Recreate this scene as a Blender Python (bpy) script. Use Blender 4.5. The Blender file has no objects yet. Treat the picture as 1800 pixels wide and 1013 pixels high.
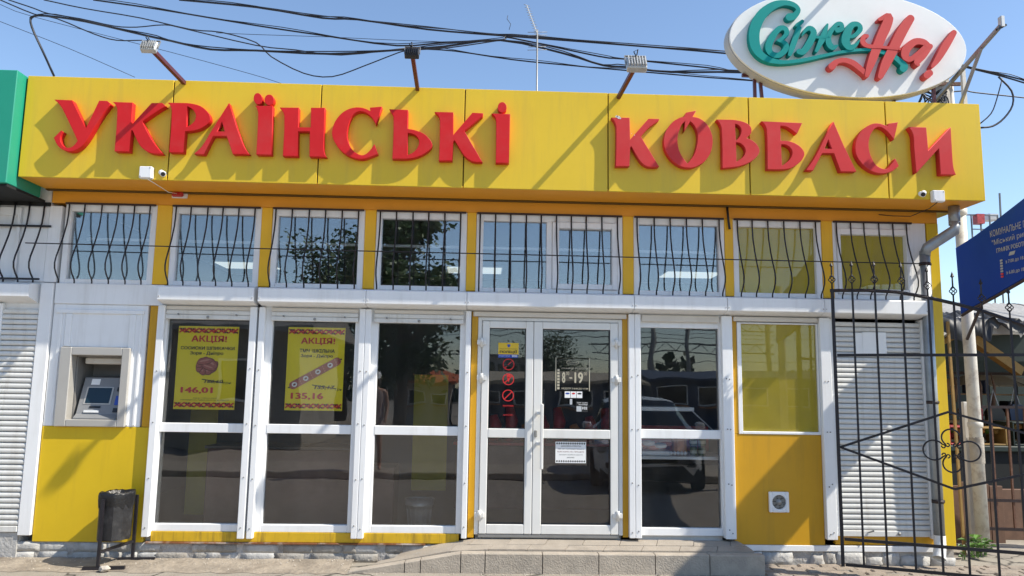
import bpy, bmesh, math, random
from mathutils import Vector, Matrix
random.seed(7)
S = bpy.context.scene
COL = S.collection
R = math.radians

# ------------------------------------------------------------------ camera
cam_d = bpy.data.cameras.new('camera')
cam = bpy.data.objects.new('camera', cam_d); COL.objects.link(cam)
S.camera = cam
cam_d.sensor_width = 36.0
cam_d.lens = 36.0 * 1342.0 / 1800.0
cam_d.clip_end = 3000.0
# rows: camera right, up, back in world axes
CX = (0.99913048, -0.03868727, 0.01554287)
CD = (0.02044291, 0.12967526, -0.99134576)
CF = (0.03633694, 0.99080151, 0.13035338)
cam.matrix_world = Matrix(((CX[0], -CD[0], -CF[0], 0.0), (CX[1], -CD[1], -CF[1], -7.4),
                           (CX[2], -CD[2], -CF[2], 1.62), (0, 0, 0, 1)))
S.render.resolution_x = 1024; S.render.resolution_y = 576

# ------------------------------------------------------------------ light
SUN = Vector((2.85, -1.0, 3.3)).normalized()
elev = math.asin(SUN.z); azim = math.atan2(SUN.x, SUN.y)
world = bpy.data.worlds.new('World'); S.world = world
world.use_nodes = True
nt = world.node_tree; nt.nodes.clear()
sky = nt.nodes.new('ShaderNodeTexSky'); sky.sky_type = 'NISHITA'; sky.sun_disc = False
sky.sun_elevation = elev; sky.sun_rotation = azim
sky.air_density = 1.0; sky.dust_density = 0.25; sky.ozone_density = 2.2
bg = nt.nodes.new('ShaderNodeBackground'); bg.inputs['Strength'].default_value = 0.131
wo = nt.nodes.new('ShaderNodeOutputWorld')
nt.links.new(sky.outputs[0], bg.inputs[0]); nt.links.new(bg.outputs[0], wo.inputs[0])
sun_d = bpy.data.lights.new('sun', 'SUN'); sun_d.energy = 4.0; sun_d.angle = R(0.55); sun_d.color = (1.0, 0.93, 0.81)
sun = bpy.data.objects.new('sun', sun_d); COL.objects.link(sun)
sun.rotation_euler = SUN.to_track_quat('Z', 'Y').to_euler(); sun.location = SUN * 30
S.view_settings.view_transform = 'Standard'; S.view_settings.look = 'None'
S.view_settings.exposure = 0.72; S.view_settings.gamma = 1.0; S.view_settings.use_curve_mapping = False

# ------------------------------------------------------------------ materials
def mat(name, rgb, rough=0.5, var=0.06, vs=2.5, bump=0.0, bs=60.0, metal=0.0, spec=0.5, stain=None, ss=1.2, sa=0.5, streak=False, emit=None):
    m = bpy.data.materials.new(name); m.use_nodes = True
    t = m.node_tree; n = t.nodes; b = n['Principled BSDF']
    b.inputs['Roughness'].default_value = rough; b.inputs['Metallic'].default_value = metal
    b.inputs['Specular IOR Level'].default_value = spec
    geo = n.new('ShaderNodeNewGeometry')
    no = n.new('ShaderNodeTexNoise'); no.inputs['Scale'].default_value = vs; no.inputs['Detail'].default_value = 6.0
    no.inputs['Roughness'].default_value = 0.65
    t.links.new(geo.outputs['Position'], no.inputs['Vector'])
    mr = n.new('ShaderNodeMapRange'); mr.inputs[1].default_value = 0.3; mr.inputs[2].default_value = 0.7
    mr.inputs[3].default_value = 1.0 - var; mr.inputs[4].default_value = 1.0 + var
    t.links.new(no.outputs['Fac'], mr.inputs[0])
    sc = n.new('ShaderNodeVectorMath'); sc.operation = 'SCALE'; sc.inputs[0].default_value = rgb
    t.links.new(mr.outputs[0], sc.inputs['Scale'])
    last = sc.outputs[0]
    if stain:
        n2 = n.new('ShaderNodeTexNoise'); n2.inputs['Scale'].default_value = ss; n2.inputs['Detail'].default_value = 8.0
        n2.inputs['Roughness'].default_value = 0.7
        if streak:
            mp = n.new('ShaderNodeMapping'); mp.inputs['Scale'].default_value = (6.0, 6.0, 0.5)
            t.links.new(geo.outputs['Position'], mp.inputs[0]); t.links.new(mp.outputs[0], n2.inputs['Vector'])
        else:
            t.links.new(geo.outputs['Position'], n2.inputs['Vector'])
        m2 = n.new('ShaderNodeMapRange'); m2.inputs[1].default_value = 0.5; m2.inputs[2].default_value = 0.72
        m2.inputs[3].default_value = 0.0; m2.inputs[4].default_value = sa
        t.links.new(n2.outputs['Fac'], m2.inputs[0])
        mx = n.new('ShaderNodeMix'); mx.data_type = 'RGBA'
        t.links.new(m2.outputs[0], mx.inputs['Factor']); t.links.new(last, mx.inputs[6]); mx.inputs[7].default_value = (*stain, 1)
        last = mx.outputs[2]
    t.links.new(last, b.inputs['Base Color'])
    if bump:
        n3 = n.new('ShaderNodeTexNoise'); n3.inputs['Scale'].default_value = bs; n3.inputs['Detail'].default_value = 5.0
        t.links.new(geo.outputs['Position'], n3.inputs['Vector'])
        bp = n.new('ShaderNodeBump'); bp.inputs['Strength'].default_value = bump; bp.inputs['Distance'].default_value = 0.02
        t.links.new(n3.outputs['Fac'], bp.inputs['Height']); t.links.new(bp.outputs[0], b.inputs['Normal'])
    if emit:
        b.inputs['Emission Color'].default_value = (*rgb, 1); b.inputs['Emission Strength'].default_value = emit
    return m

def glass_mat(name, tint=(0.99, 0.995, 0.99), refl=1.25, add=0.004, wav=0.0014, dust=0.022):
    m = bpy.data.materials.new(name); m.use_nodes = True
    t = m.node_tree; n = t.nodes; n.clear()
    o = n.new('ShaderNodeOutputMaterial'); mx = n.new('ShaderNodeMixShader')
    tr = n.new('ShaderNodeBsdfTransparent'); tr.inputs[0].default_value = (*tint, 1)
    gl = n.new('ShaderNodeBsdfGlossy'); gl.inputs['Roughness'].default_value = 0.004; gl.inputs['Color'].default_value = (0.95, 0.97, 1, 1)
    fr = n.new('ShaderNodeFresnel'); fr.inputs[0].default_value = 1.5
    ma = n.new('ShaderNodeMath'); ma.operation = 'MULTIPLY_ADD'; ma.inputs[1].default_value = refl; ma.inputs[2].default_value = add
    ma.use_clamp = True
    geo = n.new('ShaderNodeNewGeometry')
    no = n.new('ShaderNodeTexNoise'); no.inputs['Scale'].default_value = 2.2; no.inputs['Detail'].default_value = 1.0
    bp = n.new('ShaderNodeBump'); bp.inputs['Strength'].default_value = 1.0; bp.inputs['Distance'].default_value = wav
    t.links.new(geo.outputs['Position'], no.inputs['Vector']); t.links.new(no.outputs['Fac'], bp.inputs['Height'])
    t.links.new(bp.outputs[0], gl.inputs['Normal'])
    t.links.new(fr.outputs[0], ma.inputs[0]); t.links.new(ma.outputs[0], mx.inputs[0])
    t.links.new(tr.outputs[0], mx.inputs[1]); t.links.new(gl.outputs[0], mx.inputs[2])
    # a thin uneven film of dust on the pane
    df = n.new('ShaderNodeBsdfDiffuse'); df.inputs[0].default_value = (0.62, 0.58, 0.52, 1)
    mp = n.new('ShaderNodeMapping'); mp.inputs['Scale'].default_value = (3.0, 3.0, 0.9)
    n2 = n.new('ShaderNodeTexNoise'); n2.inputs['Scale'].default_value = 2.4; n2.inputs['Detail'].default_value = 8.0; n2.inputs['Roughness'].default_value = 0.7
    mr = n.new('ShaderNodeMapRange'); mr.inputs[1].default_value = 0.42; mr.inputs[2].default_value = 0.75; mr.inputs[3].default_value = 0.0; mr.inputs[4].default_value = dust
    t.links.new(geo.outputs['Position'], mp.inputs[0]); t.links.new(mp.outputs[0], n2.inputs['Vector']); t.links.new(n2.outputs['Fac'], mr.inputs[0])
    m2 = n.new('ShaderNodeMixShader'); t.links.new(mr.outputs[0], m2.inputs[0]); t.links.new(mx.outputs[0], m2.inputs[1]); t.links.new(df.outputs[0], m2.inputs[2])
    t.links.new(m2.outputs[0], o.inputs[0])
    return m

MT = dict(
    yellow=mat('yellow_fascia', (0.74, 0.505, 0.03), 0.36, 0.035, 1.5, bump=0.10, bs=1.6, spec=0.35, stain=(0.46, 0.32, 0.07), ss=1.3, sa=0.26, streak=True),
    yellow_wall=mat('yellow_wall', (0.70, 0.47, 0.014), 0.4, 0.04, 2.0, spec=0.4, stain=(0.42, 0.25, 0.03), ss=1.5, sa=0.28, streak=True),
    yellow_dark=mat('yellow_board', (0.60, 0.315, 0.012), 0.4, 0.05, 2.0, spec=0.4, stain=(0.33, 0.2, 0.03), ss=1.6, sa=0.4, streak=True),
    orange=mat('ochre_soffit', (0.84, 0.38, 0.03), 0.5, 0.04, 1.5, stain=(0.6, 0.3, 0.03), ss=1.0, sa=0.3),
    pilaster=mat('yellow_pilaster', (0.88, 0.50, 0.022), 0.4, 0.04, 2.0, spec=0.35, stain=(0.62, 0.34, 0.03), ss=1.5, sa=0.3, streak=True),
    seam=mat('seam_dark', (0.12, 0.07, 0.01), 0.7, 0.1),
    red=mat('red_letter', (0.61, 0.017, 0.020), 0.48, 0.06, 3.0, spec=0.22, stain=(0.55, 0.10, 0.09), ss=2.0, sa=0.35),
    red_faded=mat('red_letter_faded', (0.60, 0.037, 0.038), 0.5, 0.06, 3.0, spec=0.22, stain=(0.55, 0.10, 0.09), ss=2.0, sa=0.4),
    coral=mat('coral_letter', (0.58, 0.075, 0.07), 0.55, 0.05, 3.0, spec=0.15),
    teal=mat('teal_letter', (0.004, 0.27, 0.245), 0.55, 0.06, 3.0, spec=0.15),
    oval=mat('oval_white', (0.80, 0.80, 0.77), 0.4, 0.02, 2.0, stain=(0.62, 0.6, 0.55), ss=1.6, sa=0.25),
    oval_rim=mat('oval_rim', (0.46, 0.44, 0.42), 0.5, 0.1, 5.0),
    white=mat('white_plastic', (0.85, 0.855, 0.85), 0.35, 0.025, 4.0, stain=(0.50, 0.47, 0.42), ss=1.9, sa=0.24, streak=True),
    white_door=mat('white_door', (0.77, 0.765, 0.73), 0.35, 0.03, 4.0, stain=(0.5, 0.47, 0.4), ss=1.8, sa=0.22, streak=True),
    cream=mat('cream_metal', (0.66, 0.62, 0.55), 0.45, 0.05, 3.0, stain=(0.42, 0.37, 0.3), ss=2.0, sa=0.35),
    shutter=mat('shutter_white', (0.69, 0.685, 0.65), 0.42, 0.04, 5.0, stain=(0.42, 0.38, 0.31), ss=2.2, sa=0.45, streak=True),
    iron=mat('black_iron', (0.018, 0.016, 0.02), 0.42, 0.25, 12.0, bump=0.25, bs=120, spec=0.45),
    iron_brown=mat('brown_iron', (0.035, 0.018, 0.015), 0.5, 0.25, 12.0, bump=0.25, bs=120),
    rust=mat('rusty_iron', (0.13, 0.06, 0.035), 0.75, 0.35, 20.0, bump=0.3, bs=90),
    maroon=mat('maroon_paint', (0.10, 0.022, 0.028), 0.45, 0.15, 10.0),
    alum=mat('aluminium', (0.52, 0.52, 0.5), 0.45, 0.1, 12.0, metal=0.6),
    zinc=mat('zinc_pipe', (0.33, 0.36, 0.38), 0.42, 0.18, 9.0, metal=0.5, stain=(0.5, 0.5, 0.48), ss=6.0, sa=0.4),
    lens=mat('lamp_glass', (0.10, 0.10, 0.11), 0.1, 0.05),
    black=mat('black_plastic', (0.015, 0.015, 0.016), 0.35, 0.2, 10.0),
    bag=mat('black_bag', (0.012, 0.012, 0.013), 0.38, 0.2, 10.0, spec=0.5, bump=0.3, bs=40),
    bin=mat('bin_black_paint', (0.022, 0.022, 0.024), 0.4, 0.35, 14.0, bump=0.15, bs=30, stain=(0.16, 0.155, 0.15), ss=9.0, sa=0.35),
    glass=glass_mat('window_glass'),
    glass_up=glass_mat('upper_window_glass', tint=(.975, .985, .985), refl=3.0, add=0.05, wav=0.0006),
    olive=mat('olive_blind', (0.66, 0.49, 0.045), 0.7, 0.06, 6.0, bump=0.12, bs=7, stain=(0.52, 0.38, 0.05), ss=1.3, sa=0.4, streak=True),
    olive_in=mat('olive_cloth', (0.26, 0.235, 0.03), 0.8, 0.08, 6.0),
    cable=mat('cable_black', (0.012, 0.013, 0.02), 0.5, 0.2, 4.0),
    concrete=mat('kerb_concrete', (0.42, 0.365, 0.295), 0.9, 0.14, 9.0, bump=0.35, bs=70, stain=(0.25, 0.225, 0.19), ss=3.0, sa=0.55),
    tile=mat('paving_tile', (0.345, 0.30, 0.245), 0.85, 0.12, 6.0, bump=0.3, bs=90, stain=(0.22, 0.19, 0.16), ss=3.5, sa=0.6),
    paver=mat('paver_block', (0.30, 0.25, 0.20), 0.9, 0.2, 6.0, bump=0.4, bs=60, stain=(0.15, 0.13, 0.10), ss=4.0, sa=0.6),
    plinth=mat('whitewashed_brick', (0.47, 0.46, 0.435), 0.9, 0.15, 12.0, bump=0.45, bs=34, stain=(0.24, 0.205, 0.165), ss=4.0, sa=0.95),
    plinth_dirty=mat('dirty_masonry', (0.34, 0.32, 0.285), 0.95, 0.25, 10.0, bump=0.6, bs=30, stain=(0.10, 0.075, 0.05), ss=5.0, sa=0.95),
    whitewash=mat('whitewash_mortar', (0.42, 0.40, 0.37), 0.95, 0.2, 12.0, bump=0.9, bs=30, stain=(0.16, 0.135, 0.11), ss=5.0, sa=0.9),
    mortar=mat('mortar', (0.30, 0.28, 0.25), 0.95, 0.2, 12.0, bump=0.7, bs=40),
    rust_strip=mat('rusting_flashing', (0.22, 0.085, 0.03), 0.8, 0.3, 14.0, stain=(0.60, 0.56, 0.50), ss=4.0, sa=0.95),
    steel_grey=mat('grey_steel', (0.30, 0.30, 0.29), 0.45, 0.1, 8.0, metal=0.5),
    atm=mat('atm_frame', (0.50, 0.48, 0.44), 0.38, 0.04, 6.0, metal=0.25, stain=(0.4, 0.37, 0.33), ss=3.0, sa=0.25),
    atm_in=mat('atm_inside', (0.24, 0.23, 0.215), 0.5, 0.06, 8.0),
    atm_face=mat('atm_fascia', (0.22, 0.225, 0.23), 0.4, 0.05, 9.0),
    screen=mat('dark_screen', (0.012, 0.03, 0.045), 0.12, 0.1, 5.0),
    blue=mat('sign_blue', (0.012, 0.055, 0.34), 0.6, 0.08, 2.0, spec=0.08, stain=(0.02, 0.06, 0.24), ss=2.0, sa=0.5),
    skyblue=mat('sticker_blue', (0.03, 0.08, 0.4), 0.4, 0.05),
    signtext=mat('sign_lettering_white', (0.38, 0.40, 0.43), 0.5, 0.05),
    pole_white=mat('pole_paint', (0.62, 0.585, 0.51), 0.6, 0.08, 8.0, stain=(0.22, 0.14, 0.09), ss=7.0, sa=0.7),
    conc_pole=mat('concrete_pole', (0.42, 0.38, 0.32), 0.9, 0.2, 6.0, bump=0.5, bs=30, stain=(0.2, 0.17, 0.14), ss=4.0, sa=0.6),
    poster=mat('poster_yellow', (0.96, 0.78, 0.012), 0.55, 0.02, 3.0),
    pr_red=mat('print_red', (0.66, 0.025, 0.025), 0.55, 0.02),
    pr_black=mat('print_black', (0.02, 0.02, 0.02), 0.55, 0.02),
    pr_white=mat('print_white', (0.88, 0.88, 0.86), 0.5, 0.02),
    pr_brown=mat('print_sausage', (0.44, 0.13, 0.10), 0.5, 0.12, 60.0),
    pr_brown2=mat('print_sausage_light', (0.60, 0.26, 0.20), 0.5, 0.12, 60.0),
    pr_brown3=mat('print_sausage_dark', (0.20, 0.055, 0.045), 0.5, 0.12, 60.0),
    cream_print=mat('print_cream', (0.50, 0.46, 0.34), 0.5, 0.03),
    pr_yel=mat('sticker_yellow', (0.75, 0.50, 0.03), 0.5, 0.03),
    green_sign=mat('green_board', (0.012, 0.30, 0.19), 0.5, 0.06, 1.5, stain=(0.03, 0.24, 0.17), ss=1.5, sa=0.5),
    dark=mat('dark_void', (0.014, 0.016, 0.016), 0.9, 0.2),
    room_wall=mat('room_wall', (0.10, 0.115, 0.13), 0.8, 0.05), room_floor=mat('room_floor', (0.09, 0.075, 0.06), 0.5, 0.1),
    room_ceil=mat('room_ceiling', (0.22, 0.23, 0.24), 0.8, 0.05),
    led=mat('ceiling_panel_lit', (0.92, 0.97, 0.90), 0.5, 0.0, emit=0.45),
    brown=mat('brown_counter', (0.11, 0.06, 0.045), 0.5, 0.2, 6.0),
    fridge=mat('fridge_white', (0.65, 0.66, 0.66), 0.3, 0.04),
    meat=mat('meat_red', (0.42, 0.05, 0.05), 0.45, 0.35, 14.0), meat2=mat('meat_orange', (0.55, 0.24, 0.08), 0.45, 0.3, 14.0),
    pink=mat('pink_balloon', (0.62, 0.36, 0.36), 0.4, 0.05),
    jar=mat('jar_green', (0.10, 0.14, 0.07), 0.25, 0.2, 20.0), label_w=mat('jar_label', (0.5, 0.52, 0.42), 0.5, 0.05),
    road=mat('asphalt', (0.34, 0.295, 0.245), 0.9, 0.2, 5.0, bump=0.5, bs=120, stain=(0.40, 0.35, 0.30), ss=0.5, sa=0.6),
    wood=mat('old_wood', (0.28, 0.15, 0.06), 0.8, 0.25, 9.0), wood_y=mat('yellow_wood', (0.30, 0.18, 0.05), 0.7, 0.2, 9.0),
    slate=mat('slate_sheet', (0.42, 0.41, 0.39), 0.9, 0.12, 5.0, bump=0.3, bs=40, stain=(0.25, 0.24, 0.22), ss=2.0, sa=0.6),
    tarp=mat('black_tarp', (0.012, 0.012, 0.013), 0.55, 0.2, 5.0, spec=0.6), beige=mat('beige_canvas', (0.50, 0.44, 0.34), 0.8, 0.08, 5.0),
    stall_green=mat('stall_green', (0.010, 0.022, 0.017), 0.6, 0.15, 5.0), board_brown=mat('brown_board', (0.17, 0.095, 0.06), 0.75, 0.2, 8.0),
    leaf=mat('weed_leaf', (0.075, 0.17, 0.02), 0.5, 0.3, 20.0),
    foliage=mat('tree_leaf', (0.045, 0.085, 0.02), 0.6, 0.45, 1.5), foliage2=mat('tree_leaf_dark', (0.03, 0.055, 0.02), 0.6, 0.4, 0.6),
    bark=mat('bark', (0.10, 0.075, 0.055), 0.9, 0.3, 9.0, bump=0.6, bs=20),
    plaster=mat('peeling_plaster', (0.36, 0.33, 0.29), 0.9, 0.15, 2.0, stain=(0.22, 0.19, 0.16), ss=0.8, sa=0.7),
    roof_sheet=mat('roof_sheet', (0.30, 0.28, 0.26), 0.7, 0.15, 2.0),
    peach=mat('peach_wall', (0.50, 0.33, 0.22), 0.85, 0.1, 1.0),
    kiosk_blue=mat('kiosk_blue', (0.05, 0.07, 0.12), 0.6, 0.1, 1.0), kiosk_roof=mat('kiosk_roof', (0.46, 0.40, 0.30), 0.7, 0.1, 1.0),
    awning=mat('orange_awning', (0.60, 0.13, 0.03), 0.7, 0.1), gantry=mat('gantry_steel', (0.13, 0.14, 0.15), 0.6, 0.1),
    mast=mat('mast_concrete', (0.30, 0.30, 0.29), 0.9, 0.1), car_paint=mat('silver_paint', (0.74, 0.75, 0.76), 0.25, 0.01, metal=0.1),
    car_glass=mat('car_glass', (0.015, 0.018, 0.02), 0.05, 0.0, spec=0.8), tyre=mat('tyre', (0.02, 0.02, 0.02), 0.8, 0.1),
    lamp_clear=mat('headlamp', (0.35, 0.37, 0.40), 0.1, 0.05), skin=mat('skin', (0.50, 0.29, 0.21), 0.6, 0.05),
    cloth_pink=mat('dress_cloth', (0.44, 0.33, 0.31), 0.85, 0.08), hair=mat('hair', (0.08, 0.05, 0.03), 0.6, 0.2),
    far_wall=mat('far_house_wall', (0.45, 0.42, 0.38), 0.9, 0.08), stone=mat('loose_stone', (0.50, 0.45, 0.38), 0.9, 0.2, 20.0, bump=0.6, bs=40),
    led_red=mat('siren_red', (0.45, 0.03, 0.03), 0.35, 0.05), sticker_grey=mat('sticker_grey', (0.5, 0.53, 0.55), 0.5, 0.05),
)

# ------------------------------------------------------------------ builders
class M:
    def __init__(s): s.v = []; s.f = []; s.mi = []; s.cur = 0; s.sm = []
    def add(s, vs, fs, smooth=False):
        o = len(s.v); s.v += [tuple(p) for p in vs]
        for f in fs: s.f.append([i + o for i in f]); s.mi.append(s.cur); s.sm.append(smooth)
        return s
    def box(s, x0, x1, y0, y1, z0, z1, b=0.0, T=None):
        b = min(b, abs(x1 - x0) * .45, abs(y1 - y0) * .45, abs(z1 - z0) * .45)
        X = (x0, x1); Y = (y0, y1); Z = (z0, z1)
        if b <= 0:
            vs = [(X[i], Y[j], Z[k]) for i in (0, 1) for j in (0, 1) for k in (0, 1)]
            fs = [(0, 1, 3, 2), (4, 6, 7, 5), (0, 4, 5, 1), (2, 3, 7, 6), (0, 2, 6, 4), (1, 5, 7, 3)]
        else:
            vs = []; fs = []
            def idx(i, j, k, a): return ((i * 2 + j) * 2 + k) * 3 + a
            for i in (0, 1):
                for j in (0, 1):
                    for k in (0, 1):
                        dx = b if i == 0 else -b; dy = b if j == 0 else -b; dz = b if k == 0 else -b
                        vs += [(X[i], Y[j] + dy, Z[k] + dz), (X[i] + dx, Y[j], Z[k] + dz), (X[i] + dx, Y[j] + dy, Z[k])]
                        fs.append((idx(i, j, k, 0), idx(i, j, k, 1), idx(i, j, k, 2)))
            for i in (0, 1):
                fs.append([idx(i, j, k, 0) for j, k in ((0, 0), (0, 1), (1, 1), (1, 0))])
                fs.append([idx(j, i, k, 1) for j, k in ((0, 0), (0, 1), (1, 1), (1, 0))])
                fs.append([idx(j, k, i, 2) for j, k in ((0, 0), (0, 1), (1, 1), (1, 0))])
            for i in (0, 1):
                for j in (0, 1):
                    fs.append((idx(i, j, 0, 0), idx(i, j, 1, 0), idx(i, j, 1, 1), idx(i, j, 0, 1)))
                    fs.append((idx(i, 0, j, 0), idx(i, 1, j, 0), idx(i, 1, j, 2), idx(i, 0, j, 2)))
                    fs.append((idx(0, i, j, 1), idx(1, i, j, 1), idx(1, i, j, 2), idx(0, i, j, 2)))
        if T: vs = [tuple(T @ Vector(p)) for p in vs]
        return s.add(vs, fs)
    def bar(s, a, b, w, h=None, up=(0, 0, 1)):
        a = Vector(a); b = Vector(b); h = h or w
        d = (b - a).normalized(); u = Vector(up)
        if abs(d.dot(u)) > .98: u = Vector((0, 1, 0))
        r = d.cross(u).normalized(); u = r.cross(d)
        vs = [p + r * sx * w / 2 + u * sy * h / 2 for p in (a, b) for sx, sy in ((-1, -1), (1, -1), (1, 1), (-1, 1))]
        return s.add(vs, [(0, 1, 2, 3), (7, 6, 5, 4), (0, 4, 5, 1), (1, 5, 6, 2), (2, 6, 7, 3), (3, 7, 4, 0)])
    def tube(s, pts, r, n=8, cap=True, smooth=True):
        pts = [Vector(p) for p in pts]; rs = r if isinstance(r, (list, tuple)) else [r] * len(pts)
        o = len(s.v); prev = None; vs = []
        for i, p in enumerate(pts):
            d = (pts[min(i + 1, len(pts) - 1)] - pts[max(i - 1, 0)])
            d = d.normalized() if d.length > 1e-9 else Vector((0, 0, 1))
            if prev is None:
                u = Vector((0, 0, 1)) if abs(d.z) < .9 else Vector((1, 0, 0))
                u = (u - d * u.dot(d)).normalized()
            else:
                u = (prev - d * prev.dot(d))
                u = u.normalized() if u.length > 1e-6 else Vector((1, 0, 0))
            prev = u; w = d.cross(u)
            vs += [p + (u * math.cos(2 * math.pi * k / n) + w * math.sin(2 * math.pi * k / n)) * rs[i] for k in range(n)]
        fs = [(i * n + k, i * n + (k + 1) % n, (i + 1) * n + (k + 1) % n, (i + 1) * n + k) for i in range(len(pts) - 1) for k in range(n)]
        s.add(vs, fs, smooth)
        if cap:
            s.f.append([o + k for k in range(n)][::-1]); s.f.append([o + (len(pts) - 1) * n + k for k in range(n)])
            s.mi += [s.cur] * 2; s.sm += [False] * 2
        return s
    def prism(s, poly, axis, a0, a1):
        """convex-ish polygon extruded along an axis; poly given in the two other axes"""
        def P(p, a):
            return (a, p[0], p[1]) if axis == 'x' else ((p[0], a, p[1]) if axis == 'y' else (p[0], p[1], a))
        n = len(poly)
        vs = [P(p, a0) for p in poly] + [P(p, a1) for p in poly]
        fs = [list(range(n))[::-1], list(range(n, 2 * n))] + [(i, (i + 1) % n, n + (i + 1) % n, n + i) for i in range(n)]
        return s.add(vs, fs)
    def lathe(s, prof, n=16, c=(0, 0, 0), axis='z', smooth=True):
        vs = []
        for r, h in prof:
            for k in range(n):
                a = 2 * math.pi * k / n; p = (r * math.cos(a), r * math.sin(a), h)
                if axis == 'y': p = (p[0], p[2], p[1])
                if axis == 'x': p = (p[2], p[0], p[1])
                vs.append((p[0] + c[0], p[1] + c[1], p[2] + c[2]))
        fs = [(i * n + k, i * n + (k + 1) % n, (i + 1) * n + (k + 1) % n, (i + 1) * n + k) for i in range(len(prof) - 1) for k in range(n)]
        s.add(vs, fs, smooth)
        return s
    def mesh(s, name, recalc=True):
        me = bpy.data.meshes.new(name); me.from_pydata(s.v, [], s.f)
        for p, i, sm in zip(me.polygons, s.mi, s.sm): p.material_index = i; p.use_smooth = sm
        if recalc:
            bm = bmesh.new(); bm.from_mesh(me); bmesh.ops.recalc_face_normals(bm, faces=bm.faces); bm.to_mesh(me); bm.free()
        return me

def B(x0, x1, y0, y1, z0, z1, b=0.0): return M().box(x0, x1, y0, y1, z0, z1, b)

def wloc(o):
    v = Vector((0, 0, 0))
    while o: v += o.location; o = o.parent
    return v
def tag(o, label=None, cat=None, group=None, kind=None):
    if label: o['label'] = label
    if cat: o['category'] = cat
    if group: o['group'] = group
    if kind: o['kind'] = kind
    return o
def thing(name, label, cat, loc=(0, 0, 0), group=None):
    o = bpy.data.objects.new(name, None); COL.objects.link(o); o.location = loc; o.empty_display_size = .2
    return tag(o, label, cat, group)
def tomesh(m, name): return m.mesh(name) if isinstance(m, M) else m
def setmat(me, mt):
    for q in (mt if isinstance(mt, (list, tuple)) else [mt]):
        me.materials.append(MT[q] if isinstance(q, str) else q)
def part(name, m, mt, parent, label=None, kind=None):
    me = tomesh(m, name)
    me.transform(Matrix.Translation(-wloc(parent)))
    if len(me.materials) == 0: setmat(me, mt)
    o = bpy.data.objects.new(name, me); COL.objects.link(o); o.parent = parent
    return tag(o, label, kind=kind)
def inst(name, me, parent, wpos, rz=0.0):
    """a piece sharing mesh data; mesh centred on its own origin"""
    o = bpy.data.objects.new(name, me); COL.objects.link(o)
    o.location = Vector(wpos) - (wloc(parent) if parent else Vector((0, 0, 0))); o.rotation_euler.z = rz
    o.parent = parent
    return o
def solo(name, m, mt, label=None, cat=None, group=None, kind=None):
    me = tomesh(m, name)
    if len(me.materials) == 0: setmat(me, mt)
    xs = [v.co for v in me.vertices]
    c = Vector(((min(v.x for v in xs) + max(v.x for v in xs)) / 2, (min(v.y for v in xs) + max(v.y for v in xs)) / 2, min(v.z for v in xs)))
    me.transform(Matrix.Translation(-c))
    o = bpy.data.objects.new(name, me); COL.objects.link(o); o.location = c
    return tag(o, label, cat, group, kind)
def shared(m, mt, name='piece'):
    me = m.mesh(name); setmat(me, mt); return me

def curve_mesh(paths, depth, bevel=0.0, name='outline'):
    """filled 2D outlines (holes by overlap), extruded; result lies in XZ, front at y=-depth/2"""
    cu = bpy.data.curves.new(name, 'CURVE'); cu.dimensions = '2D'; cu.fill_mode = 'BOTH'
    cu.extrude = max(depth / 2 - bevel, 0); cu.bevel_depth = bevel; cu.bevel_resolution = 1
    if bevel: cu.offset = -bevel
    for p in paths:
        sp = cu.splines.new('POLY'); sp.points.add(len(p) - 1)
        for q, (x, y) in zip(sp.points, p): q.co = (x, y, 0, 1)
        sp.use_cyclic_u = True
    ob = bpy.data.objects.new('tmp', cu)
    me = bpy.data.meshes.new_from_object(ob)
    bpy.data.objects.remove(ob); bpy.data.curves.remove(cu)
    me.transform(Matrix.Rotation(math.pi / 2, 4, 'X'))
    return me
def text_mesh(body, bold=0.0, shear=0.0, depth=0.0):
    cu = bpy.data.curves.new('txt', 'FONT'); cu.body = body; cu.size = 1.0; cu.offset = bold; cu.shear = shear
    cu.resolution_u = 3; cu.extrude = depth
    ob = bpy.data.objects.new('tmp', cu)
    me = bpy.data.meshes.new_from_object(ob)
    bpy.data.objects.remove(ob); bpy.data.curves.remove(cu)
    return me
def heavy(me, bold):
    """thicken lettering by overlaying shifted copies, each a hair above the last"""
    if bold < .012: return me
    b = bold * 1.5; vs = []; fs = []; base = [tuple(v.co) for v in me.vertices]; pf_ = [tuple(p.vertices) for p in me.polygons]
    for k, (dx, dy) in enumerate(((-b, 0), (b, 0), (0, b * .5), (0, -b * .5), (-b * .5, b * .25), (b * .5, -b * .25))):
        o = len(vs); vs += [(x + dx, y + dy, .00012 * k) for x, y, z in base]; fs += [tuple(i + o for i in f) for f in pf_]
    out = bpy.data.meshes.new('lettering'); out.from_pydata(vs, [], fs)
    return out
def text(name, body, x0, x1, z0, z1, y, mt, parent, bold=0.02, shear=0.0, T=None, rot=0.0, centre=False):
    """lettering fitted to a box in the XZ plane (or carried by T)"""
    me = heavy(text_mesh(body, 0.0, shear), bold)
    if not me.vertices: return None
    xs = [v.co.x for v in me.vertices]; ys = [v.co.y for v in me.vertices]
    ax, bx, ay, by = min(xs), max(xs), min(ys), max(ys)
    sx = (x1 - x0) / (bx - ax); sz = (z1 - z0) / (by - ay)
    for v in me.vertices:
        v.co = Vector((x0 + (v.co.x - ax) * sx, y - v.co.z, z0 + (v.co.y - ay) * sz))
    if T: me.transform(T)
    return part(name, me, mt, parent)
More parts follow.
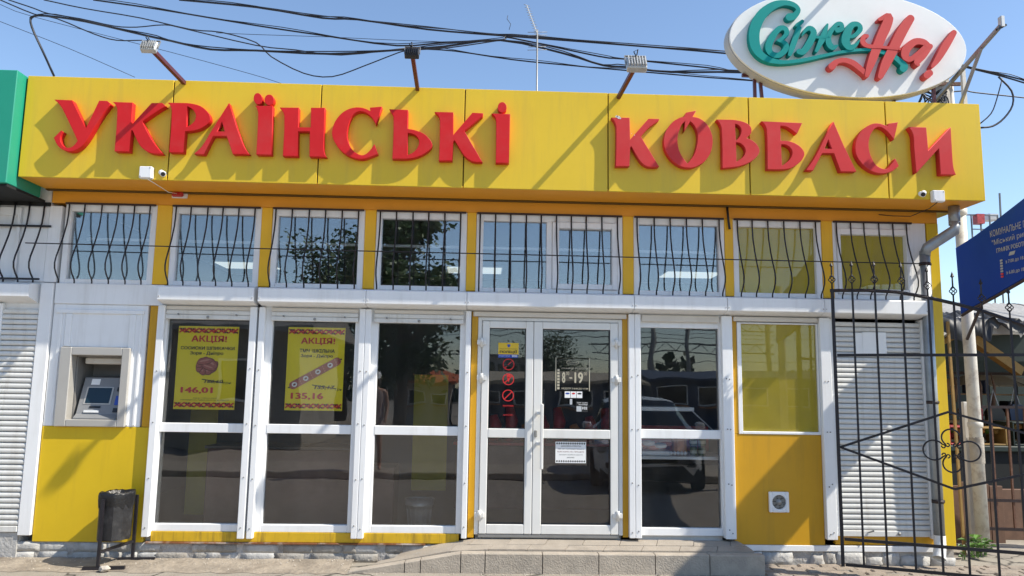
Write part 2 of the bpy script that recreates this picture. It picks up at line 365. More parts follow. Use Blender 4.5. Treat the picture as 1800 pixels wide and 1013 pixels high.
LETTERS=[('У', [[(-3951, 4165), (-3789, 4163), (-3645, 3898), (-3549, 4167), (-3477, 4167), (-3443, 4140), (-3460, 4113), (-3476, 4087), (-3492, 4061), (-3507, 4034), (-3522, 4007), (-3537, 3980), (-3551, 3952), (-3564, 3924), (-3577, 3895), (-3590, 3866), (-3603, 3838), (-3617, 3810), (-3625, 3796), (-3633, 3782), (-3642, 3768), (-3651, 3755), (-3660, 3742), (-3671, 3730), (-3680, 3721), (-3690, 3713), (-3700, 3705), (-3711, 3698), (-3722, 3692), (-3734, 3687), (-3745, 3684), (-3756, 3682), (-3767, 3682), (-3779, 3682), (-3790, 3683), (-3801, 3686), (-3814, 3689), (-3827, 3694), (-3839, 3700), (-3851, 3707), (-3862, 3715), (-3872, 3725), (-3882, 3736), (-3891, 3749), (-3900, 3762), (-3907, 3776), (-3914, 3790), (-3921, 3805), (-3862, 3876), (-3846, 3866), (-3850, 3858), (-3854, 3850), (-3857, 3842), (-3860, 3834), (-3863, 3826), (-3864, 3817), (-3864, 3808), (-3863, 3798), (-3861, 3788), (-3859, 3779), (-3856, 3770), (-3852, 3761), (-3848, 3753), (-3843, 3746), (-3837, 3739), (-3831, 3733), (-3825, 3727), (-3818, 3723), (-3812, 3719), (-3805, 3717), (-3798, 3715), (-3791, 3714), (-3784, 3714), (-3777, 3715), (-3770, 3716), (-3763, 3719), (-3756, 3723), (-3750, 3727), (-3744, 3732), (-3739, 3737), (-3733, 3744), (-3727, 3751), (-3722, 3759), (-3718, 3767), (-3713, 3775), (-3709, 3784), (-3734, 3831), (-3759, 3879), (-3785, 3926), (-3810, 3973), (-3836, 4020), (-3863, 4067), (-3868, 4077), (-3874, 4086), (-3881, 4095), (-3887, 4103), (-3894, 4112), (-3901, 4120), (-3909, 4128), (-3917, 4136), (-3925, 4143), (-3934, 4151), (-3943, 4158)]]), ('К', [[(-3426, 4158), (-3247, 4158), (-3245, 3941), (-3076, 4159), (-2982, 4162), (-2947, 4134), (-2963, 4123), (-2979, 4112), (-2995, 4101), (-3010, 4090), (-3026, 4078), (-3041, 4067), (-3059, 4053), (-3077, 4039), (-3095, 4024), (-3112, 4010), (-3130, 3995), (-3147, 3981), (-3132, 3952), (-3116, 3923), (-3101, 3895), (-3084, 3867), (-3067, 3839), (-3049, 3812), (-3033, 3789), (-3016, 3767), (-2998, 3745), (-2979, 3724), (-2960, 3703), (-2941, 3683), (-2956, 3682), (-2970, 3681), (-2984, 3680), (-2998, 3680), (-3012, 3681), (-3026, 3683), (-3038, 3685), (-3050, 3688), (-3062, 3692), (-3073, 3696), (-3085, 3701), (-3096, 3707), (-3106, 3714), (-3117, 3722), (-3127, 3730), (-3137, 3739), (-3146, 3749), (-3154, 3759), (-3168, 3780), (-3181, 3802), (-3193, 3825), (-3205, 3847), (-3216, 3871), (-3227, 3894), (-3240, 3894), (-3240, 3694), (-3373, 3695), (-3373, 3758), (-3373, 3821), (-3373, 3884), (-3374, 3947), (-3376, 4011), (-3379, 4075), (-3380, 4084), (-3382, 4093), (-3385, 4102), (-3388, 4111), (-3392, 4120), (-3397, 4128), (-3401, 4134), (-3405, 4139), (-3410, 4144), (-3415, 4149), (-3421, 4154)]]), ('Р', [[(-2934, 4166), (-2811, 4168), (-2794, 4168), (-2776, 4168), (-2759, 4168), (-2742, 4167), (-2725, 4165), (-2708, 4163), (-2693, 4160), (-2679, 4157), (-2665, 4154), (-2651, 4149), (-2637, 4144), (-2624, 4137), (-2611, 4129), (-2599, 4120), (-2588, 4111), (-2577, 4100), (-2567, 4089), (-2558, 4078), (-2552, 4069), (-2547, 4060), (-2543, 4050), (-2540, 4041), (-2538, 4030), (-2537, 4020), (-2538, 4012), (-2540, 4004), (-2544, 3997), (-2548, 3989), (-2553, 3983), (-2558, 3977), (-2568, 3967), (-2578, 3958), (-2589, 3950), (-2600, 3942), (-2611, 3935), (-2623, 3928), (-2634, 3923), (-2645, 3919), (-2656, 3915), (-2667, 3912), (-2678, 3909), (-2690, 3907), (-2701, 3905), (-2712, 3903), (-2723, 3902), (-2733, 3901), (-2745, 3900), (-2756, 3899), (-2757, 3699), (-2886, 3699), (-2886, 3764), (-2885, 3828), (-2885, 3893), (-2886, 3958), (-2888, 4024), (-2891, 4089), (-2892, 4098), (-2893, 4107), (-2896, 4115), (-2900, 4123), (-2904, 4131), (-2908, 4139), (-2911, 4144), (-2915, 4149), (-2919, 4154), (-2924, 4158), (-2929, 4162)], [(-2754, 4137), (-2745, 4134), (-2737, 4130), (-2729, 4127), (-2722, 4123), (-2714, 4118), (-2708, 4113), (-2700, 4106), (-2693, 4098), (-2687, 4090), (-2682, 4082), (-2677, 4073), (-2673, 4063), (-2671, 4054), (-2670, 4044), (-2671, 4034), (-2672, 4024), (-2674, 4015), (-2676, 4005), (-2679, 3998), (-2683, 3992), (-2688, 3985), (-2693, 3979), (-2699, 3974), (-2704, 3969), (-2711, 3963), (-2718, 3958), (-2725, 3954), (-2732, 3949), (-2739, 3945), (-2747, 3941)]]), ('А', [[(-2378, 4181), (-2293, 3948), (-2280, 3917), (-2268, 3886), (-2255, 3855), (-2242, 3824), (-2228, 3794), (-2213, 3764), (-2206, 3753), (-2199, 3742), (-2191, 3731), (-2183, 3721), (-2174, 3711), (-2165, 3701), (-2315, 3697), (-2380, 3865), (-2501, 3862), (-2573, 3686), (-2663, 3690), (-2651, 3701), (-2640, 3712), (-2628, 3723), (-2618, 3735), (-2608, 3747), (-2598, 3760), (-2587, 3779), (-2576, 3798), (-2566, 3817), (-2556, 3837), (-2547, 3857), (-2538, 3877)], [(-2431, 4002), (-2400, 3908), (-2470, 3906)]]), ('Ї', [[(-2139, 4161), (-1979, 4164), (-1966, 3700), (-2103, 3699), (-2103, 3762), (-2103, 3826), (-2104, 3890), (-2105, 3955), (-2106, 4019), (-2108, 4084), (-2109, 4092), (-2111, 4101), (-2113, 4109), (-2116, 4118), (-2119, 4126), (-2122, 4134), (-2124, 4139), (-2126, 4144), (-2129, 4148), (-2132, 4152), (-2135, 4157)], [(-2080, 4236), (-2078, 4219), (-2081, 4203), (-2087, 4189), (-2096, 4179), (-2107, 4174), (-2120, 4175), (-2132, 4180), (-2143, 4191), (-2151, 4205), (-2157, 4221), (-2158, 4238), (-2156, 4255), (-2150, 4268), (-2141, 4278), (-2129, 4283), (-2117, 4283), (-2105, 4277), (-2094, 4267), (-2085, 4252)], [(-1972, 4222), (-1973, 4206), (-1979, 4191), (-1987, 4179), (-1999, 4172), (-2012, 4169), (-2025, 4171), (-2038, 4178), (-2048, 4189), (-2055, 4203), (-2058, 4220), (-2057, 4236), (-2051, 4251), (-2043, 4262), (-2031, 4270), (-2018, 4273), (-2005, 4271), (-1992, 4264), (-1982, 4253), (-1975, 4238)]]), ('Н', [[(-1917, 4151), (-1741, 4155), (-1737, 3967), (-1624, 3970), (-1631, 4157), (-1503, 4161), (-1503, 4098), (-1502, 4036), (-1501, 3974), (-1500, 3911), (-1498, 3850), (-1496, 3788), (-1495, 3777), (-1494, 3766), (-1493, 3755), (-1491, 3745), (-1488, 3734), (-1485, 3724), (-1483, 3718), (-1480, 3713), (-1477, 3708), (-1473, 3703), (-1469, 3699), (-1466, 3694), (-1622, 3693), (-1631, 3931), (-1736, 3928), (-1727, 3694), (-1863, 3692), (-1863, 3754), (-1863, 3816), (-1863, 3878), (-1864, 3940), (-1866, 4003), (-1869, 4065), (-1870, 4074), (-1872, 4083), (-1875, 4091), (-1879, 4100), (-1883, 4108), (-1887, 4116), (-1891, 4122), (-1896, 4128), (-1901, 4134), (-1906, 4140), (-1911, 4146)]]), ('С', [[(-1092, 4175), (-981, 4188), (-1028, 4011), (-1035, 4024), (-1043, 4038), (-1051, 4052), (-1059, 4065), (-1068, 4077), (-1078, 4089), (-1087, 4098), (-1097, 4106), (-1107, 4114), (-1117, 4120), (-1128, 4126), (-1139, 4131), (-1149, 4134), (-1159, 4136), (-1169, 4137), (-1179, 4137), (-1189, 4135), (-1199, 4133), (-1208, 4129), (-1217, 4124), (-1225, 4118), (-1232, 4111), (-1239, 4103), (-1246, 4095), (-1253, 4083), (-1259, 4071), (-1264, 4058), (-1269, 4045), (-1273, 4031), (-1277, 4018), (-1281, 4002), (-1284, 3987), (-1287, 3971), (-1289, 3955), (-1290, 3939), (-1290, 3923), (-1290, 3910), (-1289, 3897), (-1287, 3883), (-1284, 3870), (-1280, 3857), (-1276, 3844), (-1272, 3832), (-1266, 3819), (-1261, 3807), (-1254, 3796), (-1247, 3784), (-1239, 3773), (-1232, 3765), (-1224, 3757), (-1216, 3750), (-1207, 3743), (-1198, 3737), (-1189, 3732), (-1180, 3728), (-1171, 3724), (-1161, 3721), (-1152, 3719), (-1142, 3719), (-1133, 3720), (-1123, 3724), (-1113, 3729), (-1104, 3736), (-1095, 3743), (-1087, 3752), (-1079, 3760), (-1071, 3770), (-1063, 3781), (-1056, 3793), (-1050, 3805), (-1043, 3817), (-1037, 3829), (-1001, 3737), (-1011, 3731), (-1021, 3726), (-1032, 3721), (-1042, 3716), (-1053, 3711), (-1063, 3707), (-1076, 3702), (-1088, 3697), (-1100, 3692), (-1113, 3688), (-1126, 3685), (-1138, 3683), (-1150, 3682), (-1162, 3682), (-1173, 3682), (-1185, 3684), (-1196, 3686), (-1208, 3688), (-1222, 3692), (-1237, 3697), (-1251, 3702), (-1265, 3708), (-1279, 3714), (-1292, 3722), (-1305, 3730), (-1318, 3740), (-1330, 3750), (-1342, 3761), (-1353, 3772), (-1364, 3784), (-1374, 3797), (-1384, 3811), (-1393, 3825), (-1401, 3839), (-1409, 3854), (-1416, 3869), (-1420, 3881), (-1423, 3892), (-1426, 3904), (-1427, 3917), (-1428, 3929), (-1427, 3941), (-1426, 3956), (-1424, 3971), (-1420, 3986), (-1416, 4000), (-1411, 4015), (-1406, 4028), (-1398, 4043), (-1390, 4058), (-1381, 4072), (-1372, 4085), (-1361, 4098), (-1350, 4110), (-1341, 4119), (-1330, 4128), (-1319, 4136), (-1307, 4143), (-1295, 4150), (-1283, 4156), (-1272, 4160), (-1261, 4164), (-1249, 4168), (-1238, 4170), (-1226, 4172), (-1214, 4174), (-1202, 4174), (-1191, 4174), (-1179, 4173), (-1167, 4172), (-1156, 4170), (-1144, 4167), (-1134, 4164), (-1124, 4160), (-1114, 4156), (-1104, 4151), (-1094, 4146), (-1085, 4141)]]), ('Ь', [[(-913, 4165), (-739, 4163), (-736, 3982), (-724, 3980), (-712, 3978), (-700, 3977), (-688, 3974), (-676, 3972), (-664, 3969), (-650, 3965), (-637, 3960), (-623, 3956), (-609, 3950), (-596, 3944), (-584, 3937), (-572, 3929), (-562, 3920), (-551, 3911), (-542, 3900), (-533, 3890), (-524, 3879), (-520, 3872), (-515, 3865), (-512, 3858), (-509, 3850), (-507, 3842), (-507, 3834), (-508, 3826), (-510, 3818), (-514, 3810), (-518, 3802), (-523, 3795), (-529, 3789), (-539, 3778), (-550, 3768), (-562, 3759), (-574, 3750), (-586, 3742), (-599, 3734), (-613, 3728), (-627, 3722), (-641, 3716), (-655, 3712), (-670, 3707), (-685, 3704), (-698, 3701), (-711, 3699), (-724, 3697), (-737, 3696), (-750, 3695), (-763, 3694), (-868, 3693), (-867, 3759), (-866, 3824), (-866, 3890), (-867, 3955), (-868, 4021), (-871, 4087), (-872, 4094), (-874, 4101), (-877, 4108), (-881, 4115), (-885, 4122), (-888, 4128), (-892, 4135), (-896, 4141), (-900, 4147), (-905, 4153), (-909, 4159)], [(-734, 3943), (-725, 3942), (-715, 3941), (-705, 3939), (-696, 3937), (-686, 3934), (-678, 3931), (-670, 3927), (-663, 3922), (-657, 3917), (-651, 3911), (-645, 3905), (-640, 3898), (-637, 3891), (-633, 3884), (-631, 3877), (-629, 3869), (-628, 3861), (-628, 3853), (-629, 3844), (-631, 3835), (-633, 3826), (-637, 3817), (-640, 3809), (-645, 3800), (-649, 3792), (-654, 3785), (-660, 3777), (-666, 3771), (-672, 3764), (-679, 3758), (-687, 3752), (-695, 3747), (-704, 3743), (-713, 3738), (-722, 3735), (-731, 3731)]]), ('К', [[(-494, 4151), (-320, 4153), (-316, 3934), (-143, 4154), (-43, 4152), (-47, 4123), (-60, 4112), (-72, 4101), (-85, 4089), (-97, 4078), (-110, 4067), (-122, 4056), (-137, 4043), (-153, 4030), (-168, 4016), (-183, 4003), (-198, 3990), (-214, 3976), (-200, 3953), (-186, 3930), (-173, 3907), (-159, 3883), (-146, 3860), (-132, 3837), (-117, 3812), (-101, 3786), (-86, 3760), (-71, 3735), (-56, 3709), (-40, 3684), (-54, 3683), (-67, 3683), (-81, 3683), (-95, 3683), (-108, 3684), (-121, 3686), (-130, 3688), (-139, 3691), (-148, 3695), (-156, 3699), (-165, 3704), (-172, 3709), (-181, 3715), (-189, 3722), (-196, 3729), (-204, 3736), (-211, 3744), (-217, 3752), (-232, 3773), (-246, 3795), (-260, 3817), (-273, 3839), (-287, 3861), (-300, 3884), (-313, 3877), (-317, 3690), (-441, 3686), (-440, 3751), (-440, 3816), (-439, 3881), (-440, 3946), (-441, 4012), (-443, 4077), (-444, 4084), (-445, 4092), (-448, 4099), (-451, 4105), (-455, 4112), (-459, 4118), (-463, 4125), (-469, 4131), (-475, 4136), (-481, 4141), (-487, 4146)]]), ('І', [[(35, 4152), (208, 4151), (205, 3682), (82, 3680), (82, 3747), (82, 3814), (82, 3882), (81, 3949), (80, 4017), (78, 4085), (77, 4091), (76, 4098), (74, 4104), (72, 4111), (69, 4117), (66, 4122), (62, 4128), (57, 4134), (52, 4138), (47, 4143), (41, 4148)], [(174, 4215), (173, 4199), (167, 4185), (158, 4173), (146, 4165), (133, 4162), (121, 4165), (109, 4172), (99, 4183), (93, 4197), (91, 4213), (93, 4229), (98, 4244), (107, 4255), (119, 4263), (132, 4266), (145, 4264), (156, 4257), (166, 4246), (172, 4231)]]), ('К', [[(1155, 4146), (1328, 4150), (1331, 3938), (1505, 4145), (1609, 4146), (1601, 4126), (1584, 4115), (1568, 4103), (1551, 4092), (1535, 4079), (1519, 4067), (1504, 4053), (1491, 4041), (1479, 4027), (1467, 4014), (1455, 3999), (1444, 3985), (1432, 3971), (1446, 3947), (1460, 3922), (1474, 3898), (1488, 3875), (1503, 3851), (1517, 3827), (1531, 3803), (1545, 3779), (1559, 3755), (1574, 3731), (1588, 3707), (1602, 3684), (1585, 3682), (1568, 3680), (1551, 3679), (1535, 3679), (1518, 3679), (1501, 3681), (1492, 3683), (1484, 3686), (1475, 3690), (1467, 3694), (1459, 3700), (1452, 3705), (1445, 3710), (1439, 3716), (1433, 3723), (1427, 3730), (1422, 3737), (1417, 3744), (1403, 3765), (1391, 3786), (1378, 3807), (1366, 3829), (1355, 3851), (1343, 3873), (1332, 3865), (1324, 3682), (1195, 3678), (1198, 3740), (1200, 3802), (1201, 3865), (1202, 3927), (1202, 3989), (1201, 4052), (1200, 4062), (1198, 4072), (1195, 4082), (1192, 4092), (1188, 4101), (1183, 4110), (1180, 4117), (1175, 4123), (1171, 4129), (1166, 4135), (1160, 4141)]]), ('О', [[(1861, 4215), (1959, 4238), (1925, 4176), (1938, 4174), (1951, 4172), (1964, 4170), (1976, 4166), (1988, 4162), (2000, 4156), (2012, 4149), (2024, 4141), (2035, 4131), (2045, 4121), (2055, 4111), (2064, 4099), (2072, 4086), (2080, 4072), (2086, 4057), (2092, 4042), (2097, 4027), (2101, 4012), (2105, 3999), (2107, 3985), (2108, 3972), (2109, 3958), (2109, 3945), (2109, 3931), (2107, 3915), (2105, 3899), (2102, 3882), (2098, 3866), (2093, 3851), (2087, 3835), (2080, 3819), (2072, 3803), (2062, 3788), (2052, 3773), (2041, 3759), (2029, 3746), (2016, 3735), (2002, 3724), (1988, 3715), (1973, 3707), (1958, 3699), (1942, 3693), (1929, 3688), (1917, 3685), (1903, 3683), (1890, 3682), (1877, 3681), (1864, 3682), (1850, 3683), (1837, 3685), (1823, 3688), (1810, 3692), (1798, 3697), (1786, 3703), (1771, 3712), (1757, 3721), (1744, 3731), (1731, 3742), (1719, 3754), (1708, 3766), (1698, 3779), (1688, 3793), (1680, 3807), (1672, 3822), (1665, 3837), (1659, 3853), (1655, 3867), (1652, 3881), (1649, 3896), (1648, 3910), (1648, 3925), (1648, 3940), (1650, 3956), (1652, 3973), (1655, 3989), (1660, 4005), (1665, 4021), (1672, 4036), (1680, 4051), (1689, 4066), (1699, 4080), (1710, 4094), (1722, 4107), (1734, 4119), (1743, 4128), (1754, 4136), (1765, 4143), (1776, 4149), (1787, 4156), (1799, 4162), (1806, 4165), (1814, 4168), (1822, 4170), (1830, 4173), (1838, 4174), (1846, 4176)], [(1852, 4134), (1845, 4126), (1837, 4118), (1830, 4111), (1823, 4102), (1817, 4094), (1812, 4084), (1805, 4069), (1799, 4053), (1794, 4037), (1789, 4021), (1785, 4004), (1782, 3988), (1780, 3973), (1778, 3959), (1777, 3944), (1777, 3929), (1778, 3914), (1780, 3900), (1782, 3884), (1786, 3867), (1790, 3851), (1796, 3836), (1802, 3820), (1808, 3806), (1817, 3790), (1826, 3776), (1836, 3762), (1846, 3748), (1857, 3735), (1868, 3721), (1879, 3735), (1890, 3749), (1901, 3764), (1912, 3778), (1921, 3793), (1930, 3809), (1937, 3824), (1943, 3840), (1948, 3856), (1952, 3872), (1956, 3889), (1960, 3905), (1963, 3920), (1965, 3934), (1967, 3949), (1968, 3964), (1969, 3979), (1968, 3993), (1967, 4007), (1965, 4021), (1962, 4035), (1958, 4048), (1954, 4061), (1948, 4074), (1942, 4084), (1936, 4095), (1928, 4104), (1920, 4114), (1911, 4123), (1902, 4131), (1841, 4028)]]), ('В', [[(2150, 4157), (2245, 4158), (2262, 4158), (2279, 4158), (2296, 4158), (2313, 4157), (2330, 4156), (2346, 4154), (2361, 4151), (2376, 4149), (2390, 4145), (2405, 4141), (2419, 4136), (2432, 4130), (2441, 4126), (2449, 4120), (2457, 4114), (2464, 4107), (2470, 4099), (2475, 4091), (2478, 4083), (2480, 4074), (2481, 4065), (2481, 4056), (2479, 4048), (2477, 4039), (2472, 4029), (2465, 4019), (2458, 4010), (2450, 4001), (2441, 3993), (2432, 3985), (2444, 3980), (2456, 3976), (2467, 3970), (2479, 3965), (2489, 3959), (2500, 3951), (2508, 3944), (2516, 3937), (2524, 3929), (2530, 3920), (2536, 3911), (2542, 3901), (2545, 3893), (2548, 3885), (2550, 3876), (2551, 3867), (2551, 3859), (2549, 3850), (2545, 3839), (2540, 3828), (2533, 3818), (2526, 3808), (2518, 3799), (2510, 3790), (2499, 3780), (2487, 3771), (2475, 3763), (2463, 3755), (2450, 3747), (2437, 3741), (2421, 3733), (2404, 3726), (2387, 3720), (2370, 3714), (2353, 3709), (2336, 3705), (2313, 3701), (2289, 3697), (2266, 3694), (2243, 3691), (2219, 3689), (2196, 3687), (2197, 3749), (2198, 3811), (2199, 3873), (2199, 3936), (2198, 3998), (2196, 4061), (2196, 4071), (2194, 4081), (2191, 4091), (2188, 4100), (2184, 4110), (2180, 4119), (2176, 4126), (2171, 4133), (2167, 4139), (2161, 4145), (2156, 4151)], [(2325, 4120), (2331, 4118), (2337, 4117), (2343, 4115), (2349, 4112), (2355, 4109), (2359, 4106), (2364, 4102), (2369, 4097), (2373, 4091), (2377, 4086), (2380, 4080), (2382, 4073), (2383, 4066), (2384, 4059), (2383, 4051), (2383, 4044), (2381, 4036), (2379, 4029), (2377, 4021), (2374, 4013), (2370, 4006), (2366, 3998), (2361, 3991), (2357, 3984), (2353, 3979), (2348, 3974), (2344, 3970), (2339, 3966), (2334, 3962), (2329, 3958)], [(2330, 3939), (2337, 3939), (2344, 3939), (2351, 3938), (2357, 3937), (2364, 3936), (2370, 3933), (2377, 3929), (2385, 3923), (2392, 3918), (2398, 3911), (2404, 3905), (2408, 3897), (2412, 3891), (2415, 3884), (2417, 3876), (2418, 3869), (2419, 3861), (2418, 3854), (2416, 3844), (2414, 3835), (2410, 3826), (2406, 3817), (2401, 3809), (2395, 3802), (2386, 3792), (2376, 3783), (2365, 3775), (2353, 3767), (2342, 3760), (2330, 3752)]]), ('Б', [[(2577, 4152), (2968, 4146), (2913, 4038), (2902, 4047), (2892, 4055), (2882, 4064), (2872, 4072), (2861, 4080), (2850, 4087), (2844, 4091), (2837, 4095), (2830, 4099), (2823, 4103), (2815, 4106), (2808, 4108), (2799, 4110), (2791, 4111), (2783, 4112), (2774, 4112), (2766, 4112), (2757, 4112), (2756, 3966), (2771, 3967), (2787, 3967), (2802, 3967), (2817, 3966), (2832, 3964), (2846, 3961), (2860, 3958), (2874, 3953), (2887, 3948), (2900, 3941), (2913, 3934), (2925, 3927), (2934, 3920), (2942, 3912), (2950, 3904), (2957, 3895), (2964, 3886), (2970, 3876), (2973, 3870), (2975, 3863), (2977, 3855), (2977, 3847), (2977, 3840), (2976, 3832), (2972, 3822), (2967, 3811), (2962, 3801), (2956, 3791), (2949, 3781), (2941, 3773), (2929, 3761), (2916, 3749), (2903, 3739), (2889, 3729), (2875, 3720), (2860, 3712), (2846, 3706), (2832, 3702), (2817, 3698), (2802, 3695), (2788, 3693), (2773, 3691), (2748, 3689), (2723, 3688), (2697, 3687), (2672, 3687), (2647, 3687), (2622, 3687), (2624, 3750), (2625, 3813), (2627, 3876), (2627, 3939), (2627, 4002), (2625, 4066), (2625, 4075), (2623, 4084), (2620, 4092), (2617, 4101), (2613, 4109), (2609, 4117), (2605, 4124), (2600, 4130), (2595, 4136), (2589, 4141), (2583, 4146)], [(2759, 3931), (2767, 3932), (2776, 3932), (2785, 3932), (2793, 3931), (2801, 3930), (2809, 3927), (2817, 3923), (2825, 3919), (2833, 3914), (2840, 3909), (2846, 3902), (2851, 3895), (2856, 3888), (2859, 3879), (2862, 3871), (2863, 3862), (2863, 3853), (2863, 3844), (2860, 3833), (2857, 3823), (2852, 3812), (2847, 3803), (2840, 3793), (2833, 3784), (2823, 3773), (2811, 3762), (2799, 3753), (2786, 3743), (2773, 3734), (2760, 3725)]]), ('А', [[(3268, 4170), (3359, 3931), (3467, 3688), (3318, 3684), (3260, 3860), (3148, 3857), (3055, 3686), (2987, 3690), (3002, 3710), (3018, 3730), (3032, 3750), (3047, 3770), (3061, 3791), (3074, 3812), (3091, 3841), (3108, 3871), (3123, 3901), (3139, 3931), (3154, 3962), (3169, 3993)], [(3212, 3992), (3244, 3901), (3172, 3902)]]), ('С', [[(3793, 4163), (3891, 4182), (3842, 4005), (3836, 4017), (3829, 4029), (3822, 4040), (3814, 4052), (3806, 4063), (3797, 4073), (3789, 4083), (3779, 4092), (3770, 4100), (3760, 4108), (3749, 4115), (3738, 4121), (3730, 4125), (3721, 4127), (3712, 4129), (3703, 4129), (3694, 4129), (3685, 4126), (3675, 4121), (3665, 4114), (3656, 4106), (3648, 4097), (3641, 4087), (3634, 4078), (3627, 4066), (3621, 4055), (3616, 4043), (3612, 4030), (3608, 4018), (3604, 4005), (3601, 3992), (3599, 3978), (3597, 3965), (3596, 3951), (3596, 3938), (3596, 3924), (3598, 3908), (3600, 3891), (3603, 3874), (3607, 3858), (3612, 3842), (3618, 3827), (3624, 3812), (3631, 3798), (3638, 3784), (3646, 3771), (3656, 3759), (3667, 3748), (3679, 3739), (3691, 3732), (3705, 3726), (3719, 3721), (3734, 3719), (3749, 3719), (3759, 3722), (3768, 3727), (3776, 3735), (3784, 3743), (3792, 3752), (3799, 3761), (3808, 3770), (3816, 3781), (3824, 3791), (3832, 3802), (3839, 3813), (3847, 3824), (3876, 3754), (3865, 3743), (3854, 3733), (3842, 3723), (3831, 3714), (3818, 3705), (3805, 3699), (3789, 3692), (3773, 3687), (3757, 3683), (3740, 3679), (3724, 3677), (3707, 3676), (3692, 3677), (3677, 3678), (3663, 3680), (3648, 3684), (3634, 3688), (3621, 3694), (3605, 3701), (3590, 3710), (3575, 3720), (3561, 3730), (3548, 3741), (3536, 3753), (3524, 3766), (3513, 3780), (3503, 3794), (3493, 3809), (3485, 3825), (3478, 3841), (3473, 3855), (3470, 3869), (3468, 3884), (3467, 3899), (3466, 3914), (3467, 3930), (3469, 3945), (3471, 3960), (3474, 3976), (3479, 3991), (3484, 4005), (3490, 4020), (3498, 4035), (3507, 4049), (3517, 4064), (3528, 4077), (3539, 4090), (3551, 4102), (3564, 4113), (3577, 4123), (3590, 4132), (3604, 4140), (3619, 4148), (3633, 4154), (3645, 4158), (3657, 4161), (3669, 4163), (3681, 4164), (3693, 4164), (3704, 4163), (3720, 4160), (3735, 4156), (3750, 4152), (3765, 4146), (3780, 4141), (3794, 4135)]]), ('И', [[(3994, 4138), (4162, 4138), (4169, 3909), (4400, 4147), (4400, 4098), (4399, 4050), (4399, 4002), (4399, 3953), (4398, 3905), (4399, 3857), (4399, 3839), (4399, 3821), (4399, 3803), (4400, 3786), (4401, 3768), (4403, 3750), (4405, 3739), (4407, 3728), (4411, 3717), (4414, 3706), (4418, 3695), (4423, 3684), (4275, 3680), (4273, 3936), (4042, 3687), (4040, 3729), (4039, 3770), (4037, 3812), (4036, 3853), (4035, 3895), (4033, 3937), (4033, 3958), (4034, 3979), (4035, 4000), (4035, 4021), (4034, 4042), (4031, 4062), (4028, 4076), (4023, 4089), (4016, 4102), (4009, 4114), (4002, 4126)]])]
